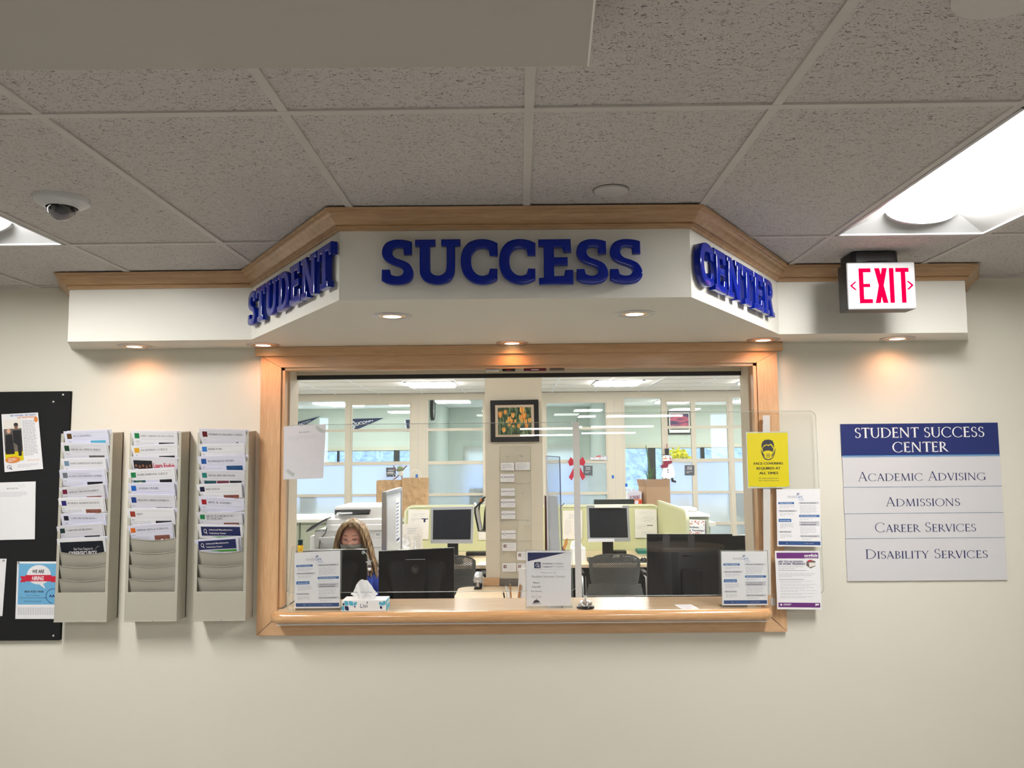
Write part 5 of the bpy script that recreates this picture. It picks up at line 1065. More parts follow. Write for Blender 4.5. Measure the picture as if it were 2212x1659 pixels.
# red bow
C('bow_red', (.42, .01, .03), .4, bump=.2)
p = P(1246, 1001, YP-.03); t = thing('red_bow', (p.x, YP-.02, p.z-.2), 'red ribbon bow on the glass door, behind the pale strip', 'bow')
def loop(sx_):
    mb = MB(); mb.prism([p+Vector((0, 0, .02)), p+Vector((sx_*.035, 0, .04)), p+Vector((sx_*.085, -.01, .09)), p+Vector((sx_*.12, 0, .02)), p+Vector((sx_*.10, 0, -.035)), p+Vector((sx_*.04, 0, -.02)), p+Vector((0, 0, -.02))], (0, .03, 0), 'bow_red'); return mb
loop(-1).build('loop', t, bevel=.006); loop(1).build('loop', t, bevel=.006)
for sx_ in (-1, 1):
    mb = MB(); mb.prism([p, p+Vector((sx_*.03, 0, -.03)), p+Vector((sx_*.115, 0, -.19)), p+Vector((sx_*.075, 0, -.235)), p+Vector((sx_*.055, 0, -.20)), p+Vector((-sx_*.01, 0, -.04))], (0, .008, 0), 'bow_red'); mb.build('tail', t)
mb = MB(); mb.ball(p+Vector((0, -.005, 0)), (.022, .018, .025), 'bow_red'); mb.build('knot', t, smooth=80)
# snowman ornament
C('snow_white', (.82, .82, .84), .6); C('scarf', (.22, .02, .05), .7); C('hat_black', (.02, .02, .025), .6); C('carrot', (.85, .25, .12), .6)
YS = YP-.03; t = thing('snowman_ornament', (P(1442, 1040, YS).x, YS, P(1442, 1040, YS).z), 'flat wooden snowman with a top hat and dark red scarf, hanging on the glass partition', 'ornament')
def shp(pts, mt, nm, y=0, d=.008, **k):
    mb = MB(); mb.prism([P(x, yy, YS+y) for x, yy in pts], (0, d, 0), mt); mb.build(nm, t, **k)
def ov(cx, cy, rx, ry, n=20): return [(cx+rx*math.cos(2*math.pi*i/n), cy+ry*math.sin(2*math.pi*i/n)) for i in range(n)]
shp([(1431, 1018), (1428, 1028), (1434, 1034), (1455, 1034), (1459, 1024), (1456, 1014), (1452, 1001), (1434, 1001), (1433, 1008)], 'snow_white', 'body')
shp(ov(1441, 990, 10, 9), 'snow_white', 'head', -.006); shp([(1432, 981.5), (1450, 982), (1450, 983.5), (1432, 983)], 'hat_black', 'hat_brim', -.010); shp([(1436, 969), (1445.5, 969), (1445, 982), (1437, 982)], 'hat_black', 'hat_crown', -.008)
shp([(1433, 996), (1451, 995), (1452, 1000), (1444, 1003), (1442, 1010), (1428, 1011), (1427, 1005), (1433, 1003)], 'scarf', 'scarf', -.012); shp([(1432, 990), (1441, 989), (1441, 992), (1432, 992)], 'carrot', 'nose', -.010)
mb = MB(); 
for x, y in ((1438, 987), (1447, 987), (1443, 1015), (1443, 1020)): mb.ball(P(x, y, YS-.006), .0065 if y < 1000 else .008, 'hat_black', 10, 6)
mb.build('buttons', t)
shp(ov(1448, 991, 2, 2, 10), 'bow_red', 'cheek', -.008, .003)
shp([(1436, 1032), (1441, 1032), (1441, 1037), (1434, 1037)], 'hat_black', 'boot'); shp([(1449, 1032), (1454, 1032), (1455, 1037), (1461, 1039), (1460, 1043), (1451, 1041)], 'hat_black', 'boot')
mb = MB(); mb.tube([P(x, y, YS) for x, y in ((1441, 969), (1439.5, 962), (1441, 959), (1443, 960))], .004, 6, 'bow_red'); mb.build('hanging_loop', t)

# ================================================================ FAR OFFICE FURNITURE
C('cab_green', (.42, .45, .34), .45, amt=.01); C('cab_top', (.80, .78, .70), .5); C('copier_white', (.72, .70, .68), .45, amt=.01); C('copier_grey', (.45, .45, .45), .5); C('dark_tray', (.04, .04, .045), .4)
def lateral(x0, x1, y0, y1, top, label, grp='lateral file cabinets along the glass'):
    t = thing('file_cabinet', ((x0+x1)/2, (y0+y1)/2, 0), label, 'file cabinet', grp)
    mb = MB(); mb.box(x0, x1, y0+.02, y1, 0, top, 'cab_green'); mb.build('body', t)
    h = (top-.06)/3
    for k in range(3):
        z = .04+k*h; mb = MB(); mb.box(x0+.01, x1-.01, y0, y0+.019, z+.008, z+h-.012, 'cab_green'); dr = mb.build('drawer', t, bevel=.003)
        mb = MB(); mb.box(x0+.02, x1-.02, y0-.012, y0+.001, z+h-.035, z+h-.022, 'cab_green'); mb.build('pull', dr)
zt = .985
lateral(-3.35, -2.42, 4.9, 5.38, zt, 'sage green file cabinet at the far left, below the sunlit white top'); lateral(-2.41, -1.48, 4.9, 5.38, zt, 'sage green file cabinet behind the copier'); lateral(-1.47, -.54, 4.9, 5.38, zt, 'sage green file cabinet carrying the paper bags')
mb = MB(); mb.box(-3.38, -.52, 4.87, 5.7, zt, zt+.035, 'cab_top'); tag(mb.build('cabinet_top', bevel=.003), 'long white top over the row of file cabinets', 'countertop')
# paper bags
C('kraft', (.58, .38, .21), .7, bump=.5, scale=9, amt=.12)
def bag(xa, xb, yt, Y, dp, label, tilt=0):
    a = P(xa, yt, Y); b = P(xb, yt, Y); z0 = zt+.036; z1 = a.z
    t = thing('paper_bag', ((a.x+b.x)/2, Y+dp/2, z0), label, 'paper bag', 'brown paper bags on the cabinets')
    mb = MB(); w = b.x-a.x
    def cr(u, v, side):
        return .012*math.sin(7*u+3*v+side)*math.cos(5*v-2*u)+.007*abs(math.sin(13*u-9*v+2*side))+.006*abs(math.sin(11*v+17*u))-.05*abs(u-.5)*v*(side == 0)
    G = {}
    for i in range(9):
        for j in range(11):
            e_ = 0 if i in (0, 8) or j in (0, 10) else 1
            G[i, j] = (a.x+w*(i+e_*random.uniform(-.33, .33))/8, Y+.004+e_*random.uniform(-.011, .013)-(.014 if i == 4 and e_ else 0), z0+(z1-z0)*(j+e_*random.uniform(-.33, .33))/10)
    for i in range(8):
        for j in range(10):
            q4 = [G[i, j], G[i+1, j], G[i+1, j+1], G[i, j+1]]
            for tr3 in (((0, 1, 2), (0, 2, 3)) if (i+j) % 2 else ((0, 1, 3), (1, 2, 3))): mb.poly([q4[k3] for k3 in tr3], 'kraft')
    mb.grid(lambda u, v: (a.x+w*u, Y+dp+cr(u, v, 1), z0+(z1-z0)*v), 10, 10, 'kraft')
    for x, s in ((a.x, 1), (b.x, -1)): mb.grid(lambda u, v: (x+s*.05*math.sin(math.pi*u)*v, Y+dp*u, z0+(z1-z0)*v), 8, 8, 'kraft')
    mb.build('bag_body', t)
    for y in (Y+.005, Y+dp-.005):
        mb = MB(); cx_ = (a.x+b.x)/2; mb.tube([(cx_-.06, y, z1-.02), (cx_-.05, y, z1+.06), (cx_-.02, y, z1+.09), (cx_+.02, y, z1+.09), (cx_+.05, y, z1+.06), (cx_+.06, y, z1-.02)], .0022, 6, 'paper_warm'); mb.build('handle', t)
bag(813, 866, 1038, 5.0, .16, 'left brown paper bag with twisted handles, under the frog toy'); bag(868, 922, 1033, 5.02, .16, 'right brown paper bag with twisted handles')
mb = MB(); a = P(838, 1037, 5.08)
# frog toy on the bags
C('frog_green', (.25, .30, .16), .8); p = P(865, 1012, 5.1); t = thing('toy_frog', (p.x, 5.1, p.z-.1), 'small green toy frog sitting on top of the paper bags', 'toy')
mb = MB(); mb.ball(p+Vector((0, 0, -.005)), (.04, .03, .035), 'frog_green'); mb.ball(p+Vector((.005, 0, -.05)), (.03, .025, .04), 'paper_warm'); mb.build('body', t, smooth=80)
for sx_, cl in ((-1, 'photo_warm'), (1, 'photo_warm')):
    mb = MB(); mb.tube([p+Vector((sx_*.02, 0, -.03)), p+Vector((sx_*.06, -.01, -.01 if sx_ < 0 else .02)), p+Vector((sx_*.075, -.01, .03))], .007, 6, cl); mb.build('arm', t)
    mb = MB(); mb.tube([p+Vector((sx_*.015, 0, -.07)), p+Vector((sx_*.03-.01, -.01, -.10)), p+Vector((sx_*.05-.03, -.02, -.125))], .007, 6, cl); mb.build('leg', t)
# copier
t = thing('copier', (-1.38, 3.2, 0), 'large white office copier with an open dark paper tray, behind the seated person', 'copier')
yc0, yc1 = 3.0, 3.62
def pb(xa, ya, xb, yb_, Y0, Y1, mt, nm, par=None, bevel=.004, bottom=None):
    a = P(xa, ya, Y0); b = P(xb, yb_, Y0); mb = MB(); mb.box(a.x, b.x, Y0, Y1, b.z if bottom is None else bottom, a.z, mt); return mb.build(nm, par if par is not None else t, bevel=bevel)
pb(679, 1146, 836, 1300, yc0, yc1, 'copier_white', 'body', bottom=.02, bevel=.01)
pb(704, 1133, 836, 1147, yc0-.01, yc1, 'copier_white', 'scanner_deck', bevel=.008); pb(704, 1121, 836, 1133, yc0, yc1, 'copier_white', 'scanner_lid', bevel=.01)
pb(723, 1112, 836, 1122, yc0+.02, yc1, 'copier_white', 'feeder_base', bevel=.004); pb(798, 1099, 836, 1113, yc0+.02, yc1, 'copier_white', 'feeder_side'); pb(723, 1095, 836, 1101, yc0+.02, yc1, 'copier_white', 'feeder_top', bevel=.006); pb(723, 1100, 800, 1113, yc0+.25, yc1, 'dark_tray', 'feeder_slot')
a, b, c_ = P(735, 1103, yc0+.0), P(800, 1101, yc0+.0), P(798, 1108, yc0); mb = MB(); mb.prism([a, b, c_, P(740, 1112, yc0)], (0, .22, 0), 'dark_tray'); mb.build('paper_tray', t)
mb = MB(); a, b = P(727, 1111, yc0-.02), P(760, 1110, yc0-.02); mb.prism([a, b, b+Vector((0, .0, .012)), a+Vector((0, 0, .012))], (0, .2, 0), 'paper'); mb.build('paper_guide', t)
mb = MB(); a, b = P(662, 1150, yc0-.06), P(704, 1124, yc0-.06); d_ = (b-a); mb.prism([a, b, b+Vector((.01, 0, .02)), P(672, 1137, yc0-.06), a+Vector((-.004, 0, .012))], (0, .16, 0), 'dark_tray'); mb.build('control_panel', t, bevel=.006)
mb = MB(); mb.prism([P(686, 1162, yc0-.09), P(721, 1161, yc0-.09), P(721, 1175, yc0-.09), P(700, 1175, yc0-.09)], (0, .088, 0), 'copier_grey'); mb.build('output_tray', t, bevel=.004)
mb = MB(); mb.tube([P(706, 1140, yc0-.012), P(702, 1153, yc0-.02), P(692, 1163, yc0-.02), P(689, 1185, yc0-.012)], .004, 6, 'black'); mb.build('cable', t)
for yl in (1147.5, 1183, 1212): a, b = P(680, yl, yc0-.002), P(836, yl, yc0-.002); mb = MB(); mb.box(a.x, b.x, yc0-.0025, yc0+.001, a.z-.002, a.z+.002, 'ink_grey'); mb.build('seam', t)
mb = MB(); a, b = P(810, 1150, yc0-.002), P(822, 1160, yc0-.002); mb.box(a.x, b.x, yc0-.003, yc0, b.z, a.z, 'paper'); mb.box(a.x+.008, b.x-.006, yc0-.0035, yc0-.0025, b.z+.012, a.z-.008, 'ink_grey'); mb.build('status_label', t)
pb(670, 1158, 679, 1300, yc0+.1, yc1-.05, 'copier_white', 'side_unit', bottom=.02)
# white board on edge
C('alu', (.42, .42, .43), .35, .8); C('board_face', (.74, .75, .80), .25, amt=.01)
XB = P(827, 1064, 1.82).x; p0 = Px(832, 1062, XB); p1 = Px(864, 1052, XB)
t = thing('rolling_whiteboard', (XB, (p0.y+p1.y)/2, 0), 'white rolling board standing edge-on right of the copier', 'whiteboard')
mb = MB(); mb.box(XB-.012, XB+.006, p0.y, p1.y, .55, p0.z-.03, 'board_face'); mb.build('panel', t)
mb = MB(); mb.box(XB-.02, XB+.016, p0.y-.03, p0.y, .5, p0.z, 'alu'); mb.box(XB-.02, XB+.016, p1.y, p1.y+.03, .5, p0.z, 'alu'); mb.box(XB-.02, XB+.016, p0.y, p1.y, p0.z-.03, p0.z, 'alu'); mb.box(XB-.02, XB+.016, p0.y, p1.y, .5, .55, 'alu'); mb.build('frame', t, bevel=.003)
for y in (p0.y, p1.y):
    mb = MB(); mb.box(XB-.012, XB+.012, y-.012, y+.012, .05, .5, 'alu'); mb.box(XB-.12, XB+.12, y-.015, y+.015, .0, .05, 'alu'); mb.build('foot', t)
ya_, yb2 = p0.y+.60*(p1.y-p0.y), p0.y+.92*(p1.y-p0.y)
s = Sheet((XB+.008, ya_, 1.37), (XB+.008, yb2, 1.37), (XB+.008, yb2, 1.02), (XB+.008, ya_, 1.02), th=.001); s.lines(.2, .8, .1, 10, .08, 'p_blue', t=.3); s.rect(.2, .9, .9, .95, 'p_dkblue', 3); tag(s.build('taped_paper'), 'narrow paper list taped on the rolling white board', 'paper')

# cubicle panels
C('cubicle', (.56, .57, .32), .6, amt=.02, bump=.1); C('cubicle_rim', (.66, .68, .46), .4)
YC = 4.2; zc1 = P(960, 1091, YC).z; zc0 = .60
def cub(x0, x1, z1, label, rl=True, rr=True):
    t = thing('desk_screen', ((x0+x1)/2, YC, .0), label, 'desk screen', 'pale green desk screens')
    def outl(i, r):
        pts = [(x0+i, zc0+i)]
        pts += [(x0+r-(r-i)*math.cos(a), z1-r+(r-i)*math.sin(a)) for a in [math.radians(q_) for q_ in range(0, 91, 15)]] if rl else [(x0+i, z1-i)]
        pts += [(x1-r+(r-i)*math.sin(a), z1-r+(r-i)*math.cos(a)) for a in [math.radians(q_) for q_ in range(0, 91, 15)]] if rr else [(x1-i, z1-i)]
        return pts+[(x1-i, zc0+i)]
    mb = MB(); mb.prism([(x, YC, z) for x, z in outl(.012, .09)], (0, .022, 0), 'cubicle'); mb.build('panel', t)
    mb = MB(); o1 = outl(0, .09); o2 = outl(.022, .09)
    for i in range(len(o1)):
        j = (i+1) % len(o1); mb.hexa([(o1[i][0], YC-.008, o1[i][1]), (o1[j][0], YC-.008, o1[j][1]), (o2[j][0], YC-.008, o2[j][1]), (o2[i][0], YC-.008, o2[i][1]), (o1[i][0], YC+.03, o1[i][1]), (o1[j][0], YC+.03, o1[j][1]), (o2[j][0], YC+.03, o2[j][1]), (o2[i][0], YC+.03, o2[i][1])], 'cubicle_rim')
    mb.build('rim', t, weld=True)
    for x in (x0+.1, x1-.1): mb = MB(); mb.box(x-.02, x+.02, YC, YC+.025, 0, zc0, 'alu'); mb.build('leg', t)
    return t
xl = P(873, 1120, YC).x; xr = P(1428, 1120, YC).x
cub(xl, -.02, zc1, 'pale green desk screen left of the pillar, behind the left monitor', rr=False); cub(-.01, xr, P(1300, 1090, YC).z, 'pale green desk screen right of the pillar, behind the right monitor', rl=False)
# side screen running towards the viewer
XS = P(1420, 1082, YC).x; n0 = Px(1482, 1101, XS); t = thing('desk_screen', (XS, 3.5, 0), 'pale green side screen running toward the viewer, right of the desks', 'desk screen', 'pale green desk screens')
mb = MB(); y0s, y1s, z1s = n0.y, YC-.01, 1.235; r = .09
pts = [(XS, y1s, zc0), (XS, y1s, z1s-.0)]+[(XS, y0s+r-r*math.sin(math.radians(a)), z1s-r+r*math.cos(math.radians(a))) for a in range(0, 91, 15)]+[(XS, y0s, zc0)]
mb.prism(pts, (.025, 0, 0), 'cubicle_rim'); mb.build('rim', t, bevel=.004); mb = MB(); mb.prism([(XS-.002, a[1]*.97+.03*3.5, a[2]*.985) for a in pts], (.001, 0, 0), 'cubicle'); mb.build('panel', t)
mb = MB(); mb.box(XS, XS+.02, 3.5, 3.54, 0, zc0, 'alu'); mb.build('leg', t)
# papers on the screens
def doc(c, Y, label, style=0, nm='paper_notice', base='paper_warm'):
    s = PS(c, Y, base=base)
    if style == 0: s.ring(.5, .05, .04, .03, .3, 'ink_grey'); s.text('NOTICE', .5, .2, .03, 'ink_grey', .3); s.lines(.1, .9, .28, 12, .05, 'ink_grey', t=.25)
    if style == 1: s.rect(.2, .14, .85, .145, 'ink_grey'); s.rect(.2, .24, .85, .245, 'ink_grey'); s.rect(.2, .14, .205, .245, 'ink_grey'); s.lines(.25, .8, .17, 2, .03, 'ink_grey', t=.3); s.lines(.15, .6, .3, 3, .04, 'ink_grey', t=.3); s.rect(.62, .30, .95, .33, 'p_navy'); s.rect(.74, .33, .83, .43, 'p_navy'); s.ring(.46, .02, .06, .035, .35, 'cubicle_rim')
    if style == 2:
        for u, v, ru, rv in ((.5, .12, .28, .06), (.66, .34, .36, .12), (.33, .62, .28, .08), (.6, .84, .30, .08)):
            s.ring(u, v, ru, rv, .04, 'ink_grey'); s.lines(u-ru*.7, u+ru*.7, v-rv*.5, 3, rv*.45, 'ink_grey', t=.25)
        s.rect(.55, .55, .82, .575, 'ink', 3)
    if style == 3: s.lines(.3, .75, .12, 4, .045, 'ink_grey', t=.3); s.lines(.08, .45, .36, 10, .05, 'ink_grey', t=.3); s.lines(.58, .92, .36, 12, .045, 'ink_grey', t=.3); s.ring(.4, .34, .25, .06, .1, 'ink_grey', a0=180, a1=270); s.ring(.6, .34, .25, .06, .1, 'ink_grey', a0=270, a1=360)
    return tag(s.build(nm), label, 'paper', None)
doc([(882, 1100), (928, 1101), (925, 1165), (880, 1163)], YC-.012, 'pale notice with a boxed heading pinned on the left desk screen', 1)
doc([(866, 1132), (912, 1131), (914, 1209), (868, 1210)], 3.7, 'pale sheet with a two-column list standing in front of the left desk screen', 3)
doc([(1216, 1103), (1258, 1103), (1258, 1165), (1216, 1165)], YC-.012, 'pale list sheet on the right desk screen, seen beside the pale strip', 3)
doc([(1371, 1100), (1418, 1100), (1420, 1162), (1372, 1162)], YC-.012, 'pale sheet with oval diagrams on the right desk screen', 2)
s = PS([(1478, 1121), (1523, 1124), (1523, 1156), (1480, 1155)], 3.75)
for i in range(26): s.ell(random.uniform(.02, .98), random.uniform(.02, .32), .03, .03, random.choice(['p_red', 'p_orange', 'q_orange', 'q_brick']), 2, n=7)
for i in range(20): s.ell(random.uniform(.02, .9), random.uniform(.82, .98), .03, .03, random.choice(['p_red', 'p_orange', 'q_orange']), 2, n=7)
s.text('Students,', .45, .55, .13, 'ink', .5, bold=.02, l=3, shear=.2); s.text('Help Yourselves!', .5, .76, .13, 'ink', .92, bold=.02, l=3, shear=.2)
tag(s.build('paper_notice'), 'white notice with orange leaves reading Students, Help Yourselves!, on the grey cabinet', 'paper')
# desk running under the screens
mb = MB(); za = .74; mb.box(xl+.10, XS, 3.2, 4.19, za-.03, za, 'desk_wood'); 
t = thing('long_desk', (.3, 3.7, 0), 'long light wood desk under the pale green screens', 'desk'); mb.build('top', t, bevel=.003)
for x in (xl+.12, .4, XS-.1): mb = MB(); mb.box(x, x+.05, 3.3, 4.1, .0, za-.031, 'alu'); mb.build('leg', t)
mb = MB(); mb.box(xl+.12, XS-.05, 3.98, 4.0, .2, za-.031, 'win_dark'); mb.build('back_panel', t)
# monitors on it
C('silver_bezel', (.36, .37, .39), .4, .3); C('bezel_dark', (.12, .12, .13), .4)
def monitor(c, Y, label, bez='silver_bezel', b=(.035, .05), grp='silver framed monitors', strips=None, stand=True):
    tl, tr_, br, bl = [P(x, y, Y) for x, y in c]; cx_ = (tl.x+tr_.x)/2
    t = thing('monitor', (cx_, Y+.05, za), label, 'monitor', grp)
    s = Sheet(tl, tr_, br, bl, base=bez, th=.035, lift=.001); s.build('frame', t, bevel=.003)
    s = Sheet(tl, tr_, br, bl, base='screen_black', th=.0005); u, v = b[0]/s.w*.6, b[1]/s.h*.5
    cs = [s.p(u, v, 3), s.p(1-u, v, 3), s.p(1-u, 1-v*1.5, 3), s.p(u, 1-v*1.5, 3)]; s = Sheet(*cs, base='screen_black', th=.0005); s.build('screen', t)
    mb = MB(); mb.box(cx_-.05, cx_+.05, Y+.04, Y+.08, za+.01, br.z+.06, 'black'); mb.build('stand', t, bevel=.004)
    mb = MB(); mb.lathe((cx_, Y+.06, za+.001), [(0, 0), (.11, 0), (.11, .008), (.04, .02), (0, .02)], 24, 'black', cap=False); mb.build('base', t, smooth=40)
    return t, tl, tr_, br, bl
monitor([(931, 1096), (1023, 1094), (1021, 1174), (930, 1174)], 3.62, 'silver framed monitor on the long desk, left of the pillar')
tm, tl, tr_, br, bl = monitor([(1267, 1092), (1358, 1092), (1362, 1170), (1270, 1170)], 3.62, 'grey framed monitor with pale strips on its edges, right of the pillar')
mb = MB(); a, b = P(1284, 1090, 3.615), P(1344, 1096, 3.615); mb.box(a.x, b.x, 3.60, 3.618, b.z, a.z, 'paper_warm'); a, b = P(1270, 1164.5, 3.615), P(1327, 1170, 3.615); mb.box(a.x, b.x, 3.60, 3.618, b.z, a.z, 'paper_grey'); mb.build('pale_strip', tm)
# keyboards, mice
C('key_black', (.03, .03, .033), .5)
def keyboard(x0, x1, Y0, Y1, z, label, grp='black keyboards', mt='key_black'):
    t = thing('keyboard', ((x0+x1)/2, (Y0+Y1)/2, z), label, 'keyboard', grp)
    mb = MB(); mb.prism([(x0, Y0, z+.001), (x0, Y1, z+.001), (x0, Y1, z+.030), (x0, Y0, z+.014)], (x1-x0, 0, 0), mt); mb.build('case', t, bevel=.002)
    mb = MB(); nr, ncol = 5, 18
    for r_ in range(nr):
        for c_ in range(ncol):
            xa = x0+.012+(x1-x0-.024)*c_/ncol; ya = Y0+.012+(Y1-Y0-.024)*r_/nr; zz_ = z+.014+.016*(ya-Y0)/(Y1-Y0)
            mb.box(xa, xa+(x1-x0-.024)/ncol*.84, ya, ya+(Y1-Y0-.024)/nr*.8, zz_, zz_+.006, mt)
    o_ = mb.build('keys', t); o_['kind'] = 'stuff'
a = P(1270, 1198, 3.35); b = P(1370, 1198, 3.35); keyboard(a.x, b.x, 3.28, 3.46, za, 'black keyboard on the long desk behind the right mesh chair')
a = P(970, 1197, 3.35); b = P(1000, 1197, 3.35); keyboard(a.x-.30, b.x, 3.28, 3.44, za, 'black keyboard on the long desk in front of the left silver monitor')
def mouse(x, Y, z, label):
    mb = MB(); mb.ball((x, Y, z+.006), (.032, .055, .03), 'black_gloss'); mb.v = [(v[0], v[1], max(v[2], z+.0005)) for v in mb.v]; tag(mb.build('mouse', smooth=80), label, 'mouse', 'black mice')
mouse(P(1390, 1197, 3.38).x, 3.38, za, 'black mouse beside the keyboard on the long desk')
mb = MB(); a = P(1375, 1200, 3.38); mb.box(a.x-.06, a.x+.17, 3.27, 3.48, za, za+.003, 'black'); tag(mb.build('mouse_pad'), 'black mouse pad under the mouse on the long desk', 'mouse pad')
for x0, x1, Y, mt, l in ((1000, 1018, 3.3, 'paper', 'white paper on the long desk left of the pillar'), (1031, 1049, 3.3, 'paper', 'white paper on the long desk next to the pillar'), (1352, 1372, 3.6, 'paper', 'white paper beside the right keyboard')):
    a, b = P(x0, 1190, Y), P(x1, 1190, Y); mb = MB(); mb.prism([(a.x, Y-.1, za+.0015), (b.x, Y-.12, za+.0015), (b.x+.03, Y+.1, za+.0015), (a.x+.02, Y+.12, za+.0015)], (0, 0, .001), mt); tag(mb.build('loose_paper'), l, 'paper', 'papers on the long desk')
a, b = P(1377, 1181, 3.95), P(1400, 1187, 3.95); mb = MB(); mb.box(a.x, b.x+.15, 3.9, 4.1, za+.0005, za+.03, 'q_ateal'); tag(mb.build('green_folder'), 'teal folder lying at the back of the long desk, right side', 'folder')
for xa, xb, l in ((1007, 1052, 'left'), (1322, 1352, 'right')):
    a, b = P(xa, 1182, 3.9), P(xb, 1187, 3.9); mb = MB(); mb.box(a.x, b.x, 3.85, 3.95, za+.0005, za+.035, 'black'); tag(mb.build('black_tray', bevel=.004), f'low black tray at the back of the long desk, {l} side', 'tray')
# tissues and sanitizer near the left screen
p = P(880, 1190, 3.55); t = thing('tissue_box', (p.x, 3.55, za), 'tissue box with crumpled white tissue, on the long desk beside the clear pump bottle', 'tissue box'); mb = MB(); mb.box(p.x-.11, p.x+.02, 3.5, 3.6, za, P(880, 1184, 3.5).z, 'paper_warm'); mb.build('carton', t)
mb = MB(); zz_ = P(880, 1186, 3.5).z; mb.grid(lambda u, v: (p.x-.04+(u-.5)*.12*(1-.5*v)+.02*math.sin(5*v+4*u), 3.54+.02*math.sin(8*u), zz_+.10*v*(1-.8*(u-.4)**2)), 16, 10, 'tissue_white'); mb.build('tissue', t, smooth=80)
p = P(896, 1190, 3.5); t = thing('sanitizer_bottle', (p.x, 3.5, za), 'clear pump sanitizer bottle in front of the list sheet on the long desk', 'bottle')
zt_ = P(896, 1168, 3.5).z; mb = MB(); mb.lathe((p.x, 3.5, za), [(0, 0), (.03, 0), (.032, .01), (.032, zt_-za-.09), (.012, zt_-za-.06), (.012, zt_-za-.05)], 20, 'tissue_white', cap=False); mb.build('bottle_body', t, smooth=50)
mb = MB(); mb.cyl((p.x, 3.5, zt_-.055), (p.x, 3.5, zt_-.005), .007, n=10, m='white'); mb.box(p.x-.035, p.x+.01, 3.495, 3.505, zt_-.008, zt_, 'white'); mb.build('pump', t)
# mesh-back chairs
C('chair_grey', (.085, .085, .08), .45)
def mesh_chair(x, y, label):
    t = thing('mesh_chair', (x, y, 0), label, 'office chair', 'grey perforated-back chairs')
    zb0, zb1, hw = .605, .868, .215
    nu, nv = 46, 34; mb = MB(); vs = {}
    def pt(u, v):
        w_ = hw*(1-.10*(1-v)**1.5+.02*math.sin(v*math.pi)); a_ = (u*2-1)
        top = zb1-.05*abs(a_)**4
        return (x+a_*w_, y+.05*(1-a_*a_)*-1-.02*v, zb0+(top-zb0)*v)
    th = .006
    for i in range(nu):
        for j in range(nv):
            u, v = (i+.5)/nu, (j+.5)/nv
            if .41 < u < .59 and .885 < v < .965: continue
            solid = u < .06 or u > .94 or v > .95 or v < .08+.08*(1-abs(2*u-1)) or (.37 < u < .63 and v > .84)
            if (i+j) % 2 == 1 and not solid:
                # a cell with a hole: four slim bars
                for (ua, ub, va, vb) in ((0, .16, 0, 1), (.84, 1, 0, 1), (.16, .84, 0, .12), (.16, .84, .88, 1)):
                    c_ = [pt((i+a_)/nu, (j+b_)/nv) for a_, b_ in ((ua, va), (ub, va), (ub, vb), (ua, vb))]; mb.poly(c_, 'chair_grey')
            else: mb.poly([pt(i/nu, j/nv), pt((i+1)/nu, j/nv), pt((i+1)/nu, (j+1)/nv), pt(i/nu, (j+1)/nv)], 'chair_grey')
    mb.build('backrest', t, solid=.006)
    # lower skirt of the back with an arched bottom
    mb = MB(); n = 20; top_ = []; bot_ = []
    for i in range(n+1):
        a_ = -1+2*i/n; top_.append((x+a_*(hw*.92+.02*abs(a_)), y-.05*(1-a_*a_), zb0+.005)); bot_.append((x+a_*(hw*1.15), y-.05*(1-a_*a_)+.01, zb0-.12+.055*(1-a_*a_)**1.5))
    for i in range(n): mb.poly([top_[i], bot_[i], bot_[i+1], top_[i+1]], 'chair_grey')
    mb.build('back_skirt', t, solid=.012)
    mb = MB(); mb.box(x-.23, x+.23, y-.02, y+.42, .43, .47, 'chair_grey'); mb.build('seat', t, bevel=.02)
    for sx_ in (-1, 1):
        mb = MB(); mb.tube([(x+sx_*.23, y+.02, .44), (x+sx_*.27, y-.0, .52), (x+sx_*.27, y+.02, .66), (x+sx_*.27, y+.28, .67)], .009, 8, 'alu'); mb.build('arm', t, smooth=60)
        mb = MB(); mb.box(x+sx_*.27-.022, x+sx_*.27+.022, y+.06, y+.28, .675, .70, 'black'); mb.build('arm_pad', t, bevel=.01)
    for sx_ in (-1, 1):
        for sy_ in (0, 1): mb = MB(); mb.tube([(x+sx_*.20, y+.05+.3*sy_, .43), (x+sx_*.25, y-.02+.46*sy_, .012)], .012, 8, 'alu'); mb.build('leg', t)
    return t
yc_ = 2.95; ch1 = mesh_chair(P(1329, 1240, yc_-.05).x, yc_, 'dark grey perforated-back chair at the long desk, right of the pillar')
c2 = copy_tree(ch1); c2.location = (P(972, 1240, yc_-.05).x, yc_, 0); c2['label'] = 'dark grey perforated-back chair at the long desk, left of the pillar'
# dark monitor behind the screen and goods on the far shelf
a, b = P(1283, 1079, 4.5), P(1370, 1100, 4.5); t = thing('monitor', ((a.x+b.x)/2, 4.5, .9), 'black monitor top showing above the right desk screen', 'monitor')
mb = MB(); mb.box(a.x, b.x, 4.48, 4.52, b.z-.1, a.z, 'win_dark'); mb.build('frame', t, bevel=.003); mb = MB(); mb.box((a.x+b.x)/2-.03, (a.x+b.x)/2+.03, 4.5, 4.53, .78, b.z-.05, 'black'); mb.build('stand', t)
mb = MB(); mb.box(.3, 2.1, 4.75, 5.3, .92, .96, 'cab_top'); mb.box(.35, .4, 4.8, 5.25, 0, .92, 'cab_green'); mb.box(2.0, 2.05, 4.8, 5.25, 0, .92, 'cab_green'); mb.box(.4, 2.0, 5.2, 5.25, .1, .92, 'cab_green'); tag(mb.build('credenza'), 'pale credenza behind the right desk screen, carrying the cardboard box', 'credenza')
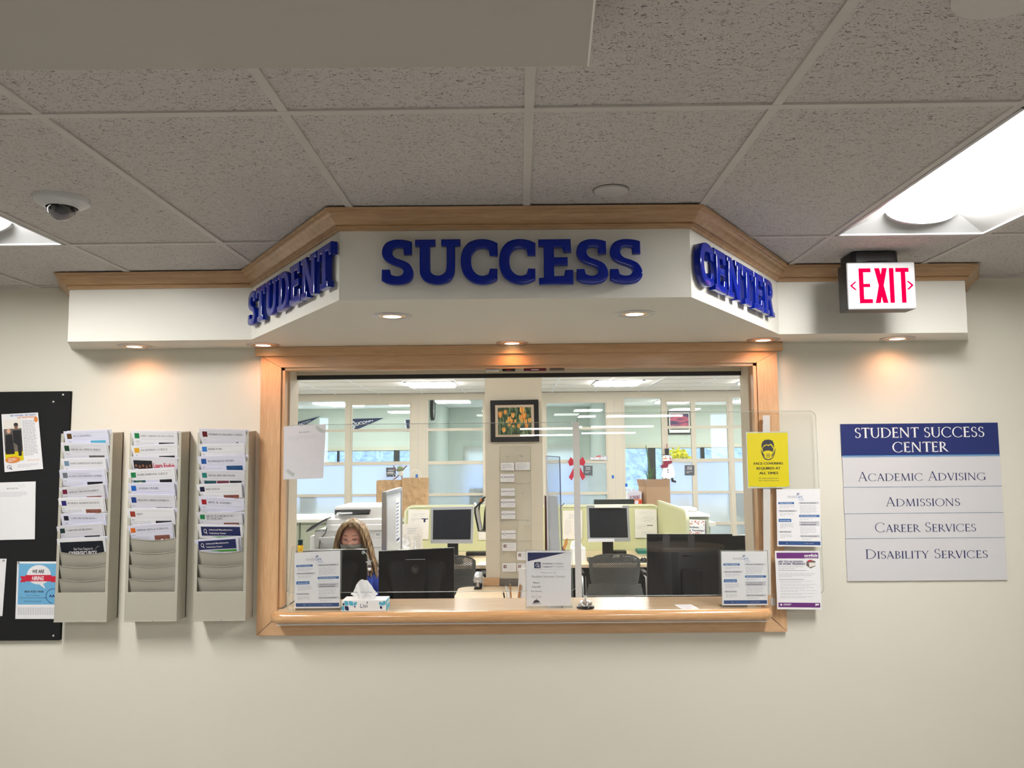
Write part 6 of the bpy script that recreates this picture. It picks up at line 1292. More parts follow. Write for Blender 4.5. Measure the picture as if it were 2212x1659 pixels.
mb = MB(); mb.box((a.x+b.x)/2-.12, (a.x+b.x)/2+.12, 4.44, 4.6, .77, .78, 'black'); mb.box((a.x+b.x)/2-.5, (a.x+b.x)/2+.25, 4.35, 4.72, .74, .77, 'desk_wood'); mb.box((a.x+b.x)/2-.5, (a.x+b.x)/2-.46, 4.35, 4.72, 0, .74, 'desk_wood'); mb.box((a.x+b.x)/2+.46, (a.x+b.x)/2+.25, 4.35, 4.72, 0, .74, 'desk_wood')
tag(mb.build('back_desk'), 'low desk hidden behind the right desk screen, under the black monitor', 'desk')
# cardboard box, plant, snack boxes
C('carton', (.44, .29, .18), .8, amt=.05); C('carton_in', (.38, .24, .15), .8)
YX = 4.85; a, b = P(1396, 1050, YX), P(1448, 1090, YX); xl_ = P(1385, 1060, YX).x; z0, z1 = .9605, P(1420, 1052, YX).z
t = thing('cardboard_box', ((a.x+b.x)/2, YX+.15, z0), 'open brown cardboard box with small printed lettering, behind the right desk screen', 'box')
mb = MB(); mb.poly([(a.x, YX, z0), (b.x, YX, z0), (b.x, YX, z1), (a.x, YX, z1)], 'carton'); mb.poly([(a.x, YX, z0), (xl_, YX+.18, z0), (xl_, YX+.18, z1), (a.x, YX, z1)], 'carton'); mb.poly([(b.x, YX, z0), (b.x-.06, YX+.3, z0), (b.x-.06, YX+.3, z1), (b.x, YX, z1)], 'carton'); mb.poly([(xl_, YX+.18, z0), (b.x-.06, YX+.3, z0), (b.x-.06, YX+.3, z1), (xl_, YX+.18, z1)], 'carton')
mb.build('box_body', t, solid=.004)
for pts_ in ([(a.x, YX, z1), (b.x, YX, z1), (b.x, YX-.01, z1+.085), (a.x, YX-.01, z1+.085)], [(a.x, YX, z1), (xl_, YX+.18, z1), (xl_-.02, YX+.18, z1+.08), (a.x-.005, YX, z1+.085)]): mb = MB(); mb.poly(pts_, 'carton_in'); mb.build('flap', t, solid=.004)
s = Sheet((a.x+.03, YX-.006, z0+.14), (b.x-.03, YX-.006, z0+.14), (b.x-.03, YX-.006, z0+.08), (a.x+.03, YX-.006, z0+.08), base='carton', th=.0005); s.text('CHASE GRAPHICS', .5, .9, .45, 'ink', .95, font='serif', W=.16, T=.08); s.build('print', t)
p = P(1403, 1040, 4.98); t = thing('spider_plant', (p.x, 4.98, z0), 'thin green leaves of a plant rising from the cardboard box', 'plant')
mb = MB()
for i in range(11):
    an = random.uniform(0, 6.28); ln = random.uniform(.16, .26); mb.tube([(p.x, 4.98, z1-.02), (p.x+.03*math.cos(an), 4.98+.03*math.sin(an), z1+ln*.6), (p.x+.11*math.cos(an), 4.98+.05*math.sin(an), z1+ln)], [.004, .003, .0008], 5, 'leaf_green')
mb.build('leaves', t); mb = MB(); mb.lathe((p.x, 4.98, z0+.005), [(0, 0), (.05, 0), (.065, z1-z0-.05), (.05, z1-z0-.05)], 16, 'pot', cap=False); mb.build('pot', t)
mb = MB(); mb.tube([(p.x+.03, 5.08, z0+.004), (p.x+.02, 5.07, z1+.2), (P(1395, 960, 5.07).x, 5.07, P(1395, 962, 5.07).z)], .005, 8, 'leaf_green'); tag(mb.build('green_pole'), 'thin green stick behind the cardboard box, in front of the window', 'pole')
s = PS([(1356, 1064), (1386, 1063), (1386, 1094), (1356, 1095)], 4.9, base='white', th=.15); s.rect(0, 0, 1, .8, 'paper_blue'); s.text('KLONDIKE', .5, .5, .28, 'q_maroon', .7, bold=.03, l=3, shear=.2)
ob_ = s.build('snack_box'); tag(ob_, 'white and blue snack box with dark red lettering, beside the cardboard box', 'box')
a = P(1356, 1095, 4.9); mb = MB(); mb.box(a.x, P(1383, 1101, 4.9).x, 4.88, 5.05, .9605, a.z-.001, 'carton'); tag(mb.build('carton_stack'), 'plain carton under the white snack box', 'box')
for x_, y_, l_ in ((1362, 1056, 'left'), (1375, 1058, 'right')):
    p = P(x_, y_, 4.96); mb = MB(); mb.obox(p+Vector((0, 0, -.02)), (.05, 0, -.03), (0, .04, 0), (.004, 0, .008), 'paper'); tag(mb.build('crumpled_pack', bevel=.003), f'white folded pack sticking out above the snack box, {l_} one', 'packet', 'packets on the snack box')
s = PS([(1370, 1080), (1387, 1079), (1387, 1090), (1370, 1091)], 4.80, base='q_orange', th=.06); s.ell(.3, .5, .25, .4, 'paper_blue', 2); s.ell(.8, .5, .12, .3, 'p_red', 2); tag(s.build('orange_box'), 'small orange box just above the edge of the right desk screen', 'box')
mb = MB(); p = P(1378, 1092, 4.8); mb.box(p.x-.06, p.x+.06, 4.78, 4.87, .9605, P(1378, 1091, 4.8).z-.001, 'carton'); tag(mb.build('small_carton'), 'small plain carton under the orange box', 'box')
# right-hand cabinets
t = thing('white_cabinet', (2.0, 4.4, 0), 'low grey cabinet with a white top, right of the side screen', 'cabinet')
a = P(1486, 1113, 3.8); b = P(1531, 1113, 3.8); zt2 = P(1500, 1112, 3.8).z
mb = MB(); mb.box(XS+.05, b.x, 3.8, 4.70, 0, zt2-.02, 'cab_green'); mb.build('body', t, bevel=.004); mb = MB(); mb.box(XS+.04, b.x+.01, 3.78, 4.72, zt2-.02, zt2, 'white'); mb.build('top', t, bevel=.003)
mb = MB(); mb.box(a.x+.01, b.x-.03, 3.785, 3.799, .1, zt2-.06, 'photo_mid'); mb.build('door', t, bevel=.002); mb = MB(); mb.ball((b.x-.05, 3.775, .95), .008, 'black'); mb.build('knob', t)
p = P(1472, 1103, 4.3); mb = MB(); mb.box(p.x-.14, p.x+.14, 4.2, 4.5, zt2+.0005, P(1472, 1096, 4.3).z, 'white'); tag(mb.build('white_printer', bevel=.01), 'white box-shaped printer on the cabinet behind the side screen', 'printer')
mb = MB(); mb.prism([P(1477, 1098, 3.72), P(1486, 1103, 3.72), P(1486, 1122, 3.72), P(1479, 1120, 3.72)], (0, .05, 0), 'black'); tag(mb.build('wall_phone', bevel=.003), 'small black device at the end of the side screen', 'device')
# ================================================================ RECEPTION SIDE (just behind the opening)
ZD = .74
t = thing('reception_desk', (0, 1.0, 0), 'light wood reception desk with a rounded corner reaching back to the pillar', 'desk')
r = .10; xa, xb, yb2 = -.455, .30, 2.07
pts = [(xa, .30)]+[(xa+r-r*math.cos(math.radians(q_)), yb2-r+r*math.sin(math.radians(q_))) for q_ in range(0, 91, 15)]+[(xb, yb2), (xb, .30)]
mb = MB(); mb.prism([(x, y, ZD-.03) for x, y in pts], (0, 0, .03), 'desk_wood'); mb.build('top', t, bevel=.004)
mb = MB(); mb.box(xa+.05, xa+.07, .35, 1.95, 0, ZD-.031, 'desk_wood'); mb.box(xb-.07, xb-.05, .35, 1.95, 0, ZD-.031, 'desk_wood'); mb.build('side_panel', t)
for x0, x1, l in ((-1.15, -.46, 'left'), (.305, 1.15, 'right')):
    d_ = thing('monitor_desk', ((x0+x1)/2, .6, 0), f'desk under the black monitors, {l} part of the reception counter', 'desk', 'reception desks')
    mb = MB(); mb.box(x0, x1, .27, 1.0, ZD-.03, ZD, 'desk_wood'); mb.build('top', d_); mb = MB(); mb.box(x0+.02, x0+.05, .3, .95, 0, ZD-.031, 'desk_wood'); mb.box(x1-.05, x1-.02, .3, .95, 0, ZD-.031, 'desk_wood'); mb.build('side_panel', d_)
C('mon_black', (.012, .012, .013), .4, spec=.25); C('mon_back', (.014, .014, .015), .5, spec=.25, bump=.05); C('logo_grey', (.10, .10, .105), .3, .5)
def back_monitor(c, Y, label, stand_w=.11, hp=False, wide=False, slope=0):
    tl, tr_, br, bl = [P(x, y, Y) for x, y in c]; bl.z = br.z = ZD+.10; w_ = tr_.x-tl.x; cx_ = (tl.x+tr_.x)/2
    t = thing('monitor', (cx_, Y, ZD), label, 'monitor', 'black monitors facing away on the reception desk')
    s = Sheet(tl, tr_, br, bl, base='mon_black', th=.022); s.build('rear_shell', t, bevel=.003)
    s2 = Sheet((tr_.x-.004, Y+.0235, tr_.z-.006), (tl.x+.004, Y+.0235, tl.z-.006), (tl.x+.004, Y+.0235, bl.z+.01), (tr_.x-.004, Y+.0235, br.z+.01), base='screen_black', th=.001); s2.build('screen', t)
    mb = MB(); e = .0015; mb.prism([tl+Vector((0, -.001, 0)), tr_+Vector((0, -.001, 0)), tr_+Vector((0, -.001, .003)), tl+Vector((0, -.001, .003))], (0, .02, 0), 'chrome' if not wide else 'mon_black'); mb.build('top_edge', t)
    # raised rounded housing on the back
    def rr(u0, u1, v0, v1, rad, dy, n=6):
        X0_, X1_, Z0_, Z1_ = tl.x+w_*u0, tl.x+w_*u1, bl.z+(tl.z-bl.z)*v0, bl.z+(tl.z-bl.z)*v1; o_ = []
        for cx2, cz2, a0 in ((X1_-rad, Z1_-rad, 0), (X0_+rad, Z1_-rad, 90), (X0_+rad, Z0_+.01, 180), (X1_-rad, Z0_+.01, 270)):
            rd = rad if a0 < 180 else .01
            for i in range(n+1): a = math.radians(a0+90*i/n); o_.append((cx2+rd*math.cos(a), Y-dy, cz2+rd*math.sin(a)))
        return o_
    mb = MB(); A = rr(.10, .90, .05, .84, .05, .0); B = rr(.15, .85, .07, .76, .045, .022)
    for i in range(len(A)): j = (i+1) % len(A); mb.poly([A[i], A[j], B[j], B[i]], 'mon_back')
    mb.poly(B, 'mon_back'); mb.build('housing', t, weld=True, smooth=40)
    mb = MB(); zt_ = tl.z-(tl.z-bl.z)*(.125 if hp else .42); mb.box(cx_-stand_w/2, cx_+stand_w/2, Y-.055, Y-.03, ZD+.01, zt_, 'mon_black'); mb.box(cx_-.04, cx_+.04, Y-.03, Y-.02, zt_-.1, zt_-.02, 'mon_black'); 
    if hp: mb.box(cx_-stand_w/2, cx_+stand_w/2, Y-.0552, Y-.05, zt_-.0005, zt_+.002, 'alu')
    mb.build('stand', t, bevel=.003)
    mb = MB(); mb.box(cx_-.12, cx_+.12, Y-.13, Y+.06, ZD, ZD+.01, 'mon_black'); mb.build('base', t, bevel=.003)
    if hp:
        zc_ = zt_-.055; mb = MB(); mb.lathe((cx_, Y-.0555, zc_), [(0, .0012), (.024, .0012), (.025, 0)], 32, 'black_gloss', axis=(0, -1, 0), cap=False)
        for p_ in sans('hp', .0)[0]: mb.poly([(cx_-.016+(x+y*.3)*.021, Y-.0572, zc_-.009+y*.026) for x, y in p_], 'logo_grey')
        mb.build('logo', t)
    if wide:
        mb = MB(); mb.box(cx_-.045, cx_+.0, Y-.0235, Y-.0215, tl.z-.115, tl.z-.108, 'black_gloss'); mb.build('vent_slot', t)
    return t
back_monitor([(627, 1190), (792, 1187), (792, 1292), (627, 1292)], .62, 'black monitor seen from behind at the left, partly behind the health flyer')
back_monitor([(818, 1191), (981, 1184), (981, 1292), (818, 1292)], .66, 'black monitor seen from behind with a round logo on its stand, left of the pillar', hp=True)
back_monitor([(1398, 1155), (1582, 1155), (1582, 1290), (1398, 1290)], .42, 'big black monitor seen from behind at the right of the opening', wide=True)
back_monitor([(1568, 1158), (1690, 1154), (1690, 1290), (1568, 1290)], .60, 'black monitor at the far right, behind the big one and the frame')
# stapler
C('stapler_grey', (.50, .50, .52), .3, .6)
p = P(1033, 1275, 1.60); sx0, sy0 = -.235, 1.75
p = Pz(1033, 1268, ZD+.01); sx0, sy0 = p.x, p.y-.02
t = thing('stapler', (sx0, sy0, ZD), 'silver and black stapler standing end-on on the reception desk, left of the pillar', 'stapler')
mb = MB(); mb.box(sx0-.028, sx0+.028, sy0-.03, sy0+.16, ZD+.0005, ZD+.012, 'black'); mb.build('base', t, bevel=.003)
mb = MB()
def sec(y, w, z0, z1): return [(sx0-w*.8, y, z0), (sx0+w*.8, y, z0), (sx0+w, y, z0+(z1-z0)*.35), (sx0+w*.75, y, z1-.006), (sx0+w*.4, y, z1), (sx0-w*.4, y, z1), (sx0-w*.75, y, z1-.006), (sx0-w, y, z0+(z1-z0)*.35)]
ss = [sec(sy0-.02, .030, ZD+.045, ZD+.085), sec(sy0+.02, .037, ZD+.04, ZD+.10), sec(sy0+.10, .034, ZD+.03, ZD+.11), sec(sy0+.15, .026, ZD+.012, ZD+.10)]
for a, b in zip(ss[:-1], ss[1:]):
    for i in range(8): j = (i+1) % 8; mb.poly([a[i], a[j], b[j], b[i]], 'stapler_grey')
mb.poly(ss[0], 'stapler_grey'); mb.poly(ss[-1], 'stapler_grey'); mb.build('lever', t, weld=True, smooth=40)
mb = MB(); mb.box(sx0-.013, sx0+.013, sy0-.035, sy0+.12, ZD+.012, ZD+.05, 'black'); mb.box(sx0-.009, sx0+.009, sy0-.038, sy0-.034, ZD+.02, ZD+.06, 'steel'); mb.build('magazine', t, bevel=.002)
# black sorter edge at the desk front
a, b = P(1005, 1288, .45), P(1024, 1283, .45); mb = MB(); mb.prism([(a.x-.03, .36, ZD+.0008), (b.x+.05, .36, ZD+.0008), (b.x+.06, .45, ZD+.004), (a.x-.0, .45, ZD+.004)], (0, 0, .12), 'black'); tag(mb.build('black_tray', bevel=.006), 'black tray at the front corner of the reception desk, left of the stapler', 'tray')
# pens in a cup
cxp = P(1108, 1290, .42).x; cyp = .42
t = thing('pen_cup', (cxp, cyp, ZD), 'dark cup on the reception desk, holding the pens left of the welcome sheet', 'cup'); mb = MB(); mb.lathe((cxp, cyp, ZD+.0005), [(0, 0), (.055, 0), (.06, .13), (.057, .13), (.052, .004), (0, .004)], 24, 'q_maroon', cap=False); mb.build('cup_body', t, smooth=50)
C('pencil', (.50, .22, .06), .5)
for k, (x0, y0, x1, y1, mt, r_, l) in enumerate(((1093, 1268, 1104, 1292, 'paper', .004, 'white pen, left in the pen cup'), (1099, 1274, 1108, 1294, 'paper', .0055, 'thick white marker in the pen cup'), (1102, 1263, 1110, 1292, 'pencil', .004, 'orange pencil leaning in the pen cup'), (1088, 1281, 1094, 1293, 'black', .004, 'short black pen at the left rim of the pen cup'), (1124, 1263, 1117, 1293, 'pencil', .0055, 'brown pen at the right of the pen cup'), (1127, 1266, 1121, 1294, 'ink_grey', .004, 'dark pen at the right rim of the pen cup'))):
    a = P(x0, y0, cyp+.0); b = Vector((cxp+(P(x1, y1, cyp).x-cxp)*.4, cyp+.01*(k-2), ZD+.008)); mb = MB(); mb.cyl(b, a, r_, n=10, m=mt); mb.cyl(a, a+(a-b).normalized()*.008, r_*.7, r_*.2, n=10, m='q_maroon' if k in (3,) else 'steel'); tag(mb.build('pen', smooth=50), l, 'pen', 'pens in the cup')
mb = MB(); a, b = P(1121, 1228, .52), P(1140, 1228, .52); mb.prism([a, b, Vector((b.x+.01, .52, ZD+.002)), Vector((a.x-.02, .52, ZD+.002))], (0, .02, 0), 'paper'); tag(mb.build('paper_stack'), 'white sheets standing upright behind the pens', 'paper')
# grey paper tray and clear dish right of the bell, low on the desk
a, b = P(1285, 1282, .75), P(1345, 1290, .75); mb = MB(); mb.prism([(a.x, .9, ZD+.001), (b.x, .8, ZD+.001), (b.x, .8, ZD+.015), (a.x, .9, ZD+.05)], (0, .06, 0), 'photo_mid'); tag(mb.build('grey_tray', bevel=.003), 'grey paper tray on the right reception desk, behind the counter edge', 'tray')
p = P(1370, 1285, .85); mb = MB(); mb.ball((p.x, .85, ZD+.045), (.045, .045, .045), 'photo_mid'); mb.v = [(v[0], v[1], max(v[2], ZD+.001)) for v in mb.v]; tag(mb.build('tape_dispenser', smooth=80), 'rounded grey tape dispenser low in front of the right mesh chair', 'dispenser')

# ---------------------------------------------------------------- on the pillar
YQ = py0-.001
a = [P(x, y, YQ-.02) for x, y in ((1059, 865), (1163, 863), (1165, 954), (1060, 955))]
t = thing('framed_painting', ((a[0].x+a[1].x)/2, YQ, a[2].z), 'orange tulip painting in a wide black frame, on the pillar', 'picture')
C('frame_black', (.012, .012, .014), .35); C('frame_gold', (.60, .47, .36), .5)
s = Sheet(*a, base='frame_black', th=.02); u, v = .10, .12
for k in range(4): pass
s.build('frame', t, bevel=.003)
def sub(s, u0, v0, u1, v1, l): return [s.p(u0, v0, l), s.p(u1, v0, l), s.p(u1, v1, l), s.p(u0, v1, l)]
s2 = Sheet(*sub(s, .10, .12, .90, .88, 10), base='frame_gold', th=.006); s2.build('gilt_liner', t, bevel=.001)
m, nt, out = newmat('meadow'); L = nt.links.new; bs = N(nt, 'ShaderNodeBsdfPrincipled', i_Roughness=.5); tx = N(nt, 'ShaderNodeTexCoord'); mp = N(nt, 'ShaderNodeMapping'); mp.inputs['Scale'].default_value = (26, 1, 9); nz = N(nt, 'ShaderNodeTexNoise', i_Scale=3.0, i_Detail=4.0); r_ = N(nt, 'ShaderNodeValToRGB')
cr2 = r_.color_ramp; cr2.elements[0].position = .36; cr2.elements[0].color = lin('1c2a30'); cr2.elements[1].position = .66; cr2.elements[1].color = lin('8a9a78'); e_ = cr2.elements.new(.5); e_.color = lin('3e5a34')
L(tx.outputs['Object'], mp.inputs[0]); L(mp.outputs[0], nz.inputs[0]); L(nz.outputs[0], r_.inputs[0]); L(r_.outputs[0], bs.inputs['Base Color']); L(bs.outputs[0], out.inputs[0])
C('tulip_a', 'f0b860', .5, scale=80, amt=.25); C('tulip_b', 'e08438', .5, scale=80, amt=.25); C('stem_green', '66805a', .5)
s3 = Sheet(*sub(s2, .07, .08, .93, .93, 5), base='meadow', th=.002, lift=.0006)
TU = [(.07, .25, .06, .13, 1), (.22, .16, .05, .09, 1), (.45, .28, .055, .10, 0), (.34, .42, .06, .10, 0), (.40, .50, .05, .10, 1), (.52, .50, .035, .07, 0), (.28, .52, .04, .06, 0), (.73, .10, .08, .13, 0), (.78, .30, .08, .13, 1), (.68, .36, .05, .10, 0), (.72, .49, .045, .08, 0), (.95, .48, .05, .10, 0), (.83, .53, .05, .12, 0), (.86, .68, .055, .10, 1), (.62, .68, .05, .09, 0), (.34, .64, .04, .06, 0), (.46, .69, .04, .05, 0), (.17, .82, .055, .10, 0)]
s3.rect(.45, 0, .65, .2, 'p_sky', 1) if False else None
for (u, v, ru, rv, k) in TU: s3.line(u, v+rv*.8, u+.01, min(.99, v+rv+.35), .0015, 'stem_green', 1)
for (u, v, ru, rv, k) in TU:
    s3.poly([(u-ru*.8, v-rv), (u-ru*.3, v-rv*.55), (u, v-rv*1.05), (u+ru*.35, v-rv*.55), (u+ru*.85, v-rv), (u+ru*.95, v+rv*.2), (u+ru*.5, v+rv*.9), (u, v+rv), (u-ru*.5, v+rv*.9), (u-ru*.95, v+rv*.2)], 'tulip_b' if k else 'tulip_a', 2)
    s3.poly([(u-ru*.3, v-rv*.4), (u, v-rv*.9), (u+ru*.3, v-rv*.4), (u+ru*.2, v+rv*.7), (u-ru*.2, v+rv*.7)], 'tulip_a' if k else 'tulip_b', 3)
s3.build('canvas', t)
# clear card holder panels
def hold(c, label):
    s = PS(c, YQ-.004, base='clear_acrylic', th=.003); q_ = thing('card_holder', (s.c[0].x, YQ, s.c[2].z), label, 'card holder', 'clear card holders on the pillar')
    mb = MB(); mb.poly([s.c[0], s.c[3], s.c[2], s.c[1]], 'clear_acrylic'); mb.build('pane', q_); mb = MB(); mb.tube(s.c, .0009, 5, 'edge_clear', closed=True); mb.build('edge', q_)
    return q_
CARDS = [(1082, 1000, 1111, 1016, 0), (1113, 999, 1145, 1015, 0), (1081, 1024, 1111, 1041, 1), (1082, 1055, 1112, 1071, 1), (1082, 1078, 1113, 1096, 1), (1083, 1104, 1113, 1121, 1), (1083, 1146, 1114, 1164, 1), (1085, 1173, 1115, 1190, 2), (1085, 1217, 1115, 1235, 2), (1117, 1192, 1146, 1210, 2), (1117, 1217, 1146, 1235, 2)]
hold([(1079, 964), (1146, 964), (1147, 1044), (1079, 1044)], 'clear card holder panel on the pillar, uppermost, just below the painting')
hold([(1080, 1044), (1147, 1044), (1148, 1123), (1080, 1123)], 'clear card holder panel on the pillar, second from the top, with three striped cards')
hold([(1080, 1124), (1148, 1124), (1148, 1168), (1080, 1168)], 'clear card holder panel on the pillar, third from the top, with one striped card')
hold([(1080, 1169), (1148, 1169), (1149, 1262), (1081, 1262)], 'clear card holder panel on the pillar, lowest, with the dark red logo cards')
wh = ['top left pocket', 'top right pocket', 'just below the top pair', 'second striped card', 'third striped card', 'fourth striped card', 'lowest striped card, alone in its panel', 'uppermost dark red logo card', 'lowest left dark red logo card', 'dark red logo card right of the column', 'lowest right dark red logo card']
for (x0, y0, x1, y1, k), l in zip(CARDS, wh):
    s = PS([(x0, y0), (x1, y0-.5), (x1, y1), (x0, y1)], YQ-.012, base='paper', th=.003)
    if k == 0: s.ring(.5, .5, .48, .46, .04, 'ink_light', n=4); s.lines(.1, .85, .2, 4, .18, 'ink_grey', t=.3)
    if k == 1: s.rect(0, .36, 1, .42, 'p_navy'); s.ell(.22, .42, .09, .16, 'paper', 2); s.ring(.22, .42, .09, .16, .2, 'p_navy', 3); s.lines(.4, .95, .56, 4, .1, 'ink_light', t=.3)
    if k == 2: s.rect(.1, .2, .3, .58, 'q_dred'); s.poly([(.18, .22), (.27, .38), (.18, .56)], 'paper', 2); s.lines(.36, .92, .18, 7, .1, 'ink_light', t=.3)
    tag(s.build('business_card'), f'business card on the pillar, {l}', 'card', 'business cards on the pillar')
mb = MB()
for x, y in ((1096, 986), (1128, 986), (1129, 1065), (1086, 1127), (1140, 1126), (1088, 1197)): p = P(x, y, YQ-.006); mb.cyl(p, p+Vector((0, .004, 0)), .0065, n=12, m='steel')
tag(mb.build('mounting_screws'), 'small round screw heads holding the card holders on the pillar', 'screws'); bpy.data.objects['mounting_screws']['kind'] = 'stuff'
# black wire file pocket on the left side of the pillar
t = thing('file_pocket', (px0-.05, py0+.2, 1.15), 'black wire file pocket with papers, hung on the left side of the pillar', 'file pocket')
def q3(x, y, Y): return P(x, y, Y)
C('black_wire', (.01, .01, .01), .35)
mb = MB(); Yq = py0+.05; mb.tube([q3(1052, 1072, Yq), q3(1044, 1076, Yq), q3(1036, 1087, Yq), q3(1026, 1098, Yq), q3(1026, 1108, Yq), q3(1034, 1147, Yq), q3(1052, 1147, Yq)], .007, 8, 'black_wire'); mb.tube([q3(1046, 1079, Yq+.25), q3(1036, 1090, Yq+.25), q3(1034, 1103, Yq+.25), q3(1040, 1144, Yq+.25), q3(1052, 1145, Yq+.25)], .007, 8, 'black_wire'); mb.build('wire_frame', t, smooth=60)
mb = MB(); mb.prism([q3(1051, 1078, Yq+.02), q3(1046, 1105, Yq+.02), q3(1043, 1146, Yq+.02), q3(1051, 1146, Yq+.02)], (0, .2, 0), 'black_wire'); mb.build('back_plate', t)
mb = MB(); mb.prism([q3(1023, 1088, Yq+.03), q3(1028, 1094, Yq+.03), q3(1040, 1144, Yq+.03), q3(1035, 1144, Yq+.03)], (0, .2, 0), 'paper'); mb.build('papers', t); mb = MB(); mb.prism([q3(1036, 1079, Yq-.01), q3(1041, 1077, Yq-.01), q3(1041, 1083, Yq-.01), q3(1036, 1085, Yq-.01)], (0, .03, 0), 'p_orange'); mb.build('orange_tag', t)
s = PS([(1033, 1149), (1049.5, 1149), (1049.5, 1166), (1034, 1166)], YC-.012, base='paper_warm'); s.rect(.1, .8, .9, .84, 'ink_grey'); tag(s.build('paper_notice'), 'pale sheet low on the left desk screen, next to the pillar', 'paper')
# clear wall pocket with papers on the right of the pillar
Yw = py0+.18
t = thing('acrylic_rack', (px1+.09, Yw, 1.1), 'tall clear acrylic rack with papers, standing right of the pillar', 'literature rack')
a, b, c_, d_ = [P(x, y, Yw-.15) for x, y in ((1180, 985), (1209, 987), (1214, 1200), (1184, 1200))]
acrylic('rack_clear', (.80, .84, .88), 1.0, .10, (.7, .72, .78)); C('rack_edge', '5a6280', .3)
mb = MB(); mb.poly([a, d_, c_, b], 'rack_clear'); mb.build('front_pane', t)
mb = MB(); mb.tube([b, c_], .004, 6, 'rack_edge'); mb.tube([a, d_], .006, 6, 'paper_grey'); mb.tube([a, b], .003, 6, 'rack_edge'); mb.build('edges', t)
mb = MB(); bk = Vector((0, .13, 0)); mb.poly([b, c_, c_+bk, b+bk], 'rack_clear'); mb.build('side_pane', t)
mb = MB(); mb.prism([P(1181, 1070, Yw-.13), P(1204, 1072, Yw-.13), P(1210, 1198, Yw-.13), P(1188, 1198, Yw-.13)], (0, .08, 0), 'paper'); mb.build('papers', t)
mb = MB(); mb.prism([P(1177, 1072, Yw-.13), P(1180, 1072, Yw-.13), P(1187, 1198, Yw-.13), P(1178, 1198, Yw-.13)], (0, .1, 0), 'q_dred'); mb.build('dark_binder', t)
mb = MB(); mb.box(px1+.002, c_.x+.02, Yw-.17, Yw+.05, c_.z-.02, c_.z, 'alu'); mb.box(px1+.03, px1+.06, Yw-.06, Yw-.03, 0, c_.z-.02, 'alu'); mb.box(px1+.0, px1+.18, Yw-.14, Yw+.05, 0, .02, 'alu'); mb.build('stand', t)
mb = MB(); mb.tube([P(1212, 1094, 2.2), P(1219, 1087, 2.2)], .003, 6, 'ink_navy'); mb.build('latch', t)
# tissue box near pale strip
p = P(1240, 1190, 3.5); t = thing('tissue_box', (p.x, 3.5, za), 'tissue box with wooden sticks on the long desk, seen left of the pale strip', 'tissue box'); mb = MB(); mb.box(p.x-.03, p.x+.10, 3.42, 3.56, za+.0005, P(1240, 1184, 3.45).z, 'white'); mb.build('carton', t)
zz_ = P(1240, 1184, 3.45).z; mb = MB(); mb.grid(lambda u, v: (p.x+.02+(u-.5)*.12*(1-.3*v), 3.48+.02*math.sin(7*u), zz_+.07*v*(1-.5*(u-.5)**2)), 12, 8, 'tissue_white'); mb.build('tissue', t, smooth=80)
mb = MB(); mb.prism([P(1216, 1185, 3.4), P(1221, 1168, 3.4), P(1226, 1162, 3.4), P(1226, 1175, 3.4), P(1220, 1187, 3.4)], (0, .01, 0), 'pencil'); mb.prism([P(1214, 1183, 3.41), P(1220, 1176, 3.41), P(1223, 1212, 3.41), P(1217, 1212, 3.41)], (0, .01, 0), 'q_dred'); tag(mb.build('craft_sticks'), 'brown and dark red sticks beside the tissue box on the long desk', 'sticks')

# ================================================================ THE PERSON
C('skin', (.74, .38, .30), .5, scale=40, amt=.05); C('mask_grey', (.24, .24, .22), .8, bump=.2); C('top_blue', (.035, .085, .52), .75, bump=.2); C('pants', (.04, .04, .05), .8)
m, nt, out = newmat('hair'); L = nt.links.new; bs = N(nt, 'ShaderNodeBsdfPrincipled', i_Roughness=.42); tx = N(nt, 'ShaderNodeTexCoord'); mp = N(nt, 'ShaderNodeMapping'); mp.inputs['Scale'].default_value = (34, 16, 3); nz = N(nt, 'ShaderNodeTexNoise', i_Scale=3.0, i_Detail=5.0, i_Roughness=.7); r_ = N(nt, 'ShaderNodeValToRGB')
c3 = r_.color_ramp; c3.elements[0].position = .38; c3.elements[0].color = lin('4a382c'); c3.elements[1].position = .66; c3.elements[1].color = lin('e6cba0'); e_ = c3.elements.new(.52); e_.color = lin('9a7c5a')
L(tx.outputs['Object'], mp.inputs[0]); L(mp.outputs[0], nz.inputs[0]); L(nz.outputs[0], r_.inputs[0]); L(r_.outputs[0], bs.inputs['Base Color']); L(bs.outputs[0], out.inputs[0])
YH = 1.28
eye = P(756, 1168.5, YH); HX, HZ = eye.x, eye.z          # face centre at eye height
def skin_mesh(chains, mats, nm):
    """chains: lists of (point, radius); one connected tree per body"""
    vs, es, rs, idx = [], [], [], {}
    for ch in chains:
        prev = None
        for p, r in ch:
            k = tuple(round(c, 4) for c in p)
            if k not in idx: idx[k] = len(vs); vs.append(p); rs.append(r)
            i = idx[k]
            if prev is not None and prev != i: es.append((prev, i))
            prev = i
    me = bpy.data.meshes.new(nm); me.from_pydata(vs, es, []); ob = bpy.data.objects.new(nm, me); COL.objects.link(ob)
    md = ob.modifiers.new('skin', 'SKIN'); sv = me.skin_vertices[0].data
    for i, r in enumerate(rs): sv[i].radius = (r, r) if not isinstance(r, tuple) else r
    sv[0].use_root = True
    s_ = ob.modifiers.new('sub', 'SUBSURF'); s_.levels = s_.render_levels = 2
    dg = bpy.context.evaluated_depsgraph_get(); dg.update(); m2 = bpy.data.meshes.new_from_object(ob.evaluated_get(dg)); bpy.data.objects.remove(ob)
    return m2
x, z, y = HX+.01, HZ, YH+.10
neck = (x, y+.02, z-.20); chest = (x+.01, y+.05, z-.36); belly = (x+.01, y+.06, z-.52); hip = (x+.01, y+.07, z-.66)
ch = [[(hip, .14), (belly, .125), (chest, .135), ((x, y+.03, z-.245), .075), (neck, .055), ((x, y, z-.10), .058)]]
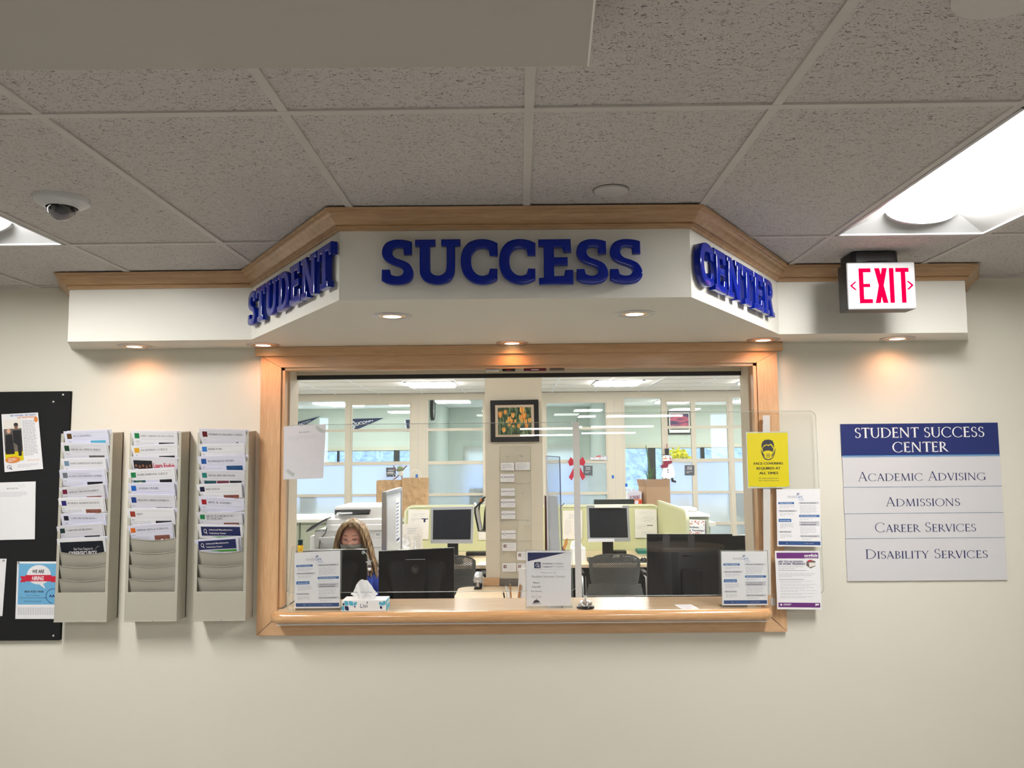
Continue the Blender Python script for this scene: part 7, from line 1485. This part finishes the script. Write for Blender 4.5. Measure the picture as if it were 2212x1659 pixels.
for s_, sh in ((-1, .175), (1, .18)):
    S_ = (x+s_*sh, y+.04, z-.295); El = (x+s_*(sh+.035), y-.02, z-.54); Wr = (x+s_*.12, y-.26, ZD+.045)
    ch.append([((x, y+.03, z-.245), .075), (S_, .058), (((S_[0]+El[0])/2, (S_[1]+El[1])/2, (S_[2]+El[2])/2), .048), (El, .042), (((El[0]+Wr[0])/2, (El[1]+Wr[1])/2, (El[2]+Wr[2])/2), .036), (Wr, .026)])
    ch.append([(Wr, .026), ((Wr[0]-s_*.01, Wr[1]-.05, Wr[2]-.006), .030), ((Wr[0]-s_*.012, Wr[1]-.08, Wr[2]-.008), .028)])
    for k_, (dx, ln) in enumerate(((-.024, .055), (-.008, .065), (.008, .062), (.023, .05))):
        b0 = (Wr[0]-s_*.012, Wr[1]-.08, Wr[2]-.008); ch.append([(b0, .028), (b0[0:1]+b0[1:2]+b0[2:3], .028), ((b0[0]+dx, b0[1]-.02, b0[2]), .0095), ((b0[0]+dx*1.1, b0[1]-.02-ln*.5, b0[2]+.004), .0085), ((b0[0]+dx*1.15, b0[1]-.02-ln, b0[2]-.008), .0075)])
    ch.append([((Wr[0]-s_*.01, Wr[1]-.05, Wr[2]-.006), .030), ((Wr[0]-s_*.045, Wr[1]-.065, Wr[2]-.006), .011), ((Wr[0]-s_*.058, Wr[1]-.09, Wr[2]-.01), .009)])
    Kn = (x+s_*.12, y-.36, .50); ch.append([(hip, .14), ((x+s_*.10, y+.0, z-.70), .09), (Kn, .062), ((x+s_*.12, y-.34, .28), .05), ((x+s_*.12, y-.30, .10), .038), ((x+s_*.13, y-.34, .05), .036), ((x+s_*.13, y-.44, .035), .03)])
body = skin_mesh(ch, None, 'person')
# head shape: deformed sphere merged into the same surface
bm = bmesh.new(); bm.from_mesh(body)
hb = bmesh.new(); bmesh.ops.create_uvsphere(hb, u_segments=48, v_segments=36, radius=1)
def head_shape(v):
    X, Y, Z = v
    w = .074*(1-.16*max(0, -Z)**1.4); d = .096; h = .118
    X2 = X*w; Y2 = Y*d+.085; Z2 = Z*h+.0
    if Y < 0:
        if Z < -.2: Y2 -= .006*(-Z)             # chin and jaw forward
        nz_ = math.exp(-(X/.16)**2)*(.020*math.exp(-((Z+.22)/.12)**2)+.010*math.exp(-((Z+.02)/.14)**2)); Y2 -= nz_   # nose
        Y2 += .010*math.exp(-((abs(X)-.40)/.16)**2)*math.exp(-((Z-.02)/.10)**2)   # eye sockets
        Y2 -= .004*math.exp(-((abs(X)-.40)/.22)**2)*math.exp(-((Z-.17)/.07)**2)   # brow
        Y2 -= .004*math.exp(-((abs(X)-.5)/.2)**2)*math.exp(-((Z+.25)/.15)**2)     # cheeks
        Y2 -= .004*math.exp(-(X/.25)**2)*math.exp(-((Z+.52)/.06)**2)              # lips
    return Vector((HX+X2, YH+Y2, HZ+Z2))
for v in hb.verts: v.co = head_shape(v.co)
for s_ in (-1, 1):
    eb = bmesh.new(); bmesh.ops.create_uvsphere(eb, u_segments=14, v_segments=10, radius=1)
    for v in eb.verts: v.co = Vector((HX+s_*.074+v.co.x*.008, YH+.10+v.co.y*.018, HZ-.015+v.co.z*.030))
    tm = bpy.data.meshes.new('x'); eb.to_mesh(tm); hb.from_mesh(tm); eb.free()
tm = bpy.data.meshes.new('x'); hb.to_mesh(tm); bm.from_mesh(tm); bm.to_mesh(body); bm.free(); hb.free()
ob = bpy.data.objects.new('person', body); COL.objects.link(ob)
rm = ob.modifiers.new('r', 'REMESH'); rm.mode = 'VOXEL'; rm.voxel_size = .0045; sm_ = ob.modifiers.new('s', 'SMOOTH'); sm_.factor = .5; sm_.iterations = 3
dg = bpy.context.evaluated_depsgraph_get(); dg.update(); body = bpy.data.meshes.new_from_object(ob.evaluated_get(dg)); bpy.data.objects.remove(ob)
body.materials.clear(); body.materials.append(MATS['skin'])
person = bpy.data.objects.new('person', body); COL.objects.link(person); WORG['person'] = (0, 0, 0)
body.polygons.foreach_set('use_smooth', [True]*len(body.polygons))
tag(person, 'person seated behind the left monitors, in a blue top, grey face mask and red glasses', 'person')
def pm(mb, nm, **k): return mb.build(nm, person, **k)
# clothing: shells grown from the body surface
def cloth(nm, mat, test, off):
    bm = bmesh.new(); bm.from_mesh(body); bm.normal_update()
    kill = [f for f in bm.faces if not test(f.calc_center_median())]; bmesh.ops.delete(bm, geom=kill, context='FACES')
    for v in bm.verts: v.co += v.normal*off
    me = bpy.data.meshes.new(nm); bm.to_mesh(me); bm.free(); me.materials.append(MATS[mat]); me.polygons.foreach_set('use_smooth', [True]*len(me.polygons))
    o_ = bpy.data.objects.new(nm, me); COL.objects.link(o_); o_.parent = person; return o_
cloth('blue_top', 'top_blue', lambda c: c.z < HZ-.215+.25*max(0, abs(c.x-HX)-.08)*0+(.03 if abs(c.x-x) > .075 else 0) and c.z > .66 and not (c.z < ZD+.085 and c.y < YH-.16), .010)
cloth('trousers', 'pants', lambda c: c.z < .665 and c.z > .08, .010); cloth('shoe', 'black', lambda c: c.z <= .08, .008)
# face mask over nose and chin
def facept(X, Z, off):
    c = max(-.999, min(.999, X)); Yn = -math.sqrt(max(0, 1-X*X-Z*Z)); p = head_shape(Vector((X, Yn, Z))); n_ = Vector((X*.7, Yn, Z*.4)).normalized(); return p+n_*off
mb = MB()
def mk(u, v):
    a = (u-.5)*2; Z = -.20-.66*v+.03*abs(a)**2+(.06*(1-min(1, abs(a)*3))*(1-v)); X = a*.93*math.sqrt(max(.05, 1-Z*Z)); return tuple(facept(X, Z, .009+.012*(1-abs(a))*math.sin(math.pi*min(1, v+.15))))
mb.grid(mk, 30, 16, 'mask_grey'); pm(mb, 'face_mask', smooth=80, solid=.0015)
# eyes, brows
C('eye_white', (.70, .66, .64), .3); C('iris', (.05, .035, .03), .2)
for s_ in (-1, 1):
    c_ = facept(s_*.40, .0, -.004); mb = MB(); mb.ball(c_, (.0125, .007, .0050), 'eye_white'); e_ = pm(mb, 'eye', smooth=80); mb = MB(); mb.ball(c_+Vector((.001, -.0052, .0002)), (.0054, .003, .0049), 'iris', 12, 8); mb.build('iris', e_, smooth=80)
    mb = MB(); mb.tube([facept(s_*.40-.20+.1*i, .018+.042*math.sin(math.pi*i/4), .0015) for i in range(5)], [.0008, .0016, .0018, .0016, .0008], 6, 'iris'); pm(mb, 'eyelid')
    mb = MB(); mb.tube([facept(s_*(.20+.105*i), .235+.05*math.sin(math.pi*(i+1)/6), .0015) for i in range(5)], [.0018, .0028, .0028, .0024, .001], 6, 'pot'); pm(mb, 'eyebrow')
# glasses
C('glass_frame', (.22, .02, .035), .3); t_ = MB(); 
for s_ in (-1, 1):
    pts = []
    for i in range(24):
        a = 2*math.pi*i/24; X = s_*.44+.35*math.cos(a); Z = -.03+.16*math.sin(a)*(1+.20*s_*math.cos(a)*(1 if math.sin(a) > 0 else 0)); p = facept(s_*.42, -.03, .016); pts.append(Vector((HX+X*.076, p.y+.012*abs(X)**2*1.2, HZ+Z*.118)))
    t_.tube(pts, [.0019 if p.z > HZ-.002 else .0008 for p in pts], 6, 'glass_frame', closed=True)
    hx = HX+s_*.056; t_.tube([(hx, pts[0].y if s_ > 0 else pts[12].y, HZ+.006), (HX+s_*.071, YH+.02, HZ+.006), (HX+s_*.077, YH+.10, HZ+.002)], .0016, 6, 'glass_frame')
yb3 = facept(0, -.02, .014).y
t_.tube([(HX-.011, yb3+.006, HZ+.0), (HX-.004, yb3+.001, HZ+.003), (HX+.004, yb3+.001, HZ+.003), (HX+.011, yb3+.006, HZ+.0)], .0018, 6, 'glass_frame')
gf = pm(t_, 'glasses', smooth=80)
# hair: a cap and long locks
mb = MB()
part = .10
def cap(u, v):
    a = math.pi*2*u; ph = v*math.pi*.56
    X, Y, Z = math.sin(ph)*math.sin(a), math.sin(ph)*math.cos(a), math.cos(ph)
    rx, ry, rz = .092, .116, .136
    front = max(0, -Y)
    Zp = HZ+.004+Z*rz
    if front > 0 and abs(X) < .75: Zp = max(Zp, HZ+.062+.030*(1-abs(X)/.75)**.6)
    wv = .003*math.sin(24*a)+.002*math.sin(41*a+3*v)
    return (HX+X*(rx+wv), YH+.088+Y*(ry+wv), Zp)
mb.grid(cap, 96, 22, 'hair')
def lock(p0, p1, p2, p3, r0, r1, n=12):
    p = [Vector(q_) for q_ in (p0, p1, p2, p3)]; pts = []; rs = []
    for i in range(n+1):
        t = i/n; pts.append(p[0]*(1-t)**3+p[1]*3*t*(1-t)**2+p[2]*3*t*t*(1-t)+p[3]*t**3); rs.append(r0*(1-t)+r1*t if t > .12 else r0*(.55+t*3.7))
    mb.tube(pts, rs, 7, 'hair')
for s_ in (-1, 1):
    L_ = .155 if s_ < 0 else .215
    for k in range(40):
        f = k/39; an = f*1.5; bx = HX+s_*(.010+.066*math.sin(min(1.5, an+.35))); by = YH+.002+.14*f
        ox = HX+s_*(.086+.010*math.sin(k*2.1)); ln = L_+.03*math.sin(k*1.7)
        top = (HX+s_*(.012+.02*f), YH+.015+.13*f, HZ+.118-.01*f)
        sweep_ = (.044 if s_ > 0 else .016)*(1+.7*math.sin(k*1.3))
        lock(top, (HX+s_*(.070+.01*(k % 3)), YH+.005+.14*f, HZ+.112), (ox+s_*(.016+.012*math.sin(k*2.7)), YH+.020+.14*f, HZ-.02+.03*math.sin(k*.9)), (ox+s_*sweep_, YH+.045+.13*f, HZ-ln), .0115, .0055)
for k in range(12):
    f = k/11; lock((HX-.05+.10*f, YH+.20, HZ+.08), (HX-.09+.18*f, YH+.23, HZ+.02), (HX-.10+.20*f, YH+.215, HZ-.10), (HX-.08+.17*f, YH+.20, HZ-.20), .014, .006)
# swept fringe
for k in range(9):
    s_ = 1 if k > 3 else -1; f = (k % 4)/4
    lock((HX-.012+.004*k, YH+.0, HZ+.118), (HX+s_*.030, YH-.022+.004*k % .01, HZ+.112-.012*f), (HX+s_*.062, YH-.002, HZ+.085-.01*f), (HX+s_*.080, YH+.03, HZ+.03-.05*f), .0085, .004)
pm(mb, 'hair', smooth=80)
# her office chair
t = thing('desk_chair', (x, y+.1, 0), 'dark office chair under the seated person, hidden behind the monitors', 'office chair')
mb = MB(); mb.box(x-.24, x+.24, y-.18, y+.26, .39, .455, 'chair_grey'); mb.build('seat', t, bevel=.02); mb = MB(); mb.box(x-.21, x+.21, y+.26, y+.31, .50, .90, 'chair_grey'); mb.build('backrest', t, bevel=.02)
mb = MB(); mb.cyl((x, y+.05, .06), (x, y+.05, .40), .03, n=12, m='alu'); mb.build('column', t)
for k in range(5): a = 2*math.pi*k/5; mb = MB(); mb.obox((x+.15*math.cos(a), y+.05+.15*math.sin(a), .05), (.15*math.cos(a), .15*math.sin(a), 0), (-.02*math.sin(a), .02*math.cos(a), 0), (0, 0, .02), 'black'); mb.build('leg', t)
# ================================================================ BEHIND THE VIEWER (mirrors faintly in the right shield)
t = thing('round_table', (1.9, -6.2, 0), 'round wood table behind the viewer with two sanitizer bottles', 'table')
mb = MB(); mb.cyl((1.9, -6.2, .71), (1.9, -6.2, .74), .6, n=40, m='desk_wood'); mb.build('tabletop', t); mb = MB(); mb.cyl((1.9, -6.2, .02), (1.9, -6.2, .71), .04, n=16, m='black'); mb.cyl((1.9, -6.2, 0), (1.9, -6.2, .02), .3, n=24, m='black'); mb.build('pedestal', t)
for dx, l in ((-.15, 'left'), (.15, 'right')):
    t = thing('sanitizer_bottle', (1.9+dx, -5.9, .7405), f'clear pump bottle on the round table behind the viewer, {l} one', 'bottle', 'pump bottles on the round table')
    mb = MB(); mb.lathe((1.9+dx, -5.9, .7405), [(0, 0), (.04, 0), (.042, .01), (.042, .13), (.014, .17), (.014, .18)], 18, 'tissue_white', cap=False); mb.build('bottle_body', t, smooth=50)
    mb = MB(); mb.cyl((1.9+dx, -5.9, .92), (1.9+dx, -5.9, .97), .006, n=8, m='white'); mb.box(1.9+dx-.04, 1.9+dx+.01, -5.908, -5.892, .965, .975, 'white'); mb.build('pump', t)
